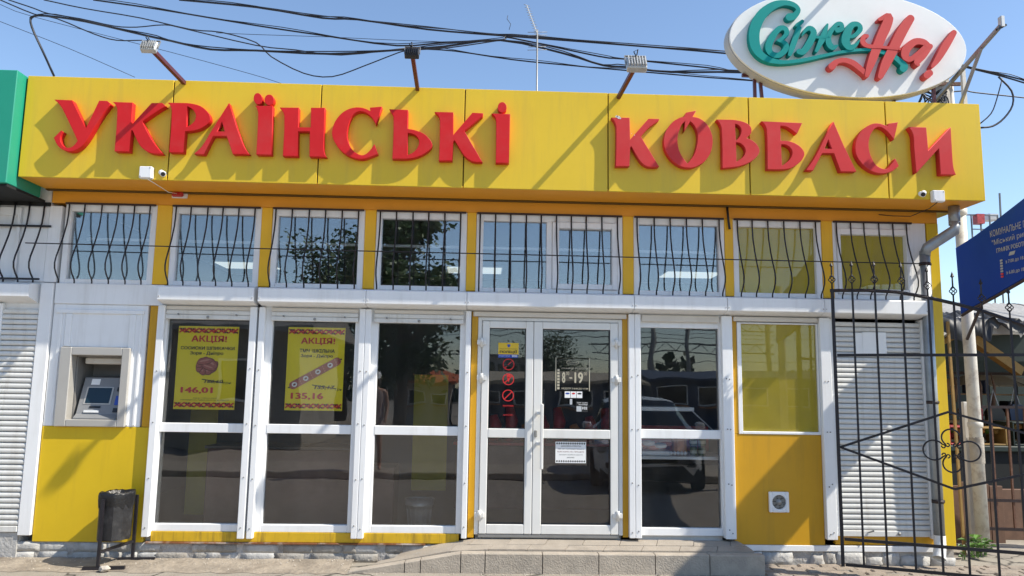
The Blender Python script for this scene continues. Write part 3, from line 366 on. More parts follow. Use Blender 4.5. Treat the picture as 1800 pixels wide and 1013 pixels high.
STROKES=[('swash', 0, [(2910, 5240, 39), (2923, 5243, 38), (2935, 5245, 36), (2948, 5249, 34), (2960, 5256, 32), (2972, 5268, 29), (2985, 5284, 27), (2996, 5301, 24), (3000, 5316, 23), (2996, 5330, 22), (2987, 5344, 22), (2973, 5357, 23), (2956, 5367, 24), (2936, 5375, 25), (2912, 5382, 26), (2885, 5385, 27), (2858, 5385, 28), (2831, 5380, 31), (2803, 5373, 34), (2774, 5362, 37), (2745, 5347, 39), (2715, 5327, 42), (2684, 5302, 45), (2655, 5275, 48), (2630, 5244, 50), (2609, 5211, 51), (2590, 5174, 52), (2575, 5137, 52), (2565, 5099, 52), (2558, 5062, 52), (2556, 5024, 52), (2557, 4987, 51), (2561, 4954, 50), (2567, 4925, 47), (2577, 4899, 44), (2590, 4876, 41), (2605, 4855, 38), (2625, 4836, 36), (2647, 4819, 34), (2673, 4805, 31), (2701, 4794, 29), (2732, 4786, 26), (2765, 4780, 23), (2801, 4776, 21), (2839, 4776, 19), (2881, 4779, 18), (2927, 4785, 18), (2974, 4793, 18), (3021, 4802, 18), (3069, 4813, 17), (3118, 4825, 17), (3168, 4839, 17), (3218, 4852, 16), (3270, 4865, 16), (3323, 4878, 16), (3377, 4891, 15), (3430, 4902, 15), (3485, 4912, 15), (3541, 4920, 14), (3594, 4926, 14), (3642, 4930, 14), (3682, 4930, 14), (3717, 4927, 15), (3750, 4922, 16), (3782, 4915, 18), (3815, 4908, 19), (3848, 4898, 21), (3879, 4888, 22), (3907, 4876, 24), (3931, 4862, 25), (3953, 4846, 26), (3972, 4830, 27), (3988, 4816, 28), (4001, 4804, 30), (4011, 4793, 32), (4018, 4783, 34), (4023, 4774, 36), (4023, 4767, 36), (4019, 4760, 37), (4014, 4755, 37), (4010, 4749, 37)]), ('в', 0, [(2783, 4991, 11), (2796, 4997, 13), (2809, 5003, 15), (2821, 5010, 17), (2833, 5018, 19), (2846, 5029, 20), (2859, 5041, 22), (2870, 5054, 23), (2876, 5066, 24), (2878, 5080, 25), (2876, 5095, 25), (2872, 5108, 25), (2864, 5117, 25), (2853, 5123, 25), (2840, 5126, 26), (2824, 5125, 26), (2808, 5118, 27), (2791, 5104, 28), (2773, 5083, 29), (2755, 5060, 31), (2739, 5035, 32), (2724, 5010, 32), (2710, 4982, 33), (2700, 4954, 33), (2694, 4930, 33), (2694, 4909, 32), (2698, 4890, 31), (2706, 4874, 30), (2717, 4861, 29), (2730, 4852, 28), (2747, 4845, 28), (2766, 4842, 27), (2783, 4843, 27), (2800, 4849, 27), (2817, 4860, 27), (2833, 4873, 28), (2846, 4886, 28), (2855, 4899, 28), (2862, 4914, 28), (2866, 4929, 27), (2867, 4943, 27), (2864, 4954, 25), (2857, 4965, 24), (2847, 4974, 22), (2837, 4981, 20), (2826, 4985, 18), (2814, 4988, 16), (2800, 4989, 13), (2788, 4991, 11)]), ('і', 0, [(3002, 5129, 23), (2992, 5103, 24), (2982, 5077, 25), (2972, 5051, 26), (2962, 5026, 27), (2952, 4999, 27), (2942, 4972, 27), (2932, 4946, 27), (2923, 4923, 27), (2916, 4903, 25), (2910, 4886, 23), (2904, 4869, 20), (2898, 4853, 18)]), ('dot', 0, [(2984, 5158, 21), (2996, 5167, 20), (3008, 5177, 19), (3020, 5186, 18), (3032, 5196, 18)]), ('ж', 0, [(3027, 5050, 5), (3035, 5064, 8), (3043, 5079, 11), (3051, 5093, 14), (3060, 5105, 17), (3070, 5115, 19), (3082, 5124, 22), (3094, 5129, 24), (3105, 5130, 25), (3118, 5125, 27), (3130, 5115, 28), (3140, 5101, 29), (3143, 5083, 30), (3136, 5057, 31), (3122, 5025, 32), (3106, 4993, 34), (3090, 4965, 34), (3075, 4941, 34), (3060, 4920, 33), (3045, 4903, 32), (3031, 4890, 31), (3020, 4884, 31), (3010, 4883, 30), (3000, 4884, 29), (2991, 4885, 28)]), ('ж2', 0, [(3281, 5175, 10), (3270, 5142, 15), (3258, 5109, 22), (3246, 5076, 27), (3233, 5042, 30), (3216, 5007, 29), (3198, 4971, 25), (3180, 4935, 21), (3161, 4899, 17)]), ('ж3', 0, [(3378, 5120, 27), (3389, 5123, 27), (3401, 5126, 26), (3412, 5130, 26), (3419, 5136, 25), (3422, 5147, 24), (3422, 5162, 23), (3419, 5176, 22), (3414, 5184, 21), (3405, 5187, 21), (3393, 5186, 21), (3379, 5181, 21), (3364, 5171, 21), (3348, 5154, 21), (3330, 5130, 21), (3313, 5105, 22), (3300, 5081, 23), (3291, 5058, 24), (3285, 5035, 26), (3282, 5013, 28), (3283, 4993, 30), (3288, 4975, 30), (3297, 4959, 31), (3308, 4947, 30), (3320, 4939, 28), (3331, 4939, 25), (3344, 4945, 19), (3357, 4953, 14), (3370, 4960, 8)]), ('ж4', 0, [(3142, 5043, 12), (3161, 5041, 13), (3180, 5039, 13), (3199, 5037, 14), (3218, 5037, 14), (3237, 5040, 14), (3256, 5044, 13), (3275, 5050, 13), (3293, 5054, 12)]), ('е', 0, [(3429, 5045, 10), (3457, 5049, 12), (3485, 5052, 14), (3512, 5057, 17), (3536, 5066, 19), (3557, 5079, 20), (3577, 5097, 22), (3592, 5115, 24), (3602, 5132, 24), (3604, 5148, 24), (3601, 5163, 24), (3593, 5176, 23), (3583, 5184, 23), (3570, 5188, 24), (3553, 5187, 26), (3535, 5183, 28), (3519, 5173, 30), (3505, 5157, 33), (3491, 5135, 35), (3479, 5110, 37), (3469, 5087, 39), (3461, 5064, 40), (3454, 5041, 41), (3451, 5018, 41), (3451, 4999, 41), (3457, 4981, 39), (3466, 4965, 37), (3479, 4952, 35), (3491, 4945, 32), (3505, 4945, 28), (3520, 4951, 25), (3535, 4960, 21), (3548, 4970, 17), (3559, 4981, 14), (3569, 4994, 12), (3578, 5007, 9), (3587, 5021, 7)]), ('Н', 1, [(3798, 5245, 16), (3824, 5256, 22), (3852, 5268, 28), (3876, 5278, 33), (3891, 5277, 38), (3894, 5265, 42), (3888, 5243, 45), (3878, 5216, 47), (3866, 5188, 48), (3853, 5158, 49), (3837, 5125, 49), (3819, 5090, 48), (3803, 5054, 47), (3787, 5018, 46), (3770, 4979, 46), (3754, 4942, 44), (3739, 4907, 43), (3726, 4875, 42), (3715, 4846, 41), (3703, 4818, 39), (3692, 4789, 37), (3680, 4759, 34), (3668, 4728, 30), (3656, 4696, 25), (3644, 4665, 21)]), ('Н2', 1, [(3651, 4665, 19), (3637, 4681, 21), (3622, 4697, 23), (3607, 4713, 25), (3591, 4728, 27), (3572, 4745, 27), (3552, 4762, 28), (3531, 4778, 28), (3510, 4790, 28), (3489, 4800, 27), (3467, 4806, 26), (3447, 4811, 25), (3427, 4812, 24), (3408, 4812, 24), (3389, 4808, 24), (3372, 4803, 24), (3356, 4796, 25), (3342, 4785, 27), (3329, 4772, 30), (3317, 4758, 33), (3305, 4745, 36)]), ('Н3', 1, [(4108, 5263, 38), (4088, 5234, 41), (4068, 5206, 44), (4047, 5176, 47), (4026, 5142, 48), (4004, 5103, 49), (3980, 5060, 49), (3956, 5016, 49), (3933, 4971, 48), (3909, 4926, 48), (3884, 4880, 48), (3861, 4835, 48), (3839, 4794, 46), (3822, 4757, 42), (3806, 4724, 37), (3792, 4692, 32), (3777, 4659, 27)]), ('Н4', 1, [(3665, 5067, 19), (3657, 5067, 19), (3648, 5067, 20), (3641, 5065, 21), (3634, 5060, 21), (3628, 5049, 23), (3622, 5034, 24), (3619, 5018, 26), (3620, 5004, 27), (3625, 4993, 26), (3634, 4982, 25), (3647, 4972, 23), (3665, 4965, 21), (3688, 4961, 20), (3715, 4960, 18), (3747, 4959, 16), (3784, 4958, 15), (3827, 4955, 14), (3876, 4951, 14), (3928, 4947, 14), (3978, 4944, 14)]), ('а', 1, [(4279, 4983, 21), (4267, 4994, 24), (4254, 5005, 27), (4241, 5015, 29), (4225, 5022, 31), (4206, 5027, 32), (4185, 5030, 32), (4162, 5030, 32), (4140, 5025, 33), (4117, 5013, 34), (4094, 4994, 37), (4072, 4974, 39), (4055, 4954, 40), (4042, 4933, 40), (4034, 4911, 40), (4030, 4890, 39), (4031, 4873, 37), (4037, 4859, 35), (4049, 4849, 31), (4065, 4842, 28), (4081, 4843, 25), (4099, 4851, 24), (4119, 4867, 23), (4141, 4887, 22), (4162, 4906, 21), (4184, 4926, 21), (4206, 4946, 21), (4229, 4968, 21), (4251, 4989, 21)]), ('а2', 1, [(4288, 4983, 25), (4268, 4958, 27), (4248, 4933, 30), (4229, 4908, 31), (4210, 4886, 33), (4192, 4866, 33), (4173, 4848, 33), (4157, 4832, 33), (4146, 4819, 31), (4143, 4808, 29), (4145, 4800, 25), (4149, 4794, 21), (4153, 4787, 17)]), ('!', 1, [(4532, 5131, 27), (4509, 5095, 30), (4485, 5059, 33), (4461, 5024, 36), (4438, 4988, 37), (4415, 4951, 36), (4392, 4913, 34), (4369, 4877, 32), (4349, 4847, 29), (4333, 4824, 26), (4319, 4806, 23), (4306, 4791, 20), (4293, 4774, 16)]), ('!2', 1, [(4264, 4709, 34), (4256, 4703, 34), (4249, 4696, 34), (4242, 4689, 34), (4234, 4683, 34)])]
CABLES=[('c1', 0.013, [(-4075, 2200, 6604), (-3737, 2200, 6584), (-3399, 2200, 6563), (-3075, 2200, 6537), (-2758, 2200, 6497), (-2456, 2200, 6451), (-2201, 2200, 6417), (-2036, 2200, 6411), (-1917, 2200, 6417), (-1746, 2200, 6413), (-1467, 2200, 6383), (-1134, 2200, 6341), (-815, 2200, 6307), (-519, 2200, 6287), (-237, 2200, 6273), (-10, 2200, 6263), (87, 2200, 6259), (129, 2200, 6257), (300, 2200, 6250), (706, 2200, 6231), (1244, 2200, 6207), (1780, 2200, 6181), (2284, 2200, 6156), (2787, 2200, 6130), (3242, 2200, 6102), (3594, 2200, 6069), (3897, 2200, 6034), (4274, 2200, 6000), (4792, 2200, 5969), (5387, 2200, 5940), (5983, 2200, 5911)]), ('c1b', 0.007, [(-3985, 2250, 6634), (-3687, 2250, 6616), (-3388, 2250, 6597), (-3091, 2250, 6575), (-2816, 2250, 6544), (-2543, 2250, 6509), (-2214, 2250, 6474), (-1766, 2250, 6439), (-1262, 2250, 6403), (-821, 2250, 6371), (-543, 2250, 6346), (-331, 2250, 6325), (-10, 2250, 6303), (527, 2250, 6279), (1176, 2250, 6254), (1789, 2250, 6229), (2257, 2250, 6209), (2688, 2250, 6190), (3260, 2250, 6157), (4081, 2250, 6103), (5046, 2250, 6034), (6016, 2250, 5965)]), ('c2', 0.011, [(-5069, 2000, 6461), (-4799, 2000, 6430), (-4528, 2000, 6399), (-4217, 2000, 6360), (-3825, 2000, 6306), (-3392, 2000, 6243), (-2996, 2000, 6187), (-2679, 2000, 6146), (-2399, 2000, 6112), (-2114, 2000, 6079), (-1798, 2000, 6038), (-1476, 2000, 5997), (-1186, 2000, 5975), (-953, 2000, 5986), (-753, 2000, 6015), (-544, 2000, 6043), (-290, 2000, 6065), (-28, 2000, 6086), (169, 2000, 6103), (217, 2000, 6123), (200, 2000, 6140), (294, 2000, 6130), (622, 2000, 6071), (1061, 2000, 5985), (1415, 2000, 5919), (1562, 2000, 5898), (1623, 2000, 5898), (1765, 2000, 5892), (2085, 2000, 5868), (2487, 2000, 5837), (2840, 2000, 5810), (3019, 2000, 5790), (3148, 2000, 5773), (3470, 2000, 5753), (4130, 2000, 5725), (4988, 2000, 5695), (5849, 2000, 5664)]), ('c3', 0.008, [(-5565, 1800, 6336), (-5405, 1800, 6305), (-5245, 1800, 6273), (-5063, 1800, 6241), (-4839, 1800, 6208), (-4593, 1800, 6175), (-4356, 1800, 6138), (-4134, 1800, 6093), (-3922, 1800, 6046), (-3737, 1800, 6010), (-3594, 1800, 5997), (-3478, 1800, 5996), (-3356, 1800, 5985), (-3206, 1800, 5954), (-3049, 1800, 5913), (-2919, 1800, 5865), (-2843, 1800, 5810), (-2792, 1800, 5748), (-2719, 1800, 5684), (-2595, 1800, 5612), (-2447, 1800, 5537), (-2307, 1800, 5481), (-2185, 1800, 5451), (-2070, 1800, 5440), (-1952, 1800, 5448), (-1829, 1800, 5483), (-1703, 1800, 5537), (-1577, 1800, 5595), (-1444, 1800, 5654), (-1311, 1800, 5715), (-1199, 1800, 5765), (-1136, 1800, 5793), (-1094, 1800, 5808), (-1016, 1800, 5823), (-874, 1800, 5840), (-695, 1800, 5855), (-502, 1800, 5878), (-297, 1800, 5914), (-77, 1800, 5956), (144, 1800, 5999)]), ('c4', 0.014, [(-5233, 1600, 5266), (-5288, 1600, 5370), (-5342, 1600, 5475), (-5397, 1600, 5578), (-5455, 1600, 5685), (-5512, 1600, 5791), (-5553, 1600, 5878), (-5574, 1600, 5936), (-5579, 1600, 5974), (-5565, 1600, 6002), (-5536, 1600, 6021), (-5488, 1600, 6030), (-5405, 1600, 6029), (-5278, 1600, 6020), (-5116, 1600, 6002), (-4924, 1600, 5973), (-4678, 1600, 5924), (-4401, 1600, 5864), (-4176, 1600, 5816), (-4052, 1600, 5791), (-3979, 1600, 5777), (-3885, 1600, 5760), (-3739, 1600, 5728), (-3573, 1600, 5692), (-3399, 1600, 5666), (-3233, 1600, 5661), (-3061, 1600, 5667), (-2850, 1600, 5670), (-2574, 1600, 5663), (-2259, 1600, 5654), (-1951, 1600, 5656), (-1659, 1600, 5676), (-1374, 1600, 5707), (-1120, 1600, 5735), (-918, 1600, 5756), (-748, 1600, 5775), (-561, 1600, 5798), (-341, 1600, 5839), (-105, 1600, 5885), (140, 1600, 5904), (405, 1600, 5874), (679, 1600, 5816), (921, 1600, 5759), (1116, 1600, 5707), (1279, 1600, 5656), (1419, 1600, 5619), (1519, 1600, 5607), (1595, 1600, 5608), (1703, 1600, 5606), (1855, 1600, 5590), (2038, 1600, 5570), (2274, 1600, 5558), (2540, 1600, 5564), (2859, 1600, 5579), (3315, 1600, 5584), (3983, 1600, 5568), (4790, 1600, 5541), (5602, 1600, 5515)]), ('c5', 0.008, [(-6164, 1900, 6368), (-6012, 1900, 6305), (-5861, 1900, 6243), (-5727, 1900, 6194), (-5628, 1900, 6173), (-5545, 1900, 6166), (-5442, 1900, 6143), (-5291, 1900, 6087), (-5120, 1900, 6015), (-4969, 1900, 5956), (-4861, 1900, 5920), (-4773, 1900, 5896), (-4682, 1900, 5882), (-4579, 1900, 5880), (-4473, 1900, 5887), (-4366, 1900, 5893)]), ('c6', 0.008, [(-6092, 1950, 6397), (-5977, 1950, 6361), (-5863, 1950, 6326), (-5765, 1950, 6294), (-5701, 1950, 6270), (-5654, 1950, 6251), (-5583, 1950, 6232), (-5469, 1950, 6215), (-5331, 1950, 6198), (-5190, 1950, 6178), (-5043, 1950, 6149), (-4892, 1950, 6117), (-4758, 1950, 6094), (-4655, 1950, 6084), (-4568, 1950, 6084), (-4474, 1950, 6088), (-4360, 1950, 6102), (-4237, 1950, 6122), (-4122, 1950, 6131), (-4043, 1950, 6126), (-3970, 1950, 6110), (-3833, 1950, 6080), (-3573, 1950, 6023), (-3249, 1950, 5952), (-2965, 1950, 5896), (-2772, 1950, 5871), (-2620, 1950, 5862), (-2460, 1950, 5852), (-2284, 1950, 5829), (-2099, 1950, 5806), (-1882, 1950, 5802), (-1616, 1950, 5832), (-1318, 1950, 5881), (-1019, 1950, 5931)]), ('c7', 0.004, [(-6861, 3000, 6609), (-6536, 3000, 6489), (-6212, 3000, 6370), (-5890, 3000, 6247), (-5572, 3000, 6118), (-5257, 3000, 5985), (-4942, 3000, 5852)]), ('c8', 0.004, [(-7018, 3200, 6963), (-6908, 3200, 6916), (-6797, 3200, 6869), (-6523, 3200, 6790), (-5948, 3200, 6650), (-5210, 3200, 6477), (-4563, 3200, 6324), (-4094, 3200, 6209), (-3717, 3200, 6114), (-3416, 3200, 6036), (-3214, 3200, 5981), (-3089, 3200, 5943), (-2965, 3200, 5905)]), ('c9', 0.01, [(-954, 2400, 6126), (-798, 2400, 6124), (-643, 2400, 6121), (-457, 2400, 6110), (-221, 2400, 6083), (45, 2400, 6047), (311, 2400, 6015), (567, 2400, 5993), (824, 2400, 5976), (1081, 2400, 5960), (1302, 2400, 5945), (1524, 2400, 5931), (1862, 2400, 5912), (2373, 2400, 5882), (3002, 2400, 5847), (3693, 2400, 5817), (4449, 2400, 5798), (5270, 2400, 5785), (6095, 2400, 5771)]), ('c10', 0.004, [(-3716, 2600, 6354), (-3552, 2600, 6352), (-3388, 2600, 6350), (-3180, 2600, 6348), (-2901, 2600, 6348), (-2579, 2600, 6348), (-2249, 2600, 6347), (-1910, 2600, 6343), (-1563, 2600, 6336), (-1249, 2600, 6332), (-993, 2600, 6331), (-770, 2600, 6331), (-548, 2600, 6331)]), ('c11', 0.012, [(6124, 2100, 6016), (6191, 2100, 6008), (6258, 2100, 5999), (6355, 2100, 5984), (6509, 2100, 5956), (6693, 2100, 5920), (6855, 2100, 5888), (6969, 2100, 5862), (7061, 2100, 5840), (7163, 2100, 5818), (7285, 2100, 5798), (7417, 2100, 5778), (7549, 2100, 5759)]), ('c12', 0.012, [(6190, 2200, 6095), (6273, 2200, 6069), (6356, 2200, 6043), (6460, 2200, 6015), (6598, 2200, 5983), (6758, 2200, 5948), (6926, 2200, 5909), (7101, 2200, 5862), (7284, 2200, 5809), (7467, 2200, 5757)]), ('c13', 0.009, [(5594, 1600, 5380), (5739, 1600, 5399), (5884, 1600, 5418), (6000, 1600, 5430), (6050, 1600, 5430), (6072, 1600, 5422), (6146, 1600, 5412), (6327, 1600, 5397), (6562, 1600, 5380), (6768, 1600, 5363), (6910, 1600, 5351), (7022, 1600, 5340), (7135, 1600, 5330)]), ('c14', 0.012, [(6384, 1500, 5587), (6441, 1500, 5527), (6498, 1500, 5467), (6539, 1500, 5406), (6555, 1500, 5344), (6554, 1500, 5282), (6540, 1500, 5221), (6510, 1500, 5160), (6466, 1500, 5100), (6419, 1500, 5048), (6371, 1500, 5004), (6320, 1500, 4968), (6266, 1500, 4940), (6212, 1500, 4926), (6155, 1500, 4920), (6098, 1500, 4914)]), ('c15', 0.008, [(6433, 1500, 5567), (6402, 1500, 5470), (6371, 1500, 5375), (6341, 1500, 5289), (6315, 1500, 5218), (6290, 1500, 5158), (6256, 1500, 5102), (6205, 1500, 5048), (6146, 1500, 4999), (6086, 1500, 4950)])]
# ================================================================== SETTING
g = M().add([(-400, -400, 0), (400, -400, 0), (400, 400, 0), (-400, 400, 0)], [(0, 1, 2, 3)])
gm = mat('dusty_concrete', (0.31, 0.278, 0.228), 0.95, 0.14, 3.0, bump=0.45, bs=60, stain=(0.17, 0.145, 0.12), ss=1.3, sa=0.8)
# thin cracks in the old screed
t_ = gm.node_tree; vo = t_.nodes.new('ShaderNodeTexVoronoi'); vo.feature = 'DISTANCE_TO_EDGE'; vo.inputs['Scale'].default_value = 0.9
ge_ = t_.nodes.new('ShaderNodeNewGeometry'); ns_ = t_.nodes.new('ShaderNodeTexNoise'); ns_.inputs['Scale'].default_value = 5.0
va_ = t_.nodes.new('ShaderNodeVectorMath'); va_.operation = 'MULTIPLY_ADD'; va_.inputs[1].default_value = (0.35, 0.35, 0)
t_.links.new(ge_.outputs['Position'], ns_.inputs['Vector']); t_.links.new(ns_.outputs['Color'], va_.inputs[0]); t_.links.new(ge_.outputs['Position'], va_.inputs[2])
t_.links.new(va_.outputs[0], vo.inputs['Vector'])
rm_ = t_.nodes.new('ShaderNodeMapRange'); rm_.inputs[1].default_value = 0.004; rm_.inputs[2].default_value = 0.02; rm_.inputs[3].default_value = 0.25; rm_.inputs[4].default_value = 1.0
t_.links.new(vo.outputs['Distance'], rm_.inputs[0])
bsd_ = t_.nodes['Principled BSDF']; src_ = bsd_.inputs['Base Color'].links[0].from_socket
ml_ = t_.nodes.new('ShaderNodeVectorMath'); ml_.operation = 'SCALE'
t_.links.new(src_, ml_.inputs[0]); t_.links.new(rm_.outputs[0], ml_.inputs['Scale']); t_.links.new(ml_.outputs[0], bsd_.inputs['Base Color'])
solo('ground', g, gm, kind='structure')
# low irregular apron of cement along the wall foot
ap = M(); nx = 46; rows = [(-0.02, 0.030), (-0.12, 0.022), (-0.26, 0.010), (-0.42, 0.003)]
vs = []
for j, (yy, zz) in enumerate(rows):
    for i in range(nx):
        x = -4.9 + i * (3.75 / (nx - 1)); vs.append((x, yy - (random.random() * .07 if j == 3 else 0), zz + random.uniform(-.004, .005) * (j < 3)))
ap.add(vs, [(j * nx + i, (j + 1) * nx + i, (j + 1) * nx + i + 1, j * nx + i + 1) for j in range(3) for i in range(nx - 1)])
solo('cement_apron', ap, mat('wet_cement', (0.30, 0.255, 0.20), 0.9, 0.25, 5.0, bump=0.8, bs=25, stain=(0.13, 0.105, 0.08), ss=2.2, sa=0.9), kind='structure')
# street behind the viewer
solo('road', M().add([(-120, -6.35, .004), (120, -6.35, .004), (120, -1.7, .004), (-120, -1.7, .004)], [(0, 1, 2, 3)]), 'road', kind='structure')
solo('road_beyond', M().add([(-120, -40, .004), (120, -40, .004), (120, -8.2, .004), (-120, -8.2, .004)], [(0, 1, 2, 3)]), 'road', kind='structure')
kb = tag(part('kerb', B(-60, 60, -6.52, -6.36, 0, .12, .015), 'concrete', None), kind='structure') if False else solo('kerb', B(-60, 60, -6.52, -6.36, 0, .12, .015), 'concrete', kind='structure')
solo('pavement', B(-60, 60, -8.2, -6.53, 0, .11, .01), 'concrete', kind='structure')

# entrance platform: kerb stones in front, tiles on top
YK = -0.41
def ztop(x): return 0.010 + max(0.0, min(1.0, (x + 1.14) / .98)) * 0.162
plat = solo('entrance_platform', M().add(
    [(-1.12, YK + .05, 0), (2.53, YK + .05, 0), (2.43, -.005, 0), (-.75, -.005, 0),
     (-1.12, YK + .05, .004), (-.16, YK + .05, .158), (2.53, YK + .05, .158), (2.43, -.005, .208), (-.15, -.005, .208), (-.75, -.005, .02)],
    [(0, 3, 2, 1), (0, 1, 6, 5, 4), (1, 2, 7, 6), (2, 3, 9, 8, 7), (0, 4, 9, 3), (4, 5, 8, 9), (5, 6, 7, 8)]), 'mortar', kind='structure')
kx = [-1.14, -.65, -.51, -.158, .057, .565, 1.065, 1.57, 2.06, 2.56]
for a, b in zip(kx[:-1], kx[1:]):
    a += .004; b -= .004; za, zb = ztop(a), ztop(b); c = .008
    m = M().add([(a, YK, 0), (b, YK, 0), (b, YK + .1, 0), (a, YK + .1, 0), (a, YK, za - c), (b, YK, zb - c), (b, YK + c, zb), (a, YK + c, za), (b, YK + .1, zb), (a, YK + .1, za)],
                [(3, 2, 1, 0), (0, 1, 5, 4), (4, 5, 6, 7), (7, 6, 8, 9), (2, 3, 9, 8), (0, 4, 7, 9, 3), (1, 2, 8, 6, 5)])
    part('kerb_stone', m, 'concrete', plat)
ze = [YK + .1, -.175, -.004]
for r in range(2):
    off = .17 if r else 0
    xs = [-.95 + off + i * .345 for i in range(12)]
    for i in range(11):
        a, b = xs[i] + .003, min(xs[i + 1] - .003, 2.5)
        if b - a < .05: continue
        y0, y1 = ze[r] + .003, ze[r + 1] - .003
        f = lambda x, y: max(.012, ztop(x) + .002 + (y - YK) / .41 * .05 * max(0.0, min(1.0, (x + .8) / .6)))
        sk = .05 if True else 0
        p = [(a, y0), (b, y0), (b + sk, y1), (a + sk, y1)]
        p = [(min(x, 2.55 - (y - YK) / .41 * .12), y) for x, y in p]; j = random.uniform(-.002, .003)
        vs = [(x, y, f(x, y) + j) for x, y in p] + [(x, y, f(x, y) - .03) for x, y in p]
        part('paving_tile', M().add(vs, [(0, 1, 2, 3), (7, 6, 5, 4), (0, 4, 5, 1), (1, 5, 6, 2), (2, 6, 7, 3), (3, 7, 4, 0)]), 'tile', plat)

# grit and crumbs swept against the wall foot
random.seed(5); gr_ = M()
for k in range(420):
    x = random.uniform(-4.9, -1.0) if k < 300 else random.uniform(-1.0, 2.6)
    y = -.03 - abs(random.gauss(0, .16)) if k < 300 else YK - .01 - abs(random.gauss(0, .05)); r = random.uniform(.003, .009); z = .03 if y > -.1 else (.02 if y > -.24 else .006)
    if k >= 300: z = .003
    q = [(x + r * random.uniform(.6, 1.2) * math.cos(t), y + r * random.uniform(.6, 1.2) * math.sin(t), z) for t in (0, 1.6, 3.1, 4.7)] + [(x, y, z + r * random.uniform(.5, 1.1))]
    gr_.add(q, [(0, 1, 4), (1, 2, 4), (2, 3, 4), (3, 0, 4)])
solo('grit', gr_, 'stone', 'grit and crumbs of mortar along the foot of the wall', 'grit', kind='stuff')

# old block paving by the gate
pav = solo('block_paving', B(2.58, 6.2, -.52, -.012, -.02, .006), 'mortar', kind='structure')
pvs = [shared(M().box(-.098, .098, -.046, .046, -.03, .022, .008), 'paver', 'paver'), shared(M().box(-.094, .096, -.044, .046, -.03, .017, .010), 'paver', 'paver'), shared(M().box(-.097, .092, -.045, .043, -.03, .026, .012), 'paver', 'paver')]
for r in range(5):
    for i in range(18):
        x = 2.69 + i * .2 + (.1 if r % 2 else 0); y = -.47 + r * .098
        if x > 6.05: continue
        inst('paver', random.choice(pvs), pav, (x, y, random.uniform(-.012, .002)), random.uniform(-.03, .03))

# ================================================================== SHOP
shop = thing('shop_building', 'yellow single-storey sausage shop with white framed windows and red lettered fascia', 'shop', (0, 0, 0))
FY = -0.5
# --- body behind the facade
w = M()
w.box(-4.2, -4.08, .13, 5, 0, 3.5); w.box(4.44, 4.55, .02, 5, 0, 3.5); w.box(-4.2, 4.55, 5.0, 5.1, 0, 3.5)
part('rear_wall', w, 'plaster', shop)
part('roof', B(-4.24, 4.56, -.38, 5.1, 3.56, 3.72), 'roof_sheet', shop)
wl = M()
wl.box(-4.08, -3.1, .05, .12, 0, 1.255); wl.box(-4.08, -3.1, .05, .12, 1.875, 2.3); wl.box(-4.08, -3.87, .05, .12, 1.256, 1.874); wl.box(-3.385, -3.1, .05, .12, 1.256, 1.874)
piers = [ (-2.21, -2.06), (-1.2, -1.05), (-.19, -.04), (1.345, 1.51), (2.32, 4.44)]
for a, b in piers: wl.box(a, b, .05, .12, .0, 2.58)
wl.box(-4.08, 4.44, .05, .12, 0, .26); wl.box(-4.08, 4.44, .05, .12, 2.24, 2.59)
part('wall', wl, 'white', shop)
# interior lining
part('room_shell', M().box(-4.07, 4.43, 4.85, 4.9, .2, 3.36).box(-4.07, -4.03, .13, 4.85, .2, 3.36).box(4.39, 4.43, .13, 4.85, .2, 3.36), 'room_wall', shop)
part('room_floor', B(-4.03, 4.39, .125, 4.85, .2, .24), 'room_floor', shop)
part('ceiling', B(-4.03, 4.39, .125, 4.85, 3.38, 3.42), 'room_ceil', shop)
part('curtain_rail', B(-4.0, 4.3, .30, .325, 3.03, 3.055), 'white', shop)
# --- beam and soffit
part('beam', B(-4.2, 4.56, -.012, .12, 3.335, 3.452, .004), 'orange', shop)
part('soffit', B(-4.245, 4.74, -.485, .0, 3.462, 3.475), 'orange', shop)
part('soffit_strip', B(-4.245, 4.74, -.06, -.0155, 3.448, 3.4605, .003), 'seam', shop)
# --- fascia box with cassette panels
fas = part('fascia', B(-4.243, 4.738, -.478, -.36, 3.4765, 4.395), 'seam', shop)
sx = [-4.25, -2.914, -1.556, -.216, 1.136, 2.48, 3.808, 4.745]
for a, b in zip(sx[:-1], sx[1:]):
    a += .0055; b -= .0055
    m = M().box(a, b, FY, -.479, 3.455, 4.412, .003)
    part('fascia_panel', m, 'yellow', fas)
part('end_panel', M().box(4.7385, 4.7445, -.478, .3, 3.46, 4.408), 'yellow', fas)
part('end_panel', M().box(-4.25, -4.244, -.478, .3, 3.46, 4.408), 'yellow', fas)
part('coping', B(-4.252, 4.748, -.474, -.34, 4.4125, 4.419, .002), 'yellow', fas)

# --- upper row
MT['film'] = glass_mat('film_glass', (.96, .97, .95), .7, .0, .0006)
UP = [(-4.06, -3.186), (-3.043, -2.182), (-2.078, -1.18), (-1.07, -.18), (-.089, 1.36), (1.468, 2.38), (2.466, 3.36), (3.473, 4.43)]
for a, b in zip([u[1] for u in UP], [u[0] for u in UP[1:]] + [None]):
    if b is None: continue
    part('pilaster', B(a + .001, b - .001, -.022, .12, 2.556, 3.334, .003), 'pilaster', shop)
cp = part('corner_pilaster', B(4.4405, 4.556, -.022, .12, .17, 3.334, .004), 'yellow_wall', shop)
def frame(m, x0, x1, z0, z1, l, r, bt, tp, y0=-.012, y1=.05, b=.004):
    m.box(x0, x0 + l, y0, y1, z0, z1, b); m.box(x1 - r, x1, y0, y1, z0, z1, b)
    m.box(x0 + l, x1 - r, y0 + .001, y1 - .001, z0, z0 + bt, b); m.box(x0 + l, x1 - r, y0 + .001, y1 - .001, z1 - tp, z1, b)
    return m
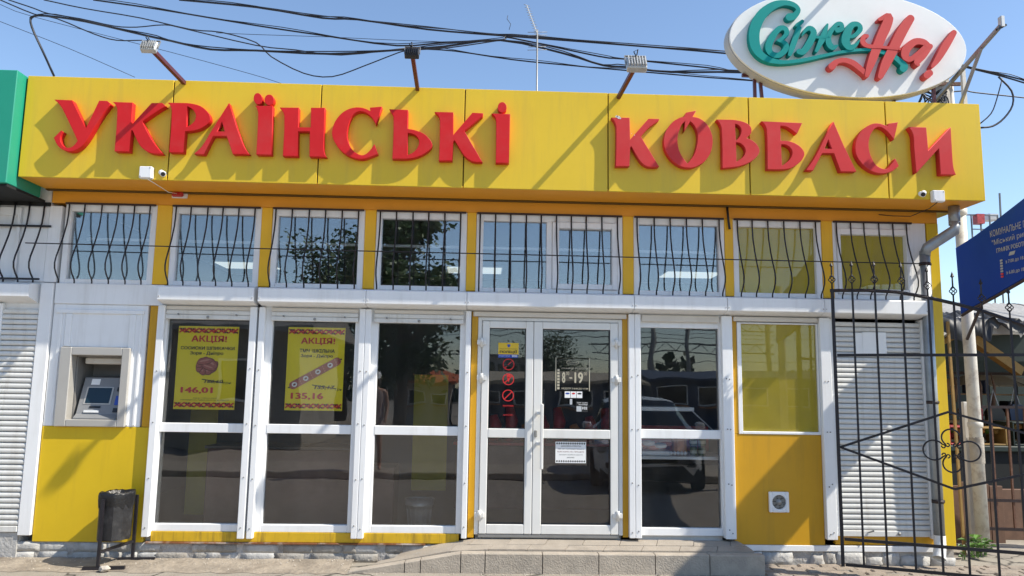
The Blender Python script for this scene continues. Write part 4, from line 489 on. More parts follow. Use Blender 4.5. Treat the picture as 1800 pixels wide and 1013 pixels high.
def pane(parent, x0, x1, z0, z1, y=.03, mt='glass', name='pane'):
    return part(name, B(x0 - .008, x1 + .008, y, y + .006, z0 - .008, z1 + .008), mt, parent)
for i, (a, b) in enumerate(UP):
    m = M()
    if i == 4:
        frame(m, a, b, 2.55, 3.334, .07, .055, .04, .075); m.box(.605, .66, -.011, .049, 2.59, 3.259, .003)
        wn = part('window', m, 'white', shop)
        pane(wn, -.018, .605, 2.59, 3.258, mt='glass_up')
        part('sash', frame(M(), .662, 1.303, 2.592, 3.256, .066, .05, .05, .06, -.03, .045), 'white', wn)
        pane(wn, .728, 1.253, 2.642, 3.196, mt='glass_up')
    elif i == 7:
        frame(m, a, b - .0, 2.55, 3.334, .04, .16, .05, .07)
        wn = part('window', m, 'white', shop)
        part('sash', frame(M(), 3.515, 4.268, 2.602, 3.262, .036, .05, .05, .06, -.03, .045), 'white', wn)
        pane(wn, 3.551, 4.218, 2.652, 3.202, mt='film')
    else:
        frame(m, a, b, 2.55, 3.334, .055, .06, .045, .075)
        wn = part('window', m, 'white', shop)
        pane(wn, a + .055, b - .06, 2.595, 3.259, mt='film' if i == 6 else 'glass_up')
    if i in (6, 7):
        part('blind', B(a + .05, b - .05, .0385, .0415, 2.58, 3.28), 'olive', wn, 'olive yellow film covering the window')

# --- roller shutter boxes
def roller(x0, x1, nm='roller_box', par=shop):
    m = M().prism([(.0, 2.548), (-.17, 2.528), (-.185, 2.515), (-.185, 2.397), (-.178, 2.39), (0, 2.355)], 'x', x0, x1)
    o = part(nm, m, 'white', par)
    for x in (x0 + .012, x1 - .012):
        part('end_cap', M().box(x - .011, x + .011, -.1875, -.02, 2.415, 2.51, .002), 'white', o)
        part('screw', M().lathe([(0, -.1905), (.0045, -.190), (.0045, -.187)], 6, (x, 0, 2.425), 'y'), 'steel_grey', o)
    return o
for a, b in [(-3.055, -2.165), (-2.125, -1.118), (-1.114, -.164), (-.16, 1.437), (1.442, 2.338), (2.343, 3.29), (3.295, 4.31)]:
    roller(a, b)
part('cover_board', B(-4.08, -3.06, -.03, .05, 2.352, 2.55, .004), 'white', shop)

# --- shop windows below
def shopwin(x0, x1, g0, g1, low=.265):
    m = frame(M(), x0, x1, low, 2.36, g0 - x0, x1 - g1, .332 - low, .13)
    m.box(g0, g1, -.016, .048, 1.166, 1.25, .004)
    wn = part('window', m, 'white', shop)
    pane(wn, g0, g1, .332, 1.166); pane(wn, g0, g1, 1.25, 2.23)
    return wn
L1 = shopwin(-3.07, -2.2, -3.013, -2.236)
L2 = shopwin(-2.09, -1.175, -2.02, -1.232)
L3 = shopwin(-1.085, -.165, -1.01, -.223)
L6 = shopwin(1.5, 2.335, 1.532, 2.304, .263)
# lowered end slats of the shutters above the panes
for x0, x1 in [(-3.02, -2.226), (-2.03, -1.2), (-1.05, -.19)]:
    sh = part('roller_shutter', M().box(x0, x1, -.052, -.03, 2.226, 2.268, .004), 'shutter', shop)
    part('slat', M().box(x0, x1, -.050, -.032, 2.271, 2.312, .006), 'shutter', sh)
    part('slat', M().box(x0, x1, -.048, -.034, 2.315, 2.352, .006), 'cream', sh)
    xm = (x0 + x1) / 2
    part('lock', M().lathe([(0, -.06), (.012, -.059), (.014, -.052)], 10, (xm, 0, 2.247), 'y'), 'steel_grey', sh)
    for xx in (x0 + .12, x1 - .13):
        part('bolt', M().lathe([(0, -.064), (.008, -.063), (.009, -.052)], 8, (xx, 0, 2.272), 'y').bar((xx, -.06, 2.272), (xx + .012, -.066, 2.262), .006), 'steel_grey', sh)
part('roller_shutter', B(1.535, 2.30, -.05, -.03, 2.285, 2.352, .006), 'cream', shop)
part('roller_shutter', B(-.1, 1.39, -.05, -.03, 2.305, 2.352, .006), 'cream', shop)
part('roller_shutter', B(2.44, 3.28, -.05, -.03, 2.305, 2.352, .006), 'cream', shop)
# guide rails / cover strips
scr = shared(M().lathe([(0, -.006), (.006, -.005), (.007, 0)], 8, (0, 0, 0), 'y'), 'steel_grey', 'screw')
for a, b, lo, nsc in [(-3.087, -3.021, .222, 1), (-2.223, -2.158, .213, 1), (-2.138, -2.081, .213, 1), (-1.186, -1.13, .222, 1), (-1.128, -1.072, .222, 1), (-.169, -.119, .232, 1),
                  (1.406, 1.462, .247, 1), (1.464, 1.522, .247, 1), (2.316, 2.419, .245, 2), (3.285, 3.386, .248, 2), (4.302, 4.362, .262, 1)]:
    o = part('guide_rail', B(a, b, -.072, .04, lo, 2.353, .005), 'white', shop)
    for z in (.32, .75, 1.25, 1.75):
        for q in range(nsc):
            inst('screw', scr, o, ((a + b) / 2 + (q - (nsc - 1) / 2) * .03, -.0725, z + random.uniform(-.02, .02)))
# yellow trims
MT['skirt'] = mat('scuffed_skirting', (0.64, 0.40, 0.014), 0.5, 0.08, 8.0, stain=(0.10, 0.06, 0.025), ss=3.2, sa=0.75, streak=True)
part('skirting', B(-3.02, -.19, -.02, .05, .176, .264, .003), 'skirt', shop)
part('trim', B(-.112, -.052, -.018, .05, .232, 2.352, .003), 'yellow_dark', shop)
part('trim', B(1.352, 1.405, -.018, .05, .245, 2.352, .003), 'yellow_dark', shop)
part('trim', B(-3.182, -3.088, -.012, .05, 1.207, 2.349, .003), 'yellow_dark', shop)
part('yellow_panel', B(-4.083, -3.088, -.022, .05, .165, 1.2055, .004), 'yellow_wall', shop)
part('yellow_panel', B(2.42, 3.284, -.018, .05, .19, 1.218, .003), 'yellow_dark', shop)
part('yellow_panel', B(2.42, 2.479, -.017, .05, 1.2195, 2.352, .003), 'yellow_dark', shop)
part('skirting', B(3.387, 4.40, -.016, .05, .198, .276, .003), 'yellow_dark', shop)
ow = part('window', frame(M(), 2.48, 3.283, 1.2195, 2.3, .04, .012, .026, .015, -.026, .05), 'white', shop)
part('blind', B(2.5, 3.275, .012, .018, 1.235, 2.29), 'olive', ow, 'olive yellow film covering the window')
part('pane', B(2.515, 3.272, .0, .005, 1.242, 2.287), 'film', ow)
# --- entrance door
dr = part('door', M().box(-.05, -.012, -.02, .05, .262, 2.303, .004).box(1.312, 1.351, -.02, .05, .262, 2.303, .004).box(-.012, 1.312, -.019, .049, 2.268, 2.303, .004), 'white_door', shop)
part('threshold', B(-.012, 1.312, -.03, .05, .236, .268, .004), 'steel_grey', dr)
def leaf(x0, x1, g0, g1):
    m = frame(M(), x0, x1, .27, 2.264, g0 - x0, x1 - g1, .088, .068, -.035, .03, .006)
    m.box(g0, g1, -.036, .029, 1.154, 1.24, .006)
    d = part('door_leaf', m, 'white_door', dr)
    # d is level 2; its panes hang below the same frame
    for z0, z1 in ((.358, 1.154), (1.24, 2.196)):
        part('pane', B(g0 - .006, g1 + .006, .0, .006, z0 - .006, z1 + .006), 'glass', dr)
        gk = M()
        for a_, b_ in ((g0, g0 + .007), (g1 - .007, g1)): gk.box(a_, b_, -.028, -.0005, z0, z1)
        gk.box(g0 + .007, g1 - .007, -.028, -.0005, z0, z0 + .007).box(g0 + .007, g1 - .007, -.028, -.0005, z1 - .007, z1)
        part('gasket', gk, 'black', dr)
leaf(-.008, .4865, .062, .414); leaf(.4905, 1.308, .575, 1.232)
hd = M().box(.556, .585, -.115, -.085, .872, 1.48, .006)
hd.box(.52, .585, -.086, -.07, 1.375, 1.405, .003).box(.52, .54, -.072, -.034, 1.375, 1.405, .003)
hd.box(.52, .585, -.086, -.07, 1.09, 1.12, .003).box(.52, .54, -.072, -.034, 1.09, 1.12, .003)
part('handle', hd, 'white_door', dr)
part('lock', M().box(.502, .53, -.05, -.033, 1.165, 1.23, .006), 'steel_grey', dr)
for x, z in ((1.29, 2.07), (1.29, 1.72), (1.3, .45), (-.012, 2.06), (-.008, 1.72), (-.004, .445)):
    part('hinge', M().lathe([(0, -.05), (.014, -.05), (.014, -.012), (.017, -.01), (.017, .04), (0, .04)], 8, (x, -.05, z)).box(x - .045, x + .045, -.05, -.034, z - .028, z + .02, .004), 'white_door', dr)
# --- plinth with whitewashed masonry
pl = part('plinth', B(-4.9, 4.44, -.008, .049, -.05, .163), 'whitewash', shop)
def rough_block(x0, x1, y0, z0, z1, j):
    m = M(); nx_, nz_ = 4, 3; vs = []
    for k in range(nz_ + 1):
        for i in range(nx_ + 1):
            e = (i in (0, nx_)) + (k in (0, nz_))
            vs.append((x0 + (x1 - x0) * i / nx_ + random.uniform(-j, j), y0 + (.005, .0)[e == 0] + random.uniform(-j, j) + (.004 if e == 2 else 0), z0 + (z1 - z0) * k / nz_ + random.uniform(-j, j) * .7))
    w_ = nx_ + 1; fs = [(k * w_ + i, k * w_ + i + 1, (k + 1) * w_ + i + 1, (k + 1) * w_ + i) for k in range(nz_) for i in range(nx_)]
    rim = [i for i in range(w_)] + [k * w_ + nx_ for k in range(1, nz_ + 1)] + [nz_ * w_ + i for i in range(nx_ - 1, -1, -1)] + [k * w_ for k in range(nz_ - 1, 0, -1)]
    o = len(vs); vs += [(vs[r][0], .0, vs[r][2]) for r in rim]; n_ = len(rim)
    fs += [(rim[q], o + q, o + (q + 1) % n_, rim[(q + 1) % n_]) for q in range(n_)]
    return m.add(vs, fs, True)
x = -4.85
while x < -.6:
    wd = random.uniform(.12, .34)
    for r, (z0, z1) in enumerate(((-.005, .078), (.078, .16))):
        if random.random() < .10: continue
        o = random.uniform(-.06, .06)
        part('stone', rough_block(x + o, x + o + wd - .006, -.014 - random.uniform(0, .008), z0 + random.uniform(0, .006), z1 - random.uniform(0, .006), .0022), 'plinth' if x < -3.0 or random.random() < .25 else 'plinth_dirty', pl)
    x += wd
x = 2.5
while x < 4.35:
    wd = random.uniform(.1, .3)
    if random.random() < .72:
        m = rough_block(x, x + wd - .02, -.022 - random.uniform(0, .02), random.uniform(-.01, .01), random.uniform(.085, .13), .009)
        part('stone', m, 'plinth', pl)
    x += wd
part('flashing', B(-3.06, -1.5, -.034, .012, .158, .1735, .002), 'rust_strip', pl)
part('flashing', B(-1.495, -.5, -.031, .012, .161, .1735, .002), 'rust_strip', pl)
part('flashing', B(2.5, 4.4, -.03, .012, .135, .188, .003), 'white', pl)
# --- big roller shutter on the right
def big_shutter(x0, x1, z0, z1, par, mt='shutter'):
    sh = part('roller_shutter', M().box(x0, x1, -.046, -.022, z0, z0 + .055, .005), mt, par)
    p = .0497; n = int((z1 - z0 - .06) / p)
    prof = [(-.024, 0), (-.0355, .004), (-.0405, .014), (-.041, .026), (-.037, .038), (-.0285, .0445), (-.024, .0455)]
    me = shared(M().prism(prof, 'x', x0 - (x0 + x1) / 2, x1 - (x0 + x1) / 2), mt, 'slat')
    for k in range(n):
        inst('slat', me, sh, ((x0 + x1) / 2 + random.uniform(-.0015, .0015), random.uniform(-.002, .001), z0 + .058 + k * p + random.uniform(-.0006, .0006)), random.uniform(-.003, .003))
    return sh
rs = big_shutter(3.43, 4.30, .278, 2.352, shop)
part('bottom_lock', M().lathe([(0, -.062), (.014, -.06), (.016, -.046)], 10, (3.99, 0, .306), 'y'), 'steel_grey', rs)
part('bottom_lock', M().bar((3.69, -.05, .318), (3.735, -.075, .335), .012), 'steel_grey', rs)
part('side_strip', B(3.387, 3.429, -.03, .04, .278, 2.352, .003), 'white', shop)
# ================================================================== SIGNS
sg = thing('lettering_sign', 'large raised red Cyrillic letters across the yellow shop fascia', 'sign', (0, FY, 3.7))
for i, (ch, paths) in enumerate(LETTERS):
    me = curve_mesh([[(x / 1000, z / 1000) for x, z in p] for p in paths], .069, .0025)
    me.transform(Matrix.Translation((0, -.535, 0)))
    part('letter', me, 'red' if i < 10 else 'red_faded', sg)

for cx, cz, r_ in ((1.222, 4.150, .020), (1.205, 4.156, .012), (1.238, 4.140, .010), (1.372, 3.98, .005), (1.345, 3.995, .004)):
    a_ = [(cx + r_ * random.uniform(.5, 1.1) * math.cos(t), -.5705, cz + r_ * random.uniform(.5, 1.1) * math.sin(t)) for t in [q * math.pi / 5 for q in range(10)]]
    part('bare_patch', M().add(a_, [list(range(10))]), 'fridge', sg, 'flaked white patch on the first letter of the second word')
ov = thing('oval_sign', 'white oval rooftop sign with teal and red script lettering', 'sign', (3.515, -.42, 4.464))
def oval_pts(a, b, n=72, cx=3.515, cz=5.02, th=R(-1.6)):
    return [(cx + a * math.cos(t) * math.cos(th) - b * math.sin(t) * math.sin(th), cz + a * math.cos(t) * math.sin(th) + b * math.sin(t) * math.cos(th)) for t in [2 * math.pi * k / n for k in range(n)]]
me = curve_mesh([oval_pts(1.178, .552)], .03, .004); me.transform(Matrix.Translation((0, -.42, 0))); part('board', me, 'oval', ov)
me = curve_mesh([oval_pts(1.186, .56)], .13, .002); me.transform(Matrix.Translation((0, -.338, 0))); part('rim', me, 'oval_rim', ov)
GR = {'swash': 0, 'в': 1, 'і': 2, 'dot': 2, 'ж': 3, 'ж2': 3, 'ж3': 3, 'ж4': 3, 'е': 4, 'Н': 5, 'Н2': 5, 'Н3': 5, 'Н4': 5, 'а': 6, 'а2': 6, '!': 7, '!2': 7}
groups = {}
for k, (n, c, st) in enumerate(STROKES):
    pts = [(x / 1000, z / 1000, w_ / 1000) for x, z, w_ in st]
    Lh, Rh = [], []
    for i, (x, z, w_) in enumerate(pts):
        a_ = pts[max(i - 1, 0)]; b_ = pts[min(i + 1, len(pts) - 1)]
        dx, dz = b_[0] - a_[0], b_[1] - a_[1]; l = math.hypot(dx, dz) or 1; nx_, nz_ = -dz / l, dx / l
        Lh.append((x + nx_ * w_, z + nz_ * w_)); Rh.append((x - nx_ * w_, z - nz_ * w_))
    y0 = -.4355; y1 = -.496 - .0007 * k
    m = M(); nP = len(pts); vs = []
    def capf(p, side): return p
    for i, ((lx, lz), (rx, rz)) in enumerate(zip(Lh, Rh)):
        yi = y1 - .006 * i / nP; vs += [(lx, yi, lz), (rx, yi, rz), (lx, y0, lz), (rx, y0, rz)]
    fs = []
    for i in range(nP - 1):
        a = i * 4; b = a + 4
        fs += [(a, a + 1, b + 1, b), (a + 2, a, b, b + 2), (a + 1, a + 3, b + 3, b + 1), (a + 3, a + 2, b + 2, b + 3)]
    m.add(vs, fs)
    for e in (0, nP - 1):      # round ends
        x, z, w_ = pts[e]
        prof = [(w_ * math.cos(2 * math.pi * q / 14), w_ * math.sin(2 * math.pi * q / 14)) for q in range(14)]
        m.prism([(x + p, z + q) for p, q in prof], 'y', y1 - .006 * e / nP - .0004, y0)
    groups.setdefault(GR[n], [M(), c])[0].add(m.v, m.f)
for k, (m, c) in groups.items():
    part('swash_letter' if k == 0 else 'letter', m, 'teal' if c == 0 else 'coral', ov)
for x, dx in ((2.62, .0), (2.71, -.04), (4.42, 0), (3.36, 0), (4.0, .02)):
    part('post', M().bar((x, -.30, 4.2), (x + dx, -.30, 4.75), .028), 'maroon', ov)
part('crossbar', M().bar((2.5, -.29, 4.72), (4.5, -.29, 4.7), .03), 'maroon', ov)

# ---- floodlights on arms over the fascia
def floodlight(xb, yb, zb, xe, ye, ze, label, dark=False, tilt=R(-28), sc=1.0):
    f = thing('floodlight', label, 'floodlight', (xb, yb, zb), 'floodlights over the fascia')
    part('arm', M().bar((xb, yb + .25, zb - .06), (xe, ye + .03, ze - .0), .034), 'maroon' , f)
    T = Matrix.Translation((xe, ye, ze)) @ Matrix.Rotation(tilt, 4, 'X') @ Matrix.Rotation(math.pi, 4, 'Z') @ Matrix.Scale(sc, 4)
    h = M().box(-.085, .085, -.03, .035, -.075, .06, .008, T)
    part('housing', h, 'alum' if not dark else 'black', f)
    for k in range(7):
        x = -.072 + k * .024
        part('fin', M().box(x - .004, x + .004, .0355, .062, -.062, .048, 0, T), 'alum' if not dark else 'black', f)
    part('lens', M().box(-.074, .074, -.034, -.0305, -.064, .05, .002, T), 'lens', f)
    for s_ in (-1, 1):
        part('bracket', M().box(s_ * .092 - .003, s_ * .092 + .003, -.008, .012, -.01, .105, 0, T), 'steel_grey', f)
    part('bracket', M().box(-.095, .095, -.008, .012, .1055, .111, 0, T), 'steel_grey', f)
    part('cable', M().tube([T @ Vector((0, .05, .03)), T @ Vector((.03, .09, .06)), T @ Vector((.0, .12, .05)), (xe, ye + .16, ze - .02)], .005, 6), 'cable', f)
    return f
floodlight(-2.80, -.45, 4.42, -2.875, -1.13, 4.44, 'pale floodlight on a maroon arm, leftmost over the fascia', sc=.75)
floodlight(-.665, -.45, 4.42, -.66, -1.13, 4.46, 'dark floodlight on a short arm over the middle of the first word', True, sc=.72)
floodlight(1.215, -.45, 4.41, 1.277, -1.13, 4.42, 'pale ribbed floodlight over the gap between the two words')
# the lamp that lights the oval from its top edge
floodlight(3.50, -.34, 5.66, 3.50, -1.2, 5.82, 'floodlight reaching forward from the top edge of the oval sign')
br = thing('lamp_bracket', 'grey steel bracket with a small lamp reaching out right of the oval sign', 'lamp bracket', (4.7, -.2, 4.4))
part('arm', M().bar((4.60, .0, 4.62), (4.655, -.98, 4.965), .03), 'steel_grey', br)
part('brace', M().bar((4.64, -.32, 4.40), (4.63, -.74, 4.865), .024), 'steel_grey', br)
part('post', M().bar((4.71, -.33, 4.38), (4.71, -.33, 4.82), .035), 'cream', br)
part('lamp', M().box(4.655, 4.69, -1.0, -.95, 4.955, 5.06, .004), 'alum', br)
part('clip', M().bar((4.62, -.98, 4.93), (4.71, -.98, 4.98), .02), 'black', br)

# ---- cameras and junction boxes on the fascia
def camera(x, z, ang, label):
    c = thing('security_camera', label, 'security camera', (x, FY, z), 'security cameras on the fascia')
    d = Vector((math.sin(ang), -math.cos(ang), -.45)).normalized(); p = Vector((x, FY - .05, z))
    part('mount', M().lathe([(0, -.5205), (.022, -.520), (.024, -.5005)], 10, (x, 0, z + .005), 'y').bar((x, FY - .018, z + .005), p, .016), 'white', c)
    a = p - d * .035; b = p + d * .06
    part('body', M().tube([a, a + d * .01, b], [.016, .024, .025], 12), 'white', c)
    part('lens', M().tube([b + d * .0005, b + d * .006], [.02, .018], 12), 'black', c)
def jbox(x, z, label):
    j = thing('junction_box', label, 'junction box', (x, FY, z), 'junction boxes on the fascia')
    part('box', B(x - .057, x + .057, FY - .052, FY - .0005, z - .055, z + .055, .006), 'white', j)
    part('lid', B(x - .052, x + .052, FY - .058, FY - .0525, z - .05, z + .05, .003), 'white', j)
    for s1 in (-1, 1): part('screw', M().lathe([(0, -.5605), (.006, -.560), (.006, -.558)], 6, (x + s1 * .042, 0, z + s1 * .04), 'y'), 'steel_grey', j)
camera(-2.945, 3.51, R(35), 'small white bullet camera under the letter K on the left')
jbox(-3.09, 3.512, 'white square junction box at the left end of the fascia bottom')
camera(4.11, 3.50, R(-35), 'small white bullet camera at the right end of the fascia bottom')
jbox(4.258, 3.478, 'white square junction box at the right end of the fascia bottom')
si = thing('alarm_siren', 'small red and white alarm siren under the left soffit', 'siren', (-2.98, -.02, 3.41))
part('base', M().box(-3.055, -2.905, -.035, -.013, 3.405, 3.468, .006), 'white', si)
part('lamp', M().box(-3.045, -2.935, -.07, -.0355, 3.412, 3.462, .012), 'led_red', si)
solo('thin_cable', M().tube([(-3.07, -.53, 3.45), (-3.05, -.45, 3.44), (-3.02, -.2, 3.42), (-2.99, -.06, 3.44)], .004, 6), 'white', 'thin white cable from the left junction box to the siren', 'cable')
solo('thin_cable', M().tube([(4.25, -.53, 3.42), (4.22, -.45, 3.38), (4.18, -.2, 3.36), (4.1, -.03, 3.40), (3.95, -.03, 3.41)], .004, 6), 'cable', 'thin dark cable hanging below the right junction box', 'cable')

# ================================================================== GRILLES
def bar_pts(x, top=3.335, bot=2.51):
    pr = [(-.03, top), (-.032, 3.22), (-.045, 3.12), (-.085, 2.99), (-.135, 2.87), (-.175, 2.78), (-.19, 2.72), (-.18, 2.67), (-.14, 2.62), (-.085, 2.585), (-.055, 2.565), (-.048, 2.55), (-.197, 2.54)]
    pr = [(-.03, top), (-.032, 3.22), (-.045, 3.12), (-.085, 2.99), (-.135, 2.87), (-.175, 2.78), (-.19, 2.72), (-.183, 2.67), (-.15, 2.62), (-.12, 2.592), (-.105, 2.575), (-.10, 2.56), (-.10, bot + .03)]
    return [(x, y, z) for y, z in pr]
gl = ['above the cash machine, leftmost over the shop', 'above the poster with the sausage bunch', 'above the poster with the long sausage', 'above the third shop window left of the door', 'the widest, above the entrance door', 'above the glazed window right of the door', 'above the olive covered lower window', 'above the right roller shutter']
for i, (a, b) in enumerate(UP):
    n = 10 if i == 4 else 6
    gr = thing('window_grille', 'bellied black iron window grille ' + gl[i], 'window grille', ((a + b) / 2, -.03, 2.55), 'bellied window grilles along the upper windows')
    x0, x1 = a + .035, b - (.06 if i < 7 else .2)
    part('top_rail', B(x0 - .03, x1 + .05, -.042, -.024, 3.318, 3.336, .002), 'iron_brown', gr)
    for k in range(n):
        x = x0 + (x1 - x0) * k / (n - 1)
        j = random.uniform(-.006, .006)
        part('bar', M().tube(bar_pts(x + j), .0075, 6), 'iron', gr)
solo('steel_rod', M().tube([(-4.32, -.165, 2.905), (-2, -.165, 2.90), (0, -.165, 2.898), (2, -.165, 2.895), (4.36, -.165, 2.895)], .0055, 6), 'iron', 'long thin black rod running along all the window grilles', 'rod')

# ================================================================== NEIGHBOUR ON THE LEFT
nb = thing('neighbour_kiosk', 'white clad kiosk with green fascia cut by the left edge of the picture', 'kiosk', (-5.5, 0, 0))
part('wall', B(-8, -4.21, .0, 4, -.05, 3.55), 'white', nb)
part('green_fascia', B(-8, -4.262, -.63, -.1, 3.36, 4.41, .006), 'green_sign', nb)
part('soffit', B(-8, -4.27, -.6, .0, 3.335, 3.358), 'dark', nb)  # near-black colour stands in for the shaded void under the green fascia
part('void_shade_strip', B(-8, -4.211, -.02, -.001, 3.30, 3.334), 'dark', nb)  # added strip, the dark of the void put into its colour
part('panel', B(-4.45, -4.205, -.02, -.001, 2.56, 3.29, .004), 'white', nb)
part('door_panel', frame(M(), -4.78, -4.47, 2.57, 3.28, .03, .03, .03, .08, -.03, -.001), 'white', nb)
part('cladding_strip', B(-4.2, -4.085, -.03, .04, 2.556, 3.30, .004), 'white', nb)
o = part('roller_box', M().prism([(.0, 2.54), (-.17, 2.52), (-.185, 2.51), (-.185, 2.40), (0, 2.35)], 'x', -6, -4.235), 'white', nb)
part('guide_rail', B(-4.208, -4.09, -.045, .04, .222, 2.548, .005), 'white', nb)
part('guide_rail', B(-4.62, -4.54, -.045, -.001, .245, 2.345, .005), 'white', nb)
part('outer_panel', B(-6, -4.625, -.03, -.001, .2, 2.345, .005), 'white', nb)
big_shutter(-4.538, -4.212, .25, 2.34, nb)
part('plinth', B(-6, -4.21, -.03, -.002, -.05, .245), 'plinth', nb)
gr = thing('window_grille', 'bellied black iron grille with two rails on the left neighbour wall', 'window grille', (-4.6, -.03, 2.55), 'bellied window grilles along the upper windows')
for x in (-4.68, -4.53, -4.395, -4.255): part('bar', M().tube(bar_pts(x, 3.33), .0085, 6), 'iron', gr)
part('rail', B(-5, -4.17, -.05, -.032, 3.085, 3.103), 'iron', gr)
part('rail', B(-5, -4.19, -.125, -.107, 2.562, 2.58), 'iron', gr)

# ================================================================== CASH MACHINE
at = thing('cash_machine', 'grey wall-mounted cash machine set in a white panel beside the bin', 'cash machine', (-3.63, 0, 1.2))
wp = M()
wp.box(-4.08, -3.965, -.02, .05, 1.208, 2.35, .003).box(-3.32, -3.198, -.02, .05, 1.208, 2.35, .003).box(-3.965, -3.32, -.019, .05, 1.945, 2.35, .003)
part('white_panel', wp, 'white', at)
for a, b, z0 in ((-4.02, -3.99, 1.21), (-3.955, -3.90, 1.95), (-3.36, -3.305, 1.22), (-3.262, -3.24, 1.22)):
    part('batten', B(a, b, -.032, -.0195, z0, 2.26, .003), 'white', at)
part('batten', B(-4.05, -3.23, -.034, -.0195, 2.262, 2.30, .003), 'white', at)
sr = M()
sr.box(-3.965, -3.86, -.06, .05, 1.206, 1.942, .006).box(-3.395, -3.32, -.06, .05, 1.206, 1.942, .006)
sr.box(-3.86, -3.395, -.058, .05, 1.868, 1.942, .005).box(-3.86, -3.395, -.06, .05, 1.206, 1.272, .006)
part('surround', sr, 'atm', at)
rc = M().box(-3.86, -3.845, .05, .36, 1.272, 1.868).box(-3.41, -3.395, .05, .36, 1.272, 1.868).box(-3.845, -3.41, .05, .36, 1.853, 1.868).box(-3.845, -3.41, .345, .36, 1.272, 1.853).box(-3.845, -3.41, .05, .36, 1.262, 1.272)
part('recess', rc, 'atm_in', at)
fc = part('fascia', M().prism([(-.03, 1.285), (.02, 1.32), (.14, 1.66), (.33, 1.68), (.34, 1.275), (-.03, 1.275)], 'x', -3.81, -3.415), 'atm_face', at)
def onslope(x0, x1, s0, s1, h=.006):   # on the sloping control face
    a = Vector((0, .02, 1.32)); d = (Vector((0, .14, 1.66)) - a); L_ = d.length; d /= L_; nrm = Vector((0, -d.z, d.y))
    p0 = a + d * (s0 * L_) + nrm * .0008; p1 = a + d * (s1 * L_) + nrm * .0008
    vs = [(x0, p0.y, p0.z), (x1, p0.y, p0.z), (x1, p1.y, p1.z), (x0, p1.y, p1.z)]
    q = nrm * h; vs += [(x, y + q.y, z + q.z) for x, y, z in vs]
    return M().add(vs, [(0, 3, 2, 1), (4, 5, 6, 7), (0, 1, 5, 4), (1, 2, 6, 5), (2, 3, 7, 6), (3, 0, 4, 7)])
part('bezel', onslope(-3.765, -3.515, .26, .74, .004), 'atm', fc)
part('screen', onslope(-3.75, -3.53, .29, .71, .008), 'screen', fc)
part('cash_slot', onslope(-3.74, -3.60, .03, .09, .012), 'fridge', fc); part('card_label', onslope(-3.70, -3.60, .16, .21), 'black', fc)
part('sticker', onslope(-3.74, -3.66, .80, .96, .003), 'pr_white', fc)
part('card_reader', onslope(-3.475, -3.43, .62, .72, .02), 'black', fc); part('blue_label', onslope(-3.478, -3.43, .25, .5, .004), 'skyblue', fc)
part('keypad', onslope(-3.475, -3.43, .05, .16, .01), 'black', fc); part('receipt_slot', onslope(-3.475, -3.435, .82, .87, .01), 'black', fc)
part('lamp_strip', B(-3.80, -3.44, .08, .22, 1.79, 1.852, .01), 'cream', at)

# ================================================================== LITTER BIN
bn = thing('litter_bin', 'black steel litter bin with plastic bag on a post frame by the yellow wall', 'litter bin', (-3.2, -.2, 0))
bx = [(-3.36 + (x_ + 3.36) * .86, y_) for x_, y_ in [(-3.36, -.325), (-3.335, -.355), (-3.19, -.365), (-3.13, -.30), (-3.085, -.21), (-3.12, -.12), (-3.26, -.10), (-3.355, -.2)]]
vs = []; n = len(bx); cxm = sum(p[0] for p in bx) / n; cym = sum(p[1] for p in bx) / n
for z, s_ in ((.235, .92), (.235, .97), (.25, 1.0), (.62, 1.03), (.62, .97)):
    vs += [(cxm + (x - cxm) * s_, cym + (y - cym) * s_, z) for x, y in bx]
fs = [(j * n + i, j * n + (i + 1) % n, (j + 1) * n + (i + 1) % n, (j + 1) * n + i) for j in range(4) for i in range(n)] + [list(range(n))[::-1]]
part('bucket', M().add(vs, fs), 'bin', bn)
bg_ = M(); vs = []; nn = 40
for j, (z, s_) in enumerate(((.54, 1.05), (.585, 1.10), (.625, 1.12), (.65, 1.09), (.645, .98), (.58, .9))):
    for i in range(nn):
        u = i / nn * n; a = int(u); fr_ = u - a; p = bx[a % n]; q = bx[(a + 1) % n]
        x = p[0] + (q[0] - p[0]) * fr_; y = p[1] + (q[1] - p[1]) * fr_; k = s_ + random.uniform(-.018, .018)
        vs.append((cxm + (x - cxm) * k, cym + (y - cym) * k, z + random.uniform(-.008, .008) + (random.uniform(-.04, .01) if j == 0 else 0)))
bg_.add(vs, [(j * nn + i, j * nn + (i + 1) % nn, (j + 1) * nn + (i + 1) % nn, (j + 1) * nn + i) for j in range(5) for i in range(nn)], True)
part('bag', bg_, 'bag', bn)
part('post', M().bar((-3.30, -.385, .03), (-3.30, -.385, .60), .024), 'iron', bn)
part('post', M().bar((-3.14, -.085, .03), (-3.14, -.085, .60), .024), 'iron', bn)
part('foot', M().bar((-3.42, -.40, .018), (-3.08, -.36, .018), .035, .03), 'iron', bn)
part('foot', M().bar((-3.26, -.09, .03), (-2.95, -.06, .03), .035, .03), 'iron', bn)
part('stay', M().bar((-3.30, -.385, .15), (-3.14, -.085, .19), .022), 'iron', bn)
def rock(name, c, r, mt, label, cat, flat=.7):
    bm = bmesh.new(); bmesh.ops.create_icosphere(bm, subdivisions=2, radius=1)
    for v in bm.verts:
        v.co = Vector((v.co.x * r * 1.2, v.co.y * r, v.co.z * r * flat)) * random.uniform(.78, 1.1) + Vector(c)
    me = bpy.data.meshes.new(name); bm.to_mesh(me); bm.free()
    return solo(name, me, mt, label, cat)
rock('stone', (-3.21, -.45, .03), .042, 'stone', 'pale broken stone weighing down the foot of the litter bin', 'stone')

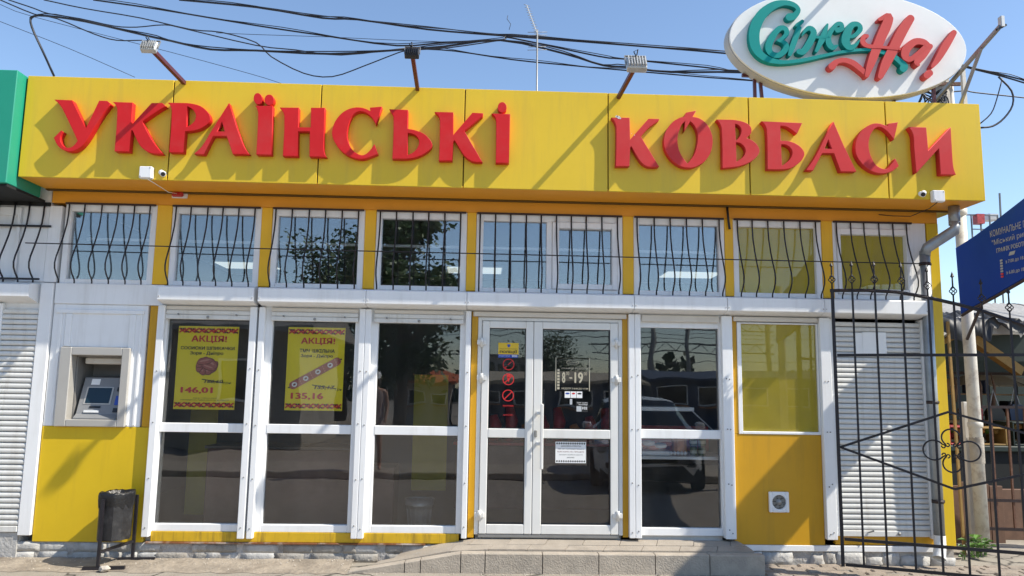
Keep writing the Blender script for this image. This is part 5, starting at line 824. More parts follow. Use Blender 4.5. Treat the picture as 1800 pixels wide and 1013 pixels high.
# ================================================================== POSTERS AND STICKERS
def zigzag(par, x0, x1, z0, z1, y):
    n = 6; wd = (x1 - x0) / n; h = z1 - z0
    zr, zk = M(), M(); e = h * .14
    for i in range(n):
        a = x0 + i * wd
        for s1, (p, q) in enumerate((((a, z0 + h * .1), (a + wd * .62, z1 - h * .1)), ((a, z1 - h * .1), (a + wd * .62, z0 + h * .1)), ((a + wd * .55, z0 + h * .35), (a + wd, z1 - h * .1)), ((a + wd * .55, z1 - h * .35), (a + wd, z0 + h * .1)))):
            dx, dz = q[0] - p[0], q[1] - p[1]; l = math.hypot(dx, dz); nx_, nz_ = -dz / l * e, dx / l * e
            yy = y - .0002 * s1
            zr.add([(p[0] + nx_, yy, p[1] + nz_), (p[0] - nx_, yy, p[1] - nz_), (q[0] - nx_, yy, q[1] - nz_), (q[0] + nx_, yy, q[1] + nz_)], [(0, 1, 2, 3)])
        for cz in (z1 - h * .22, z0 + h * .22):
            for dx in (-.10, .10):
                cx = a + wd * (.31 if cz > (z0 + z1) / 2 else .80) + wd * dx; r = h * .17
                zk.add([(cx + r * math.cos(t), y - .001, cz + r * math.sin(t)) for t in [q * math.pi / 3 for q in range(6)]], [list(range(6))[::-1]])
    part('ornament', zr, 'pr_red', par); part('ornament', zk, 'pr_black', par)
def blob(cx, cz, rx, rz, ang, y, n=18):
    return M().add([(cx + rx * math.cos(t) * math.cos(ang) - rz * math.sin(t) * math.sin(ang), y, cz + rx * math.cos(t) * math.sin(ang) + rz * math.sin(t) * math.cos(ang)) for t in [2 * math.pi * q / n for q in range(n)]], [list(range(n))[::-1]])
def strike(par, x0, z0, x1, z1, y):
    part('strike_line', M().add([(x0, y, z0 - .004), (x1, y, z1 - .004), (x1, y, z1 + .004), (x0, y, z0 + .004)], [(0, 1, 2, 3)]), 'pr_black', par)
def poster(x0, x1, z0, z1, y, label):
    p = thing('poster', label, 'poster', ((x0 + x1) / 2, y, z0), 'yellow sale posters in the windows')
    nx_, nz_ = 10, 12
    vs = [(x0 + (x1 - x0) * i / nx_, y + .0015 * math.sin(i * .9 + j * .5), z0 + (z1 - z0) * j / nz_) for j in range(nz_ + 1) for i in range(nx_ + 1)]
    sh = M().add(vs, [(j * (nx_ + 1) + i, j * (nx_ + 1) + i + 1, (j + 1) * (nx_ + 1) + i + 1, (j + 1) * (nx_ + 1) + i) for j in range(nz_) for i in range(nx_)], True)
    part('sheet', sh, 'poster', p)
    zigzag(p, x0 + .008, x1 - .008, z1 - .068, z1 - .016, y - .003); zigzag(p, x0 + .008, x1 - .008, z0 + .018, z0 + .068, y - .003)
    return p
yp = .046
P1 = poster(-2.925, -2.352, 1.376, 2.167, yp, 'yellow sale poster with a bunch of sausages priced 146,01')
x0, z0 = -2.925, 1.376; u = .573; v = .791
def PX(a): return x0 + u * a
def PZ(a): return z0 + v * (1 - a)
def line(par, s_, a, b, c, d, mt, bold=.02, shear=0.0): text('lettering', s_, PX(a), PX(b), PZ(d), PZ(c), yp - .003, mt, par, bold, shear)
line(P1, 'АКЦІЯ!', .22, .81, .112, .205, 'pr_red', .022)
line(P1, 'СОСИСКИ ШПИКАЧКИ', .055, .945, .245, .285, 'pr_black', .022)
line(P1, 'Зоря - Дніпро', .215, .765, .305, .355, 'pr_black', .018)
line(P1, '166,60', .48, .79, .645, .69, 'pr_black', .02, .25); line(P1, 'грн.', .80, .93, .67, .70, 'pr_black', .01, .25)
strike(P1, PX(.44), PZ(.64), PX(.80), PZ(.68), yp - .0045)
line(P1, '146,01', .10, .63, .735, .815, 'pr_red', .028)
line(P1, 'Акція діє з 13.05.23 по 15.05.23', .31, .70, .858, .873, 'pr_black', .01); line(P1, 'Акція проводиться м. Українка, Київська обл., вул. Юності, 6-А', .11, .91, .880, .897, 'pr_black', .01)
sb = []
for q, a in enumerate((0.3, 1.05, 1.8, 2.5, 3.3, 4.0, 4.8, 5.6)):
    sb += [(.12 * math.cos(a), .48 + .055 * math.sin(a), .125, .075, -a * .9 + 1.2, 'pr_brown3'), (.12 * math.cos(a) - .006, .477 + .055 * math.sin(a), .115, .062, -a * .9 + 1.2, 'pr_brown'), (.115 * math.cos(a) - .012, .468 + .055 * math.sin(a), .075, .022, -a * .9 + 1.2, 'pr_brown2')]
sb += [(-.03, .43, .13, .06, .2, 'pr_brown3'), (-.03, .425, .125, .05, .2, 'pr_brown'), (-.035, .415, .09, .018, .2, 'pr_brown2'), (.04, .50, .12, .055, -.3, 'pr_brown3'), (.04, .495, .112, .045, -.3, 'pr_brown'), (.035, .487, .08, .016, -.3, 'pr_brown2')]
for k, (dx, zc, rx, rz, an, mt) in enumerate(sb):
    part('sausage_print', blob(PX(.5 + dx * .9), PZ(zc), rx * u * 1.0, rz * v * .62, an, yp - .0032 - k * .00015), mt, P1)
P2 = poster(-1.882, -1.335, 1.38, 2.175, yp, 'yellow sale poster with one long sausage priced 135,16')
x0, z0 = -1.882, 1.38; u = .547; v = .795
line(P2, 'АКЦІЯ!', .23, .83, .125, .215, 'pr_red', .022)
line(P2, 'ТМЧ  ШКІЛЬНА', .215, .83, .262, .305, 'pr_black', .022); line(P2, 'Зоря - Дніпро', .24, .80, .325, .372, 'pr_black', .018)
line(P2, '155,17', .50, .86, .70, .75, 'pr_black', .02, .25); line(P2, 'грн', .87, .985, .735, .765, 'pr_black', .01, .25)
strike(P2, PX(.46), PZ(.695), PX(.88), PZ(.735), yp - .0045)
line(P2, '135,16', .10, .665, .79, .875, 'pr_red', .028)
ang = math.atan2(v * .26, u * .66); cx, cz = PX(.505), PZ(.555); L_ = .235; rr = .038
cap_ = [(L_ * math.cos(0) * 0 + L_ + rr * math.cos(t), rr * math.sin(t)) for t in [math.pi / 2 - q * math.pi / 8 for q in range(9)]] + [(-L_ + rr * math.cos(t), rr * math.sin(t)) for t in [-math.pi / 2 - q * math.pi / 8 for q in range(9)]]
rot = lambda a, b: (cx + a * math.cos(ang) - b * math.sin(ang), cz + a * math.sin(ang) + b * math.cos(ang))
part('sausage_print', M().add([(rot(a, b)[0], yp - .0032, rot(a, b)[1]) for a, b in cap_], [list(range(18))]), 'pr_brown', P2)
for k, a in enumerate((-.22, -.10, .03, .16)):
    q = rot(a, .0); part('label_print', blob(q[0], q[1], .026, .024, 0, yp - .0038), 'pr_white', P2)
    part('label_print', blob(q[0], q[1], .014, .009, ang, yp - .0044), 'pr_brown3', P2)
    for b in (.024, 0, -.024):
        q = rot(a + .062, b); part('label_print', blob(q[0], q[1], .009, .006, ang + 1.2, yp - .0038), 'pr_brown2', P2)
for a in (-L_ - rr - .006, L_ + rr + .006):
    q = rot(a, 0); part('tie_print', blob(q[0], q[1], .009, .007, 0, yp - .0034), 'pr_black', P2)

ys = -.0035   # outer face of the door panes
st = thing('police_sticker', 'yellow and blue police guard sticker at the top of the left door leaf', 'sticker', (.245, ys, 1.9))
part('sheet', B(.148, .344, ys, ys + .002, 1.945, 2.056), 'pr_yel', st); part('blue_band', B(.148, .338, ys, ys + .002, 1.913, 1.9445), 'skyblue', st)
part('emblem', M().add([(.235, ys - .001, 2.043), (.264, ys - .001, 2.043), (.264, ys - .001, 2.025), (.2495, ys - .001, 2.01), (.235, ys - .001, 2.025)], [(4, 3, 2, 1, 0)]), 'skyblue', st)
text('lettering', 'ПІД ОХОРОНОЮ', .163, .33, 1.993, 2.002, ys - .001, 'pr_black', st, .01); text('lettering', 'ПОЛІЦІЇ', .163, .33, 1.953, 1.987, ys - .001, 'pr_black', st, .03)
text('lettering', 'ПОЛІЦІЯ ОХОРОНИ', .154, .26, 1.924, 1.934, ys - .001, 'pr_white', st, .01); text('lettering', '9999', .28, .332, 1.92, 1.938, ys - .001, 'pr_white', st, .03)
def prohibit(z, label, what):
    s_ = thing('prohibition_sticker', label, 'sticker', (.25, ys, z - .05), 'red round prohibition stickers on the left door leaf')
    n = 28; m = M(); r0, r1 = .048, .056
    vs = [(.25 + r * math.cos(2 * math.pi * k / n), ys, z + r * math.sin(2 * math.pi * k / n)) for r in (r0, r1) for k in range(n)]
    m.add(vs, [(k, n + k, n + (k + 1) % n, (k + 1) % n) for k in range(n)]); part('ring', m, 'pr_red', s_)
    part('slash', M().add([(.25 + .048 * math.cos(a), ys - .0005, z + .048 * math.sin(a)) for a in (R(225 - 5), R(225 + 5), R(45 - 5), R(45 + 5))], [(0, 1, 2, 3)]), 'pr_red', s_)
    if what == 'smoke':
        part('cigarette', M().add([(.212, ys - .001, z - .018), (.285, ys - .001, z - .018), (.285, ys - .001, z - .006), (.212, ys - .001, z - .006)], [(0, 1, 2, 3)]), 'pr_black', s_)
        part('smoke', M().tube([(.28, ys - .001, z - .004), (.272, ys - .001, z + .008), (.284, ys - .001, z + .016), (.276, ys - .001, z + .028)], .003, 5), 'pr_black', s_)
    if what == 'cup':
        part('ice_cream', M().add([(.235, ys - .001, z + .02), (.268, ys - .001, z + .02), (.252, ys - .001, z - .03)], [(2, 1, 0)]), 'pr_red', s_); part('ice_cream', blob(.252, z + .03, .018, .018, 0, ys - .001), 'pr_red', s_)
prohibit(1.849, 'red round no smoking sticker, top of the three on the door', 'smoke'); prohibit(1.706, 'red round no food sticker, middle of the three on the door', 'cup'); prohibit(1.552, 'red round no entry sticker with bare slash, lowest of the three', '')
tl = thing('text_sticker', 'small red caption lines under the round stickers on the left door leaf', 'sticker', (.25, ys, 1.4))
text('lettering', 'ЗАБОРОНЕНО', .2, .305, 1.447, 1.462, ys, 'pr_red', tl, .02); text('lettering', 'ДЯКУЄМО', .205, .30, 1.36, 1.372, ys, 'pr_red', tl, .02)
hs = thing('hours_sign', 'cream outlined opening hours sticker reading 8 to 19 on the right door leaf', 'sign', (.87, ys, 1.6))
fr2 = M(); frame(fr2, .704, 1.038, 1.604, 1.923, .008, .008, .008, .008, ys - .001, ys + .001, 0); part('border', fr2, 'cream_print', hs)
ovl = M(); n = 28
ovl.add([(.871 + r * .062 * math.cos(2 * math.pi * k / n), ys, 1.878 + r * .024 * math.sin(2 * math.pi * k / n)) for r in (.9, 1.0) for k in range(n)], [(k, n + k, n + (k + 1) % n, (k + 1) % n) for k in range(n)])
part('logo_oval', ovl, 'cream_print', hs)
text('lettering', 'СвіжеНа!', .83, .912, 1.868, 1.888, ys, 'cream_print', hs, .01, .2); text('lettering', 'ГРАФІК РОБОТИ', .765, 1.022, 1.812, 1.828, ys, 'cream_print', hs, .02)
text('lettering', '8', .768, .80, 1.68, 1.785, ys, 'cream_print', hs, .025); text('lettering', '00', .808, .838, 1.755, 1.788, ys, 'cream_print', hs, .01)
text('lettering', '-', .838, .868, 1.722, 1.735, ys, 'cream_print', hs, .02); text('lettering', '19', .888, .972, 1.68, 1.785, ys, 'cream_print', hs, .025); text('lettering', '00', .978, 1.01, 1.755, 1.788, ys, 'cream_print', hs, .01)
text('lettering', 'НЕДІЛЯ З 8.00 ДО 17.00', .765, 1.022, 1.617, 1.636, ys, 'cream_print', hs, .02)
for k in range(7): part('day_mark', B(.722, .744, ys - .0005, ys + .0005, 1.618 + k * .029, 1.639 + k * .029), 'cream_print', hs)
cs = thing('card_sticker', 'small white sticker of three payment card marks on the right door leaf', 'sticker', (.88, ys, 1.53))
for k, (mt, sx_) in enumerate((('skyblue', .02), ('pr_red', .016), ('pr_black', .02))):
    xa = .795 + k * .058; part('card_mark', B(xa, xa + .054, ys - .001, ys + .001, 1.538, 1.6), 'pr_white', cs); part('mark', blob(xa + .027, 1.58, sx_, .008, 0, ys - .002), mt, cs)
part('slip', B(.845, .868, ys - .001, ys + .001, 1.475, 1.528), 'sticker_grey', cs)
ts = thing('notice_sticker', 'dark sticker with white lines below the card marks on the right door leaf', 'sticker', (.96, ys, 1.4))
part('sheet', B(.905, 1.02, ys, ys + .001, 1.405, 1.505), 'pr_black', ts); part('square', B(.91, .958, ys - .001, ys - .0003, 1.41, 1.46), 'sticker_grey', ts)
text('lettering', 'Телефонуйте', .912, 1.016, 1.486, 1.498, ys - .001, 'pr_white', ts, .02); text('lettering', 'на номер', .93, 1.016, 1.468, 1.479, ys - .001, 'pr_white', ts, .02); text('lettering', '102', .965, 1.014, 1.43, 1.455, ys - .001, 'pr_white', ts, .02)
nt_ = thing('paper_notice', 'white paper notice with ornamental borders low on the right door leaf', 'notice', (.856, ys, .924))
part('sheet', B(.71, 1.002, ys, ys + .001, .924, 1.123), 'pr_white', nt_)
for za, zb in ((.93, .952), (1.096, 1.117)):
    m = M()
    for k in range(13):
        cx = .725 + k * .0218; m.add([(cx - .009, ys - .001, (za + zb) / 2), (cx, ys - .001, za), (cx + .009, ys - .001, (za + zb) / 2), (cx, ys - .001, zb)], [(0, 1, 2, 3)])
    part('ornament', m, 'pr_black', nt_)
for k, (s_, a, b) in enumerate((('ШАНОВНІ КЛІЄНТИ!', .765, .955), ('під час повітряної тривоги', .735, .985), ('МАГАЗИН НЕ ПРАЦЮЄ', .73, .985), ('просимо пройти в укриття', .745, .97), ('дякуємо', .82, .89))):
    text('lettering', s_, a, b, 1.075 - k * .027, 1.089 - k * .027, ys - .001, 'pr_black' if k != 2 else 'pr_brown3', nt_, .01)
pn = thing('paper_sheet', 'blank white paper sheets taped to the right roller shutter', 'paper', (3.8, -.05, 2.0))
part('sheet', B(3.64, 3.78, -.0445, -.0432, 2.005, 2.215), 'pr_white', pn); part('sheet', B(3.72, 3.955, -.0475, -.0455, 2.012, 2.222), 'pr_white', pn)

# ---- wall fan
vf = thing('wall_fan', 'white square extractor fan low on the yellow panel', 'fan', (2.843, -.02, .49))
part('cover', frame(M(), 2.748, 2.938, .492, .682, .03, .03, .03, .03, -.05, -.0185, .006), 'white', vf)
n = 32; m = M(); m.add([(2.843 + r * math.cos(2 * math.pi * k / n), yy, .587 + r * math.sin(2 * math.pi * k / n)) for r, yy in ((.094, -.046), (.072, -.05), (.066, -.044), (.066, -.02)) for k in range(n)],
    [(j * n + k, j * n + (k + 1) % n, (j + 1) * n + (k + 1) % n, (j + 1) * n + k) for j in range(3) for k in range(n)])
part('ring', m, 'white', vf)
part('back', B(2.765, 2.92, -.0215, -.0185, .51, .665), 'black', vf)
for k in range(9):
    z = .533 + k * .0135; hw = math.sqrt(max(.0, .066 ** 2 - (z - .587) ** 2)); part('louvre', M().bar((2.843 - hw, -.036, z), (2.843 + hw, -.036, z), .006, .005), 'steel_grey', vf)
part('hub', M().lathe([(0, -.046), (.024, -.044), (.026, -.03)], 16, (2.843, 0, .587), 'y'), 'steel_grey', vf)
for k in range(6): part('blade', M().add([(2.843, -.026, .587), (2.843 + .062 * math.cos(k * 1.047), -.03, .587 + .062 * math.sin(k * 1.047)), (2.843 + .062 * math.cos(k * 1.047 + .6), -.024, .587 + .062 * math.sin(k * 1.047 + .6))], [(0, 1, 2)]), 'atm_in', vf)

# ---- drainpipe
dp = thing('drainpipe', 'grey zinc drainpipe with elbows at the right corner of the shop', 'drainpipe', (4.4, -.1, 0))
part('outlet', M().tube([(4.585, -.25, 3.455), (4.583, -.25, 3.27)], .052, 14), 'zinc', dp)
part('elbow', M().tube([(4.583, -.25, 3.30), (4.58, -.25, 3.22), (4.365, -.13, 3.06), (4.345, -.12, 2.99)], .0525, 14), 'zinc', dp)
part('pipe', M().tube([(4.345, -.12, 3.03), (4.338, -.12, .30)], .0485, 14), 'zinc', dp)
part('shoe', M().tube([(4.338, -.12, .31), (4.335, -.125, .22), (4.28, -.19, .11)], [.052, .052, .056], 14, cap=False), 'oval', dp)
for z in (2.9, 1.55, .62): part('clamp', M().lathe([(.050, z - .015), (.0545, z - .015), (.0545, z + .015), (.050, z + .015)], 14, (4.341, -.12, 0)).box(4.385, 4.41, -.12, -.02, z - .012, z + .012), 'iron_brown', dp)
# ================================================================== IRON GATE
ga = Vector((3.27, -.40, 0)); gd = Vector((.91268, -.40866, 0)); gn = Vector((-.40866, -.91268, 0))
def G(u_, z, o=0.0): return ga + gd * u_ + gn * o + Vector((0, 0, z))
gt = thing('iron_gate', 'open black wrought iron gate leaf with arched top standing before the shutter', 'gate', (3.27, -.40, 0))
def gtop(u_):
    ps = [(-.03, 2.58), (.3, 2.572), (.583, 2.545), (.81, 2.49), (1.032, 2.425), (1.219, 2.362), (1.511, 2.237), (2.0, 1.98)]
    for (a, za), (b, zb) in zip(ps[:-1], ps[1:]):
        if u_ <= b: return za + (zb - za) * (u_ - a) / (b - a)
    return 1.98
us = [.172, .362, .584, .793, .992, 1.209, 1.412, 1.62, 1.82]
part('stile', M().bar(G(0, .085), G(0, 2.585), .042, .03, up=gd), 'iron', gt)
part('stile', M().bar(G(2.0, .085), G(2.0, 2.0), .042, .03, up=gd), 'iron', gt)
part('top_rail', M().tube([G(k * .08 - .02, gtop(k * .08)) for k in range(26)], .016, 4, smooth=False), 'iron', gt)
for nm, z in (('middle_rail', 1.973), ('lower_rail', .322), ('bottom_rail', .10)):
    part(nm, M().bar(G(.02, z), G(1.98, z), .022, .026), 'iron', gt)
for u_ in us: part('bar', M().bar(G(u_, .10, .004), G(u_, gtop(u_), .004), .018, .018, up=gd), 'iron', gt)
for a, b in (((.016, 1.135), (.9, 1.475)), ((.9, 1.475), (1.98, 1.16)), ((.016, 1.135), (.913, .816)), ((.913, .816), (1.98, 1.13))):
    part('diagonal', M().bar(G(a[0], a[1], .014), G(b[0], b[1], .014), .016, .02), 'iron', gt)
def scroll(ang, side):
    pts = []
    c = Vector((.906, 1.142)); d = Vector((math.cos(ang), math.sin(ang))); p = Vector((-d.y, d.x))
    vert = abs(d.y) > .5; cc = c + d * (.112 if vert else .135)
    for k in range(28):
        t = -2.5 + 5.0 * k / 27
        r = .072 if vert else .085
        q = cc + (d * math.cos(t) + p * math.sin(t)) * r
        pts.append(G(q.x, q.y, .02))
    for sgn in (1, -1):
        e = []; base = cc + (d * math.cos(2.5) + p * math.sin(2.5) * sgn) * (.072 if vert else .085)
        for k in range(12):
            t = k / 11 * 4.5; r = .028 * (1 - k / 16)
            q = base + (d * -1) * 0 + (p * -sgn * (1 - math.cos(t)) + d * math.sin(t) * -1) * r * .9
            e.append(G(q.x, q.y, .02))
        part('scroll_end', M().tube(e, .006, 5), 'iron', gt)
    part('scroll', M().tube(pts, .007, 6), 'iron', gt)
for a in (0, math.pi / 2, math.pi, -math.pi / 2): scroll(a, 1)
for u_ in [.0] + us[:8]:
    z = gtop(u_) + .01; h = .27 if u_ > 0 else .26
    fi = part('finial', M().tube([G(u_, z), G(u_, z + .05), G(u_, z + .06)], [.008, .008, .008], 6), 'iron', gt)
    part('spear', M().tube([G(u_, z + .125), G(u_, z + .14), G(u_, z + .215), G(u_, z + .225), G(u_, z + h)], [.011, .008, .007, .018, .001], 6, smooth=False), 'iron', fi)
    bs_ = M()
    for k in range(4):
        a0 = k * math.pi / 2
        bs_.tube([G(u_, z + .055 + .08 * q / 8) + (gd * math.cos(a0 + q * .45) + gn * math.sin(a0 + q * .45)) * .030 * math.sin(math.pi * q / 8) for q in range(9)], .0045, 5)
    part('basket', bs_, 'iron', fi)

# ================================================================== MARKET ENTRANCE: POLES, ARCHED SIGN
pl_ = thing('entrance_pole', 'peeling cream steel pole carrying the blue arched sign', 'pole', (5.27, .75, 0))
part('shaft', M().tube([(5.33, .76, 0), (5.31, .75, 2.0), (5.285, .74, 3.62)], [.068, .063, .06], 16), 'pole_white', pl_)
part('cap', M().lathe([(.06, 3.60), (.075, 3.62), (.075, 3.68), (0, 3.69)], 16, (5.285, .74, 0)), 'pole_white', pl_)
part('band', M().lathe([(.066, 1.28), (.075, 1.29), (.075, 1.33), (.066, 1.34)], 14, (5.32, .754, 0)), 'pole_white', pl_)
part('tape', M().lathe([(.068, .9), (.071, .91), (.071, 1.16), (.068, 1.18)], 14, (5.322, .755, 0)), 'conc_pole', pl_)
solo('entrance_pole', M().tube([(5.27, -5.9, 0), (5.27, -5.9, 3.5)], .065, 14), 'pole_white', 'cream pole at the street end of the arched sign', 'pole')
solo('thin_post', M().bar((4.99, .55, 0), (4.955, .55, 2.4), .024), 'wood_y', 'thin ochre post standing just left of the cream pole', 'post')
bs2 = thing('arched_sign', 'blue arched market sign with white opening hours lettering', 'sign', (5.13, -2.5, 2.5))
tp = [(.62, 3.215), (.3, 3.28), (.0, 3.36), (-.5, 3.505), (-.93, 3.66), (-1.32, 3.79), (-1.72, 4.02), (-1.95, 4.14), (-2.6, 4.3), (-3.4, 4.2), (-4.2, 3.8), (-5.0, 3.45), (-5.8, 3.2)]
bt = [(-5.8, 2.5), (-5.2, 2.62), (-4.6, 2.8), (-3.4, 3.05), (-2.5, 3.1), (-1.6, 3.0), (-1.0, 2.88), (-.45, 2.755), (.05, 2.625), (.4, 2.545), (.6, 2.49)]
cm = curve_mesh([[(y, z) for y, z in tp + bt]], .03, .003)
cm.transform(Matrix.Rotation(math.pi / 2, 4, 'Z')); cm.transform(Matrix.Translation((5.15, 0, 0)))
part('board', cm, 'blue', bs2)
part('edge_tube', M().tube([(5.15, y, z - .015) for y, z in bt], .016, 8), 'iron_brown', bs2)
part('stay', M().bar((5.19, .3, 2.60), (5.22, .65, 2.22), .022), 'iron_brown', bs2)
Tb = Matrix(((0, -1, 0, 5.13), (-1, 0, 0, 0), (0, 0, 1, 0), (0, 0, 0, 1)))   # sign x runs toward the street
def btext(s_, a, b, z0, z1, bold=.02):
    me = heavy(text_mesh(s_), bold)
    xs = [v.co.x for v in me.vertices]; ysb = [v.co.y for v in me.vertices]
    for v in me.vertices:
        v.co = Vector((5.1325 - v.co.z, -(a + (v.co.x - min(xs)) / (max(xs) - min(xs)) * (b - a)), z0 + (v.co.y - min(ysb)) / (max(ysb) - min(ysb)) * (z1 - z0)))
    return part('lettering', me, 'signtext', bs2)
btext('КОМУНАЛЬНЕ ПІДПРИЄМСТВО', -.04, .98, 3.205, 3.285, .01); btext('"Міський ринок" м.Українка', -.02, 1.02, 3.115, 3.185, .01)
btext('ГРАФІК РОБОТИ', .04, .46, 3.04, 3.09, .02); btext('з 7.00 до 18.00', .16, .47, 2.91, 2.95, .02); btext('з 6.00 до 18.00', .16, .47, 2.80, 2.84, .02)
part('logo', M().add([(5.132, -.21, 2.985), (5.132, -.29, 2.985), (5.132, -.31, 3.02), (5.132, -.23, 3.02)], [(0, 1, 2, 3)]), 'signtext', bs2)
for k in range(7): part('day_mark', B(5.128, 5.1325, -.12, -.085, 2.785 + k * .027, 2.803 + k * .027), 'signtext' if k > 1 else 'pr_red', bs2)

# inner gate behind the pole
ig = thing('inner_gate', 'rusty brown bar gate behind the cream pole at the market entrance', 'gate', (5.42, .95, 0))
part('stile', M().bar((5.42, .92, .1), (5.42, .92, 1.52), .05), 'iron_brown', ig)
for z in (1.50, .50, .20): part('rail', M().bar((5.42, .92, z), (7.2, .62, z), .03), 'iron_brown', ig)
for k in range(1, 11): part('bar', M().bar((5.42 + .17 * k, .92 - .0286 * k, .2), (5.42 + .17 * k, .92 - .0286 * k, 1.5), .02), 'rust', ig)
gp = solo('gate_post', B(5.36, 5.41, 1.0, 1.05, 0, 1.55, .005), 'cream', 'pale square post right behind the cream pole', 'post')

# ================================================================== MARKET STALLS BEHIND THE GATE
stl = thing('market_stall', 'dark covered market stall with grey slate roof behind the gate', 'market stall', (7.5, 3.5, 0))
def corr(x0, x1, ya, za, yb, zb, n=48, amp=.022):
    m = M(); vs = []
    for i in range(n + 1):
        x = x0 + (x1 - x0) * i / n; d = amp * math.cos(i * math.pi / 2)
        vs += [(x, ya, za + d), (x + .0, yb, zb + d)]
    m.add(vs, [(2 * i, 2 * i + 2, 2 * i + 3, 2 * i + 1) for i in range(n)], True)
    vs2 = [(x, y, z - .008) for x, y, z in vs]; m.add(vs2, [(2 * i + 1, 2 * i + 3, 2 * i + 2, 2 * i) for i in range(n)], True)
    return m
rsx = [6.35, 7.45, 8.55, 9.65, 10.75, 11.85]
for a, b in zip(rsx[:-1], rsx[1:]):
    part('roof_sheet', corr(a, b + .05, 2.3, 2.56 + random.uniform(-.012, .012), 4.6, 3.1, 40), 'slate', stl)
part('beam', B(6.3, 11, 2.28, 2.36, 2.42, 2.52), 'slate', stl)
for x in (6.4, 8.3, 10.4): part('post', M().bar((x, 2.4, 0), (x, 2.4, 2.5), .08), 'wood', stl)
for x in (6.6, 7.2, 7.8, 8.4, 9.0): part('rafter', M().bar((x, 2.3, 2.50), (x, 4.6, 3.02), .06), 'wood', stl)
part('brace', M().bar((5.3, 2.5, 1.95), (6.4, 2.6, 2.45), .07), 'wood_y', stl); part('brace', M().bar((6.45, 2.6, 2.45), (7.25, 2.7, 1.95), .12), 'wood_y', stl)
part('shade_roof', M().add([(4.75, 2.75, 2.46), (12, 4.55, 3.0), (12, 9.5, 3.0), (4.75, 9.5, 2.55)], [(0, 1, 2, 3)]), 'slate', stl)  # added roof extension, blocks daylight so the stall interior stays dark
part('shade_board', B(4.72, 4.78, 2.2, 9, 0, 2.5), 'wood', stl)  # added side enclosure, hidden by the shop, keeps light out of the stall
part('back_board', B(4.8, 14, 9.0, 9.05, 0, 3.0), 'stall_green', stl)
part('valance', B(4.9, 11.6, 3.4, 3.44, 1.96, 2.12), 'stall_green', stl)
ct = part('counter', B(5.9, 9.5, 2.2, 2.9, .92, .99, .01), 'stall_green', stl); part('counter_front', B(5.95, 9.5, 2.25, 2.29, .0, .918), 'dark', stl)
part('shelf', B(5.9, 9.5, 2.95, 3.4, 1.25, 1.28), 'wood', stl)
tpv = M(); vs = []; NU, NV = 46, 16
for j in range(NV):
    for i in range(NU):
        x = 4.95 + i * .046; q = j / (NV - 1)
        y = 2.12 + q * 1.0 + .03 * math.sin(i * .9 + j); z = 2.53 + q * .24 + .035 * math.sin(i * .7 + j * .9) + .025 * math.sin(i * 1.9 - j * .5) + random.uniform(-.012, .012)
        if j < 5: z -= (5 - j) * .038 * (1.0 if 18 < i < 34 else .35 + .25 * math.sin(i * .5)); y = 2.12 + .12 * q + .03 * math.sin(i * .9 + j)
        vs.append((x, y, z))
tpv.add(vs, [(j * NU + i, j * NU + i + 1, (j + 1) * NU + i + 1, (j + 1) * NU + i) for j in range(NV - 1) for i in range(NU - 1)], True)
solo('tarpaulin', tpv, 'tarp', 'crumpled black tarpaulin over the front edge of the market stall roof', 'tarpaulin')
def umbrella(x, y, z, r, label):
    u_ = thing('market_umbrella', label, 'umbrella', (x, y, 0), 'beige market umbrellas')
    n = 8; m = M(); vs = [(x, y, z + .28)] + [(x + r * math.cos(2 * math.pi * k / n), y + r * math.sin(2 * math.pi * k / n), z) for k in range(n)]
    m.add(vs, [(0, 1 + k, 1 + (k + 1) % n) for k in range(n)]); part('canopy', m, 'beige', u_)
    part('pole', M().tube([(x, y, 0), (x, y, z + .3)], .02, 8), 'iron_brown', u_)
    for k in range(n): part('rib', M().bar((x, y, z + .26), vs[1 + k], .012), 'iron_brown', u_)
umbrella(8.15, 4.7, 1.78, .85, 'beige market umbrella right of the cream pole'); umbrella(6.9, 4.9, 1.85, .6, 'smaller beige market umbrella close to the cream pole')
cr_mats = ['meat', 'wood_y', 'stall_green', 'beige', 'kiosk_blue', 'meat2', 'cream']
lbl = ['red', 'ochre', 'dark green', 'beige', 'blue', 'orange', 'cream']
for k in range(7):
    x = 6.15 + k * .42; mt = cr_mats[k]
    c_ = thing('goods_box', lbl[k] + ' box of goods on the market stall counter', 'box', (x, 2.5, .99), 'boxes on the market stall counter')
    h = random.uniform(.12, .3)
    part('tray', frame(M(), x - .17, x + .17, .992, .992 + h, .02, .02, .02, .02, 2.3, 2.7, .004), mt, c_)
    for q in range(5): part('item', M().lathe([(0, -.05), (.045, -.03), (.055, 0), (.045, .03), (0, .05)], 8, (x - .12 + q * .06, 2.5 + random.uniform(-.1, .1), .99 + h * .8)), random.choice(['meat', 'meat2', 'leaf', 'wood_y']), c_)
for k in range(9):
    x = 5.75 + k * .38; y = 3.2 + .1 * (k % 3); z = 1.36 + .04 * (k % 2)
    mt = ['black', 'stall_green', 'black', 'meat', 'black', 'kiosk_blue', 'black', 'beige', 'black'][k]
    b_ = thing('hanging_bag', ['black', 'dark green', 'second black', 'red', 'third black', 'blue', 'fourth black', 'beige', 'last black'][k] + ' bag hanging inside the market stall, counted from the pole', 'bag', (x, y, z), 'bags hanging in the market stall')
    part('pouch', M().prism([(x - .1, z - .15), (x + .1, z - .16), (x + .12, z + .02), (x + .07, z + .1), (x - .06, z + .11), (x - .12, z + .03)], 'y', y - .05, y + .05), mt, b_)
    part('strap', M().tube([(x - .06, y, z + .1), (x, y, z + .35), (x + .07, y, z + .1)], .008, 5), 'fridge', b_)
random.seed(77)
gk_ = thing('goods_rack', 'crowded dark rack of market goods under the slate roof', 'rack', (7.8, 3.6, 0))
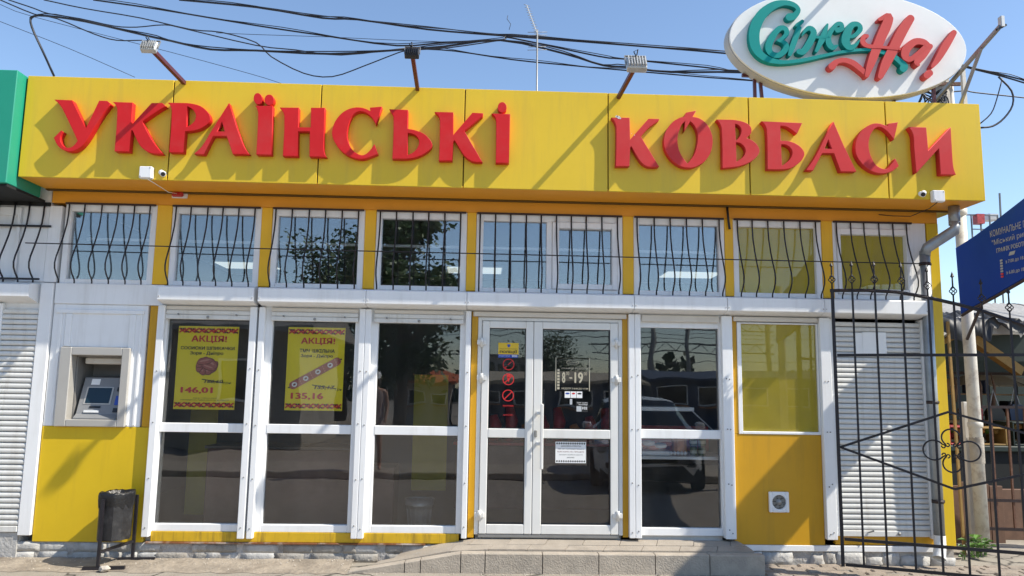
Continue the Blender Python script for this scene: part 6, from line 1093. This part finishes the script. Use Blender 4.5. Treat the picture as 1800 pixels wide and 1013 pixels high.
part('frame', M().bar((5.4, 3.7, 0), (5.4, 3.7, 1.95), .05).bar((5.4, 3.7, 1.95), (11.5, 3.7, 1.95), .05), 'iron_brown', gk_)
for x in (6.3, 7.2, 8.1, 9.0, 9.9): part('upright', M().bar((x, 3.7, 0), (x, 3.7, 1.95), .05), 'iron_brown', gk_)
for z in (1.0, 1.35, 1.65): part('board', B(5.4, 11.5, 3.55, 3.85, z - .02, z), 'wood', gk_)
for k in range(70):
    x = random.uniform(5.45, 11.2); z = random.choice((1.0, 1.35, 1.65)); w_ = random.uniform(.05, .16); h = random.uniform(.08, .28)
    part('goods', M().box(x, x + w_, 3.56 + .004 * (k % 9), 3.8, z + .001, z + h, .012), random.choice(['black', 'dark', 'stall_green', 'board_brown', 'meat', 'brown', 'black', 'beige', 'kiosk_blue', 'wood']), gk_)
for k in range(16):
    x = 5.6 + k * .3 + random.uniform(-.1, .1); part('hanger', M().tube([(x, 3.5, 1.94), (x + .03, 3.48, 1.75), (x - .02, 3.47, 1.5 + random.uniform(-.15, .1))], [.008, .02, .035], 6), random.choice(['black', 'dark', 'fridge', 'board_brown', 'stall_green']), gk_)
lw = solo('low_brown_wall', B(5.9, 9.6, 1.35, 1.42, 0, .56, .004), 'board_brown', 'low brown board wall at the foot of the market stall', 'wall')
pf = thing('plank_fence', 'brown upright planks between the shop corner and the cream pole', 'fence', (5.1, 1.1, 0))
for k, x in enumerate((4.9, 5.06, 5.22, 5.38, 5.54, 5.7)):
    part('plank', B(x, x + .148, 1.15 + .004 * (k % 2), 1.18 + .004 * (k % 2), .0, .66 - .02 * (k % 3), .003), 'board_brown', pf)
part('rail', B(4.88, 5.86, 1.19, 1.23, .5, .56), 'wood', pf)
# weeds at the pole foot
def weed(x, y, s_, label, n=16):
    w_ = thing('weed', label, 'weed', (x, y, 0), 'weeds at the foot of the cream pole')
    for k in range(n):
        a = random.uniform(0, 6.28); l = random.uniform(.06, .16) * s_; h = random.uniform(.04, .2) * s_; r = l * .33
        d = Vector((math.cos(a), math.sin(a), 0)); p = Vector((x, y, 0)) + d * random.uniform(.01, .06); q = p + Vector((0, 0, h)); e = q + d * l + Vector((0, 0, random.uniform(-.03, .03)))
        m_ = (q + e) / 2 + Vector((0, 0, .02)); sd = Vector((-d.y, d.x, 0)) * r
        part('leaf', M().add([q, m_ + sd, e, m_ - sd], [(0, 1, 2), (0, 2, 3)]).bar(p, q, .004), 'leaf', w_)
weed(5.02, .42, 1.0, 'green leafy weed directly before the cream pole'); weed(5.15, .5, .8, 'smaller green weed at the right of the cream pole'); weed(4.85, .3, .7, 'low weed beside the yellow shop corner', 10)

# far roof frame and mast seen over the blue sign
rf = thing('roof_frame', 'thin steel frame with a red box on a distant roof above the blue sign', 'steel frame', (12.2, 12, 4.6))
def rfx(px, z, dy=0): return (px, 12 + dy, z)
for x in (12.9, 13.15, 13.4, 13.62): part('upright', M().bar((x, 12, 4.0), (x, 12, 6.4), .03), 'gantry', rf)
for z in (5.6, 6.0, 6.38): part('rail', M().bar((12.9, 12, z), (13.62, 12, z), .025), 'gantry', rf)
part('rail', M().bar((12.9, 12, 6.38), (13.15, 13, 6.62), .025), 'gantry', rf); part('rail', M().bar((13.15, 13, 6.62), (14.3, 13, 6.66), .03), 'gantry', rf)
part('red_box', B(13.0, 13.2, 11.9, 12.1, 6.14, 6.4), 'meat', rf); part('pale_box', B(13.45, 13.72, 12.1, 12.4, 6.3, 6.46), 'fridge', rf); part('mast', M().bar((13.7, 12, 5.9), (13.72, 12, 7.0), .035), 'gantry', rf)
fh = thing('distant_house', 'grey house far behind the market under the thin steel frame', 'house', (14, 16, 0))
part('wall', B(11.5, 20, 12.6, 20, 0, 3.9), 'far_wall', fh); part('roof', B(11.3, 20.2, 12.4, 20.2, 3.9, 4.02), 'roof_sheet', fh)

# ================================================================== POLES, ANTENNA, CABLES
cp_ = thing('roof_post', 'weathered concrete post with tangled cables behind the right end of the oval sign', 'post', (5.1, .74, 3.72))
part('shaft', M().tube([(5.17, .74, 3.75), (5.17, .74, 5.36)], [.085, .075], 8, smooth=False), 'conc_pole', cp_)
part('side_pipe', M().tube([(5.285, .74, 3.66), (5.275, .74, 5.15)], .024, 8), 'cream', cp_)
part('crossarm', M().bar((4.85, .68, 5.1), (5.35, .68, 5.12), .035), 'rust', cp_)
for k in range(7):
    random.seed(40 + k); pts = []
    for q in range(9): pts.append((4.97 + .15 * math.cos(q * .9 + k) + random.uniform(-.03, .03), .60 + random.uniform(-.04, .04), 4.88 + .12 * math.sin(q * .9 + k * 2) + random.uniform(-.03, .03)))
    e_ = []
    for q in range(len(pts) - 1):
        for t in (0, .33, .66): e_.append(tuple(pts[q][c] + (pts[q + 1][c] - pts[q][c]) * t + (.02 * math.sin(t * 3.1)) for c in range(3)))
    part('cable_coil', M().tube(e_, .008, 6), 'cable', cp_)
an = thing('aerial', 'thin mast with a tilted yagi television aerial on the shop roof', 'aerial', (.59, 1.5, 3.7))
part('mast', M().tube([(.60, 1.5, 3.7), (.588, 1.5, 6.0)], .010, 8), 'steel_grey', an)
bo = M().bar((.59, 1.5, 5.95), (.45, 1.42, 6.28), .007); part('boom', bo, 'steel_grey', an)
for k in range(12):
    t = k / 11; p = Vector((.59, 1.5, 5.95)).lerp(Vector((.45, 1.42, 6.28)), t); part('element', M().tube([p + Vector((-.035, -.04, -.012)), p + Vector((.035, .04, .012))], .004, 4), 'steel_grey', an)
for z, h in ((5.97, .12), (5.93, .12), (5.78, .11), (5.74, .12)): part('reflector', M().tube([(.59 - h, 1.5, z), (.59 + h, 1.5, z + .012)], .004, 4), 'steel_grey', an)
cl = {'c1': 'thickest cable running across the sky above the lamps to the oval sign', 'c1b': 'thin cable lashed along the thickest overhead cable', 'c2': 'cable dipping behind the dark floodlight and rising to the right',
      'c3': 'cable with a deep sag left of the dark floodlight', 'c4': 'heavy cable with a hooked loop above the left end of the fascia', 'c5': 'cable ending at the leftmost floodlight', 'c6': 'cable crossing just over the leftmost floodlight', 'c7': 'thin wire slanting to the roof at far left',
      'c8': 'long thin wire slanting behind the leftmost floodlight', 'c9': 'lowest straight cable from the dark floodlight to the oval sign', 'c10': 'thin wire left of the dark floodlight', 'c11': 'upper bundle of cable leaving the roof post to the right',
      'c12': 'second bundle of cable leaving the roof post to the right', 'c13': 'lower cable leaving the roof post to the right', 'c14': 'thick cable loop hanging right of the fascia end', 'c15': 'thin cable loop hanging right of the fascia end'}
for n_, r_, pts in CABLES:
    m = M().tube([(x / 1000, y / 1000, z / 1000) for x, y, z in pts], r_ * 1.0, 6)
    if r_ > .0095 and n_ != 'c14':       # a thinner wire wound along the heavy ones
        m.tube([(x / 1000, y / 1000 - .012, z / 1000 + .014 * math.sin(i * 1.1) + .012) for i, (x, y, z) in enumerate(pts)], r_ * .5, 5)
    solo('overhead_cable', m, 'cable', cl[n_], 'cable', 'overhead cables across the sky')
for (x, y, z) in ((.26, 2.2, 6.37),): solo('cable_tail', M().tube([(x, y, z - .03), (x + .02, y, z + .05), (x - .03, y, z + .12), (x - .02, y, z + .17)], .004, 5), 'cable', 'loose curled cable end standing up from the overhead cables', 'cable')
solo('wall_cable', M().tube([(2.405, -.04, 3.46), (2.408, -.05, 3.36), (2.413, -.05, 3.30), (2.422, -.05, 3.22)], .012, 6), 'cable', 'short black cable hanging below the soffit right of the middle', 'cable')
# ================================================================== INSIDE THE SHOP
for k, (x, y) in enumerate(((-3.5, 3.9), (-.15, 3.9), (3.1, 3.9))):
    p = thing('ceiling_light', ['lit ceiling panel inside behind the second upper window', 'lit ceiling panel inside behind the fourth upper window', 'lit ceiling panel inside behind the right upper windows'][k], 'ceiling light', (x, y, 3.35), 'lit ceiling panels in the shop')
    part('frame', B(x - .42, x + .42, y - .3, y + .3, 3.362, 3.379), 'white', p); part('diffuser', B(x - .4, x + .4, y - .28, y + .28, 3.354, 3.361), 'led', p)
bnr = thing('window_banner', 'olive yellow cloth strip hanging inside the left shop window', 'banner', (-2.9, .2, .3)); part('cloth', B(-3.0, -2.72, .7, .71, .3, 1.5), 'olive_in', bnr)
bnr = thing('window_banner', 'olive yellow cloth strip hanging inside the third shop window', 'banner', (-.62, .4, .6)); part('cloth', B(-.72, -.36, .8, .81, .55, 1.75), 'olive_in', bnr)
cb = thing('cabinet', 'brown cabinet standing inside behind the left windows', 'cabinet', (-2.0, .6, .24))
part('carcass', B(-2.72, -1.3, .45, .9, .242, .98, .01), 'brown', cb); part('top', B(-2.74, -1.28, .43, .92, .982, 1.01, .004), 'room_floor', cb)
cb = thing('cabinet', 'brown cabinet standing inside behind the third window', 'cabinet', (-.9, .6, .24)); part('carcass', B(-1.25, -.86, .45, .9, .242, .82, .01), 'brown', cb)
wb = thing('waste_basket', 'basket with a clear bag on the floor inside the third window', 'basket', (-.6, .4, .24))
for k in range(14):
    a = k * 2 * math.pi / 14; part('wire', M().bar((-.6 + .11 * math.cos(a), .45 + .11 * math.sin(a), .25), (-.6 + .13 * math.cos(a), .45 + .13 * math.sin(a), .5), .006), 'steel_grey', wb)
part('rim', M().lathe([(.13, .5), (.145, .51), (.13, .52)], 16, (-.6, .45, 0)), 'steel_grey', wb)
part('bag', M().lathe([(.10, .26), (.12, .40), (.15, .52), (.145, .46)], 14, (-.6, .45, 0)), 'steel_grey', wb)
fg = thing('display_fridge', 'white glass-fronted display counter inside behind the window right of the door', 'display counter', (1.95, .6, .24))
part('shelf', B(1.45, 2.42, .25, .85, .955, .985, .004), 'fridge', fg); part('base', B(1.45, 2.42, .42, .95, .242, .9, .01), 'dark', fg)
part('top', B(1.45, 2.12, .35, .75, 1.42, 1.46, .004), 'fridge', fg); part('stay', M().bar((2.12, .5, 1.44), (2.36, .5, 1.22), .012), 'fridge', fg)
part('back', B(1.45, 2.42, .9, .93, .99, 1.25), 'meat', fg)
for k in range(4):
    x = 2.12 + (k % 2) * .085; z = .988 + (k // 2) * .095
    j = thing('jar', ['lower left', 'lower right', 'upper left', 'upper right'][k] + ' of four green labelled jars on the display counter', 'jar', (x, .4, z), 'green jars on the display counter')
    part('body', M().lathe([(0, z), (.036, z), (.038, z + .01), (.038, z + .07), (.03, z + .082), (0, z + .082)], 14, (x, .4, 0)), 'jar', j); part('lid', M().lathe([(.032, z + .0825), (.033, z + .083), (.033, z + .092), (0, z + .0925)], 14, (x, .4, 0)), 'black', j)
    part('label', M().lathe([(.0385, z + .02), (.0385, z + .05)], 14, (x, .4, 0)), 'label_w', j)
pk = thing('bread_pack', 'orange packed loaf beside the jars on the display counter', 'loaf', (1.98, .4, .99)); part('loaf', M().box(1.91, 2.04, .33, .47, .988, 1.17, .03), 'meat2', pk)
pk = thing('food_tray', 'white packed tray of meat on the display counter', 'tray', (1.7, .4, .99)); part('tray', B(1.5, 1.88, .3, .55, .988, 1.03, .01), 'fridge', pk)
for k in range(6): part('slice', M().lathe([(0, -.03), (.06, -.02), (.07, 0), (.06, .02), (0, .03)], 10, (1.54 + .06 * k, .38 + .03 * (k % 2), 1.06 + .02 * (k % 3))), 'pr_brown2' if k % 2 else 'fridge', pk)
for k in range(5): part('roll', M().tube([(1.86 + k * .035, .30, 1.0), (1.88 + k * .035, .30, 1.025)], .018, 8), 'kiosk_blue' if False else 'fridge', pk)
for k in range(9):
    x = -.05 + k * .19; h = .2 + .1 * (k % 3)
    s_ = solo('sausage_bundle', M().tube([(x, 1.8, 1.0), (x + .03, 1.78, 1.0 + h * .6), (x, 1.8, 1.0 + h)], [.06, .075, .05], 8), 'meat' if k % 3 else 'meat2', ['first', 'second', 'third', 'fourth', 'fifth', 'sixth', 'seventh', 'eighth', 'ninth'][k] + ' sausage bundle from the left on the counter behind the door', 'sausage', 'sausage bundles on the counter')
sc_ = thing('sales_counter', 'long red sales counter inside behind the door', 'counter', (.7, 1.9, .24)); part('base', B(-.3, 1.8, 1.65, 2.1, .242, .96, .01), 'brown', sc_); part('top', B(-.32, 1.82, 1.62, 2.12, .962, .995, .004), 'meat', sc_)

# ================================================================== ACROSS THE STREET (mirrored in the panes)
def tree(x, y, h, cr, label, n=2600, seed=1, mt='foliage', cz=.62, lean=0, group='trees across the street'):
    random.seed(seed)
    t = thing('tree', label, 'tree', (x, y, 0), group)
    th = h * .45; tr = h * .028
    part('trunk', M().tube([(x, y, 0), (x + lean * .3, y, th * .5), (x + lean * .5, y, th), (x + lean, y, h * .8)], [tr * 1.3, tr, tr * .8, tr * .2], 8), 'bark', t)
    br_ = M(); cl_ = []
    for k in range(10):
        a = k * 2.4; z0_ = h * random.uniform(.3, .65); l = cr * random.uniform(.55, 1.0)
        e = Vector((x + lean * .7 + math.cos(a) * l, y + math.sin(a) * l, z0_ + h * random.uniform(.05, .28))); br_.tube([(x + lean * .4, y, z0_), ((x + e.x) / 2, (y + e.y) / 2, z0_ + (e.z - z0_) * .35), e], [tr * .5, tr * .35, tr * .1], 5); cl_.append(e)
    part('limbs', br_, 'bark', t)
    for k in range(26):
        a = random.uniform(0, 6.28); rr_ = cr * math.sqrt(random.random()) * .95; f_ = random.uniform(-1, 1)
        zz = h * cz + f_ * h * .36; sc = math.sqrt(max(.05, 1 - f_ * f_ * .85)); cl_.append(Vector((x + lean * .7 + math.cos(a) * rr_ * sc, y + math.sin(a) * rr_ * sc, zz)))
    m = M(); ls = h * .0125; vs = []; fs = []
    for k in range(n):
        c = random.choice(cl_); s_ = cr * .24
        p = c + Vector((random.gauss(0, s_), random.gauss(0, s_), random.gauss(0, s_ * .8)))
        a = Vector((random.uniform(-1, 1), random.uniform(-1, 1), random.uniform(-.6, .6))).normalized(); b = a.cross(Vector((random.uniform(-1, 1), random.uniform(-1, 1), random.uniform(-1, 1)))).normalized()
        l = ls * random.uniform(.7, 1.6); o = len(vs); vs += [p - a * l, p + b * l * .55, p + a * l, p - b * l * .55]; fs.append((o, o + 1, o + 2, o + 3))
    me = bpy.data.meshes.new('crown'); me.from_pydata(vs, [], fs); part('crown', me, mt, t)
    return t
tree(-3.0, -21, 8.3, 1.85, 'tall dense broadleaf tree mirrored in the third window', 15000, 3)
tree(-6.8, -30, 9.0, 2.4, 'broadleaf tree further left across the street', 8000, 5)
tree(3.6, -34, 5.0, 1.8, 'low round tree left of the railway masts', 6000, 9, cz=.55)
tree(26, -44, 6.2, 2.4, 'round tree right of the railway masts', 6000, 11, cz=.55)
# a long wooded bank far away
random.seed(21); vs = []; fs = []
for k in range(9000):
    x = random.uniform(-70, 90); hh = 3.2 + 1.6 * math.sin(x * .35) + 1.0 * math.sin(x * .9 + 1); z = random.uniform(.2, max(1.2, hh)); p = Vector((x, -78 + random.uniform(-3, 3), z))
    a = Vector((random.uniform(-1, 1), random.uniform(-.5, .5), random.uniform(-1, 1))).normalized(); b = a.cross(Vector((0, 1, .2))).normalized(); o = len(vs); l = random.uniform(.25, .6)
    vs += [p - a * l, p + b * l * .7, p + a * l, p - b * l * .7]; fs.append((o, o + 1, o + 2, o + 3))
me = bpy.data.meshes.new('distant_wood'); me.from_pydata(vs, [], fs); solo('distant_wood', me, 'foliage2', 'dark line of far trees beyond the railway', 'wood', kind='stuff')
# left-hand old building with peeling plaster
ob = thing('old_building', 'long low plastered building across the street mirrored in the left windows', 'building', (-11, -13, 0))
part('wall', B(-20, -4.6, -17, -12.2, 0, 3.0), 'plaster', ob); part('base_course', B(-20.1, -4.5, -17.1, -12.1, 0, .55, .02), 'concrete', ob)
part('roof', M().prism([(-17.8, 2.95), (-11.4, 2.95), (-11.4, 3.08), (-14.6, 4.4), (-17.8, 3.08)], 'x', -20.4, -4.2), 'roof_sheet', ob)
for x in (-18, -15.6, -13.2, -10.8, -8.4, -6.2):
    w_ = part('window', frame(M(), x - .45, x + .45, 1.2, 2.3, .06, .06, .06, .06, -12.19, -12.1, .0), 'white', ob); part('pane', B(x - .39, x + .39, -12.17, -12.16, 1.26, 2.24), 'car_glass', w_)
ub = thing('apartment_house', 'peach coloured two-storey house behind the low building', 'house', (-13, -24, 0))
part('wall', B(-20, -8.6, -30, -23, 0, 4.9), 'peach', ub); part('roof', B(-20.3, -8.3, -30.3, -22.7, 4.9, 5.3), 'roof_sheet', ub)
for z in (3.9,):
    for x in (-18.5, -16, -13.5, -11, -9.4): q = part('window', B(x - .5, x + .5, -23.0, -22.93, z - .6, z + .6), 'white', ub); part('pane', B(x - .44, x + .44, -22.929, -22.92, z - .54, z + .54), 'car_glass', q)
# market kiosks
def kiosk(x0, x1, y, h, wall, roof, label):
    k_ = thing('kiosk', label, 'kiosk', ((x0 + x1) / 2, y, 0), 'kiosks across the street')
    part('wall', B(x0, x1, y - 3, y, 0, h), wall, k_); part('roof', M().prism([(y - 3.3, h), (y + .55, h - .15), (y + .55, h - .02), (y - 3.3, h + .4)], 'x', x0 - .2, x1 + .2), roof, k_)
    n = max(2, int((x1 - x0) / 1.6))
    for i in range(n):
        a = x0 + (x1 - x0) * (i + .15) / n; b = x0 + (x1 - x0) * (i + .85) / n
        w_ = part('hatch', B(a, b, y, y + .04, .95, h - .45), 'white', k_); part('pane', B(a + .06, b - .06, y + .041, y + .05, 1.0, h - .5), 'car_glass', k_)
        part('shelf', B(a, b, y + .04, y + .3, .88, .92), 'meat2', k_)
kiosk(-.8, 6.6, -24, 2.0, 'kiosk_blue', 'kiosk_roof', 'blue kiosk row with a beige sloping roof mirrored in the door')
kiosk(7.6, 17, -27, 2.3, 'kiosk_blue', 'kiosk_blue', 'blue roofed kiosk row mirrored right of the door')
kiosk(-3.0, -1.2, -22.5, 1.9, 'far_wall', 'awning', 'small kiosk with an orange awning near the tall tree')
hz = thing('distant_flats', 'pale block of flats on the skyline mirrored in the left door leaf', 'building', (2.5, -70, 0)); part('wall', B(-1, 6, -74, -70, 0, 4.6), 'far_wall', hz); part('roof', B(-1.2, 6.2, -74.2, -69.8, 4.6, 4.9), 'roof_sheet', hz)
for x in range(6):
    for z in (1.2, 3.1): part('window', B(-.4 + x, .2 + x, -70, -69.95, z, z + 1.0), 'car_glass', hz)
# railway portal
rg = thing('railway_gantry', 'lattice railway gantry on two masts mirrored right of the door', 'gantry', (17, -60, 0))
for x in (15.0, 18.3, 25.5): part('mast', M().tube([(x, -60, 0), (x, -60, 7.6)], [.28, .2], 8), 'mast', rg); part('spike', M().tube([(x, -60, 7.6), (x, -60, 9.2)], [.08, .02], 6), 'gantry', rg)
for z0_, z1_, xa, xb, nm in ((5.0, 5.75, 9.5, 26, 20), (7.0, 7.7, 18, 26, 10)):
    part('chord', M().bar((xa, -60, z0_), (xb, -60, z0_), .1), 'gantry', rg); part('chord', M().bar((xa, -60, z1_), (xb, -60, z1_), .1), 'gantry', rg)
    for i in range(nm):
        a = xa + (xb - xa) * i / nm; b = xa + (xb - xa) * (i + 1) / nm
        part('lattice', M().bar((a, -60, z0_ if i % 2 else z1_), (b, -60, z1_ if i % 2 else z0_), .06), 'gantry', rg)
for z in (6.2, 6.6, 4.3): solo('contact_wire', M().tube([(-40, -59, z + .3), (5, -59.5, z), (15, -60, z - .05), (60, -60.5, z + .4)], .03, 5), 'gantry', ['middle', 'upper', 'lowest'][[6.2, 6.6, 4.3].index(z)] + ' railway wire strung past the gantry', 'wire', 'railway wires')

# ---- parked car, just outside the frame on the right
car = thing('parked_car', 'silver hatchback parked facing the shop, mirrored in the door and window', 'car', (2.95, -6.9, 0))
Tc = Matrix.Translation((2.95, -6.9, 0)) @ Matrix.Rotation(R(97), 4, 'Z')
stn = [(2.05, .42, .60, .62, .60), (1.98, .30, .74, .70, .68), (1.75, .22, .86, .78, .76), (1.3, .20, .90, .86, .84), (.85, .20, .91, .93, .92), (.35, .20, .91, .98, 1.22), (-.1, .20, .91, 1.0, 1.43), (-.7, .20, .91, 1.0, 1.48), (-1.3, .20, .90, 1.0, 1.44), (-1.75, .22, .87, .98, 1.25), (-2.0, .30, .80, .92, .98), (-2.08, .42, .66, .80, .82)]
ring = []
for x, zb, hw, zs, zt in stn:
    rw = hw * (.72 if zt - zs > .15 else .86)
    ring.append([(x, hw * .86, zb), (x, hw, zb + .14), (x, hw * 1.0, zs - .18), (x, hw * .97, zs), (x, rw, zs + (zt - zs) * .88), (x, rw * .75, zt), (x, 0, zt + .015), (x, -rw * .75, zt), (x, -rw, zs + (zt - zs) * .88), (x, -hw * .97, zs), (x, -hw, zs - .18), (x, -hw, zb + .14), (x, -hw * .86, zb)])
m = M(); vs = [Tc @ Vector(p) for r_ in ring for p in r_]; k_ = 13
glassf = []
for i in range(len(ring) - 1):
    for j in range(k_ - 1):
        f_ = (i * k_ + j, i * k_ + j + 1, (i + 1) * k_ + j + 1, (i + 1) * k_ + j)
        side = j in (3, 8) and 4 <= i <= 8; wind = (4 <= j <= 7) and i in (4, 5) ; rear = (4 <= j <= 7) and i in (9,)
        (glassf if side or wind or rear else m.f).append(f_)
m.v = [tuple(p) for p in vs]; m.f.append(list(range(k_))); m.f.append([(len(ring) - 1) * k_ + j for j in range(k_)]); m.mi = [0] * len(m.f); m.sm = [True] * len(m.f)
part('body', m, 'car_paint', car)
mg = M(); mg.v = [tuple(p) for p in vs]; mg.f = [list(f_) for f_ in glassf]; mg.mi = [0] * len(mg.f); mg.sm = [False] * len(mg.f); part('windows', mg, 'car_glass', car)
part('underside', M().box(-1.9, 1.85, -.8, .8, .18, .4, 0, Tc), 'black', car)
for sx_ in (1.3, -1.25):
    for sy in (-.84, .84):
        wh = M(); wh.lathe([(.0, -.1), (.3, -.1), (.32, -.07), (.32, .07), (.3, .1), (0, .1)], 24, (0, 0, 0), 'y'); wh.v = [tuple(Tc @ (Vector(p) + Vector((sx_, sy, .32)))) for p in wh.v]
        wp_ = part('wheel', wh, 'tyre', car)
        rm = M(); rm.lathe([(0, .112 * (1 if sy > 0 else -1)), (.19, .108 * (1 if sy > 0 else -1)), (.2, .1 * (1 if sy > 0 else -1))], 20, (0, 0, 0), 'y'); rm.v = [tuple(Tc @ (Vector(p) + Vector((sx_, sy, .32)))) for p in rm.v]; part('rim', rm, 'alum', wp_)
for sy in (-1, 1):
    part('headlight', M().box(1.70, 1.99, sy * .70 - .14, sy * .70 + .14, .60, .74, .03, Tc), 'lamp_clear', car); part('mirror', M().box(.55, .72, sy * 1.0 - .09, sy * 1.0 + .09, .95, 1.08, .03, Tc), 'car_paint', car)
    part('fog_lamp', M().box(1.97, 2.03, sy * .62 - .1, sy * .62 + .1, .40, .48, .01, Tc), 'black', car)
part('grille', M().box(2.0, 2.065, -.42, .42, .47, .58, .01, Tc), 'black', car); part('intake', M().box(2.0, 2.07, -.5, .5, .3, .40, .01, Tc), 'black', car); part('plate', M().box(2.06, 2.08, -.26, .26, .42, .47, .002, Tc), 'pr_white', car)

# ---- passer-by on the kerb
def skin_mesh(name, verts, edges, rad, sub=1):
    me = bpy.data.meshes.new(name); me.from_pydata(verts, edges, []); ob_ = bpy.data.objects.new('tmp_skin', me); COL.objects.link(ob_)
    md = ob_.modifiers.new('s', 'SKIN')
    for v, r_ in zip(me.skin_vertices[0].data, rad): v.radius = r_ if isinstance(r_, tuple) else (r_, r_)
    me.skin_vertices[0].data[0].use_root = True
    sb_ = ob_.modifiers.new('d', 'SUBSURF'); sb_.levels = sub; sb_.render_levels = sub
    dg = bpy.context.evaluated_depsgraph_get(); out = bpy.data.meshes.new_from_object(ob_.evaluated_get(dg)); bpy.data.objects.remove(ob_)
    for p in out.polygons: p.use_smooth = True
    return out
px_, py_ = -1.95, -6.7; zb = .11
V = [(0, 0, .93), (0, 0, 1.08), (0, 0, 1.28), (0, .0, 1.42), (0, .0, 1.5), (0, .02, 1.57), (0, .02, 1.68), (.09, 0, .88), (.10, .01, .48), (.12, 0, .08), (.13, .14, .03), (-.09, 0, .88), (-.10, .01, .48), (-.1, 0, .08), (-.1, .14, .03),
     (.17, 0, 1.40), (.21, .0, 1.13), (.20, .12, .95), (.2, .16, .87), (-.17, 0, 1.40), (-.22, -.02, 1.13), (-.21, .05, .9), (-.2, .07, .81)]
E_ = [(0, 1), (1, 2), (2, 3), (3, 4), (4, 5), (5, 6), (0, 7), (7, 8), (8, 9), (9, 10), (0, 11), (11, 12), (12, 13), (13, 14), (3, 15), (15, 16), (16, 17), (17, 18), (3, 19), (19, 20), (20, 21), (21, 22)]
Rr = [(.14, .10), (.125, .09), (.14, .10), (.10, .07), .05, .085, .085, .085, .055, .04, .035, .085, .055, .04, .035, .055, .042, .032, .03, .055, .042, .032, .03]
pr = thing('person', 'person in a pale cap and short dress standing on the kerb across the road', 'person', (px_, py_, zb))
body = skin_mesh('body', V, E_, Rr); body.transform(Matrix.Translation((px_, py_, zb))); part('body', body, 'skin', pr)
dv = []
for z, rx, ry in ((.74, .21, .17), (.95, .175, .135), (1.10, .15, .11), (1.28, .17, .125), (1.40, .165, .10), (1.455, .09, .075)):
    dv += [(px_ + rx * math.cos(2 * math.pi * k / 20) * (1 + .05 * math.sin(k * 3)), py_ + ry * math.sin(2 * math.pi * k / 20), zb + z) for k in range(20)]
part('dress', M().add(dv, [(j * 20 + k, j * 20 + (k + 1) % 20, (j + 1) * 20 + (k + 1) % 20, (j + 1) * 20 + k) for j in range(5) for k in range(20)], True), 'cloth_pink', pr)
part('cap', M().lathe([(.105, 1.67), (.108, 1.72), (.085, 1.775), (.04, 1.80), (0, 1.805)], 18, (px_, py_ + .02, zb)).add([(px_ + .095 * math.cos(t), py_ + .02 + .095 * math.sin(t) + (.09 if q else 0), zb + 1.675 - .015 * q) for q in (0, 1) for t in [math.pi * k / 8 for k in range(9)]], [(k, k + 1, 9 + k + 1, 9 + k) for k in range(8)]), 'pr_white', pr)
part('hair', M().lathe([(.10, 1.67), (.105, 1.60), (.09, 1.52), (.03, 1.49)], 16, (px_, py_ - .012, zb)), 'hair', pr)
for s_ in (-.035, .035): part('eye', M().lathe([(0, -.012), (.011, -.005), (.012, .004), (0, .01)], 8, (px_ + s_, py_ + .105, zb + 1.625), 'y'), 'pr_black', pr)
part('nose', M().tube([(px_, py_ + .10, zb + 1.62), (px_, py_ + .125, zb + 1.59), (px_, py_ + .10, zb + 1.58)], [.008, .014, .01], 6), 'skin', pr)
part('mouth', M().box(px_ - .022, px_ + .022, py_ + .09, py_ + .106, zb + 1.545, zb + 1.553), 'meat', pr)
# the counter and its goods stand right behind the pane
for o in list(COL.objects):
    if o.parent is None and o.name.split('.')[0] in ('jar', 'bread_pack', 'food_tray', 'display_fridge'): o.location.y -= .11
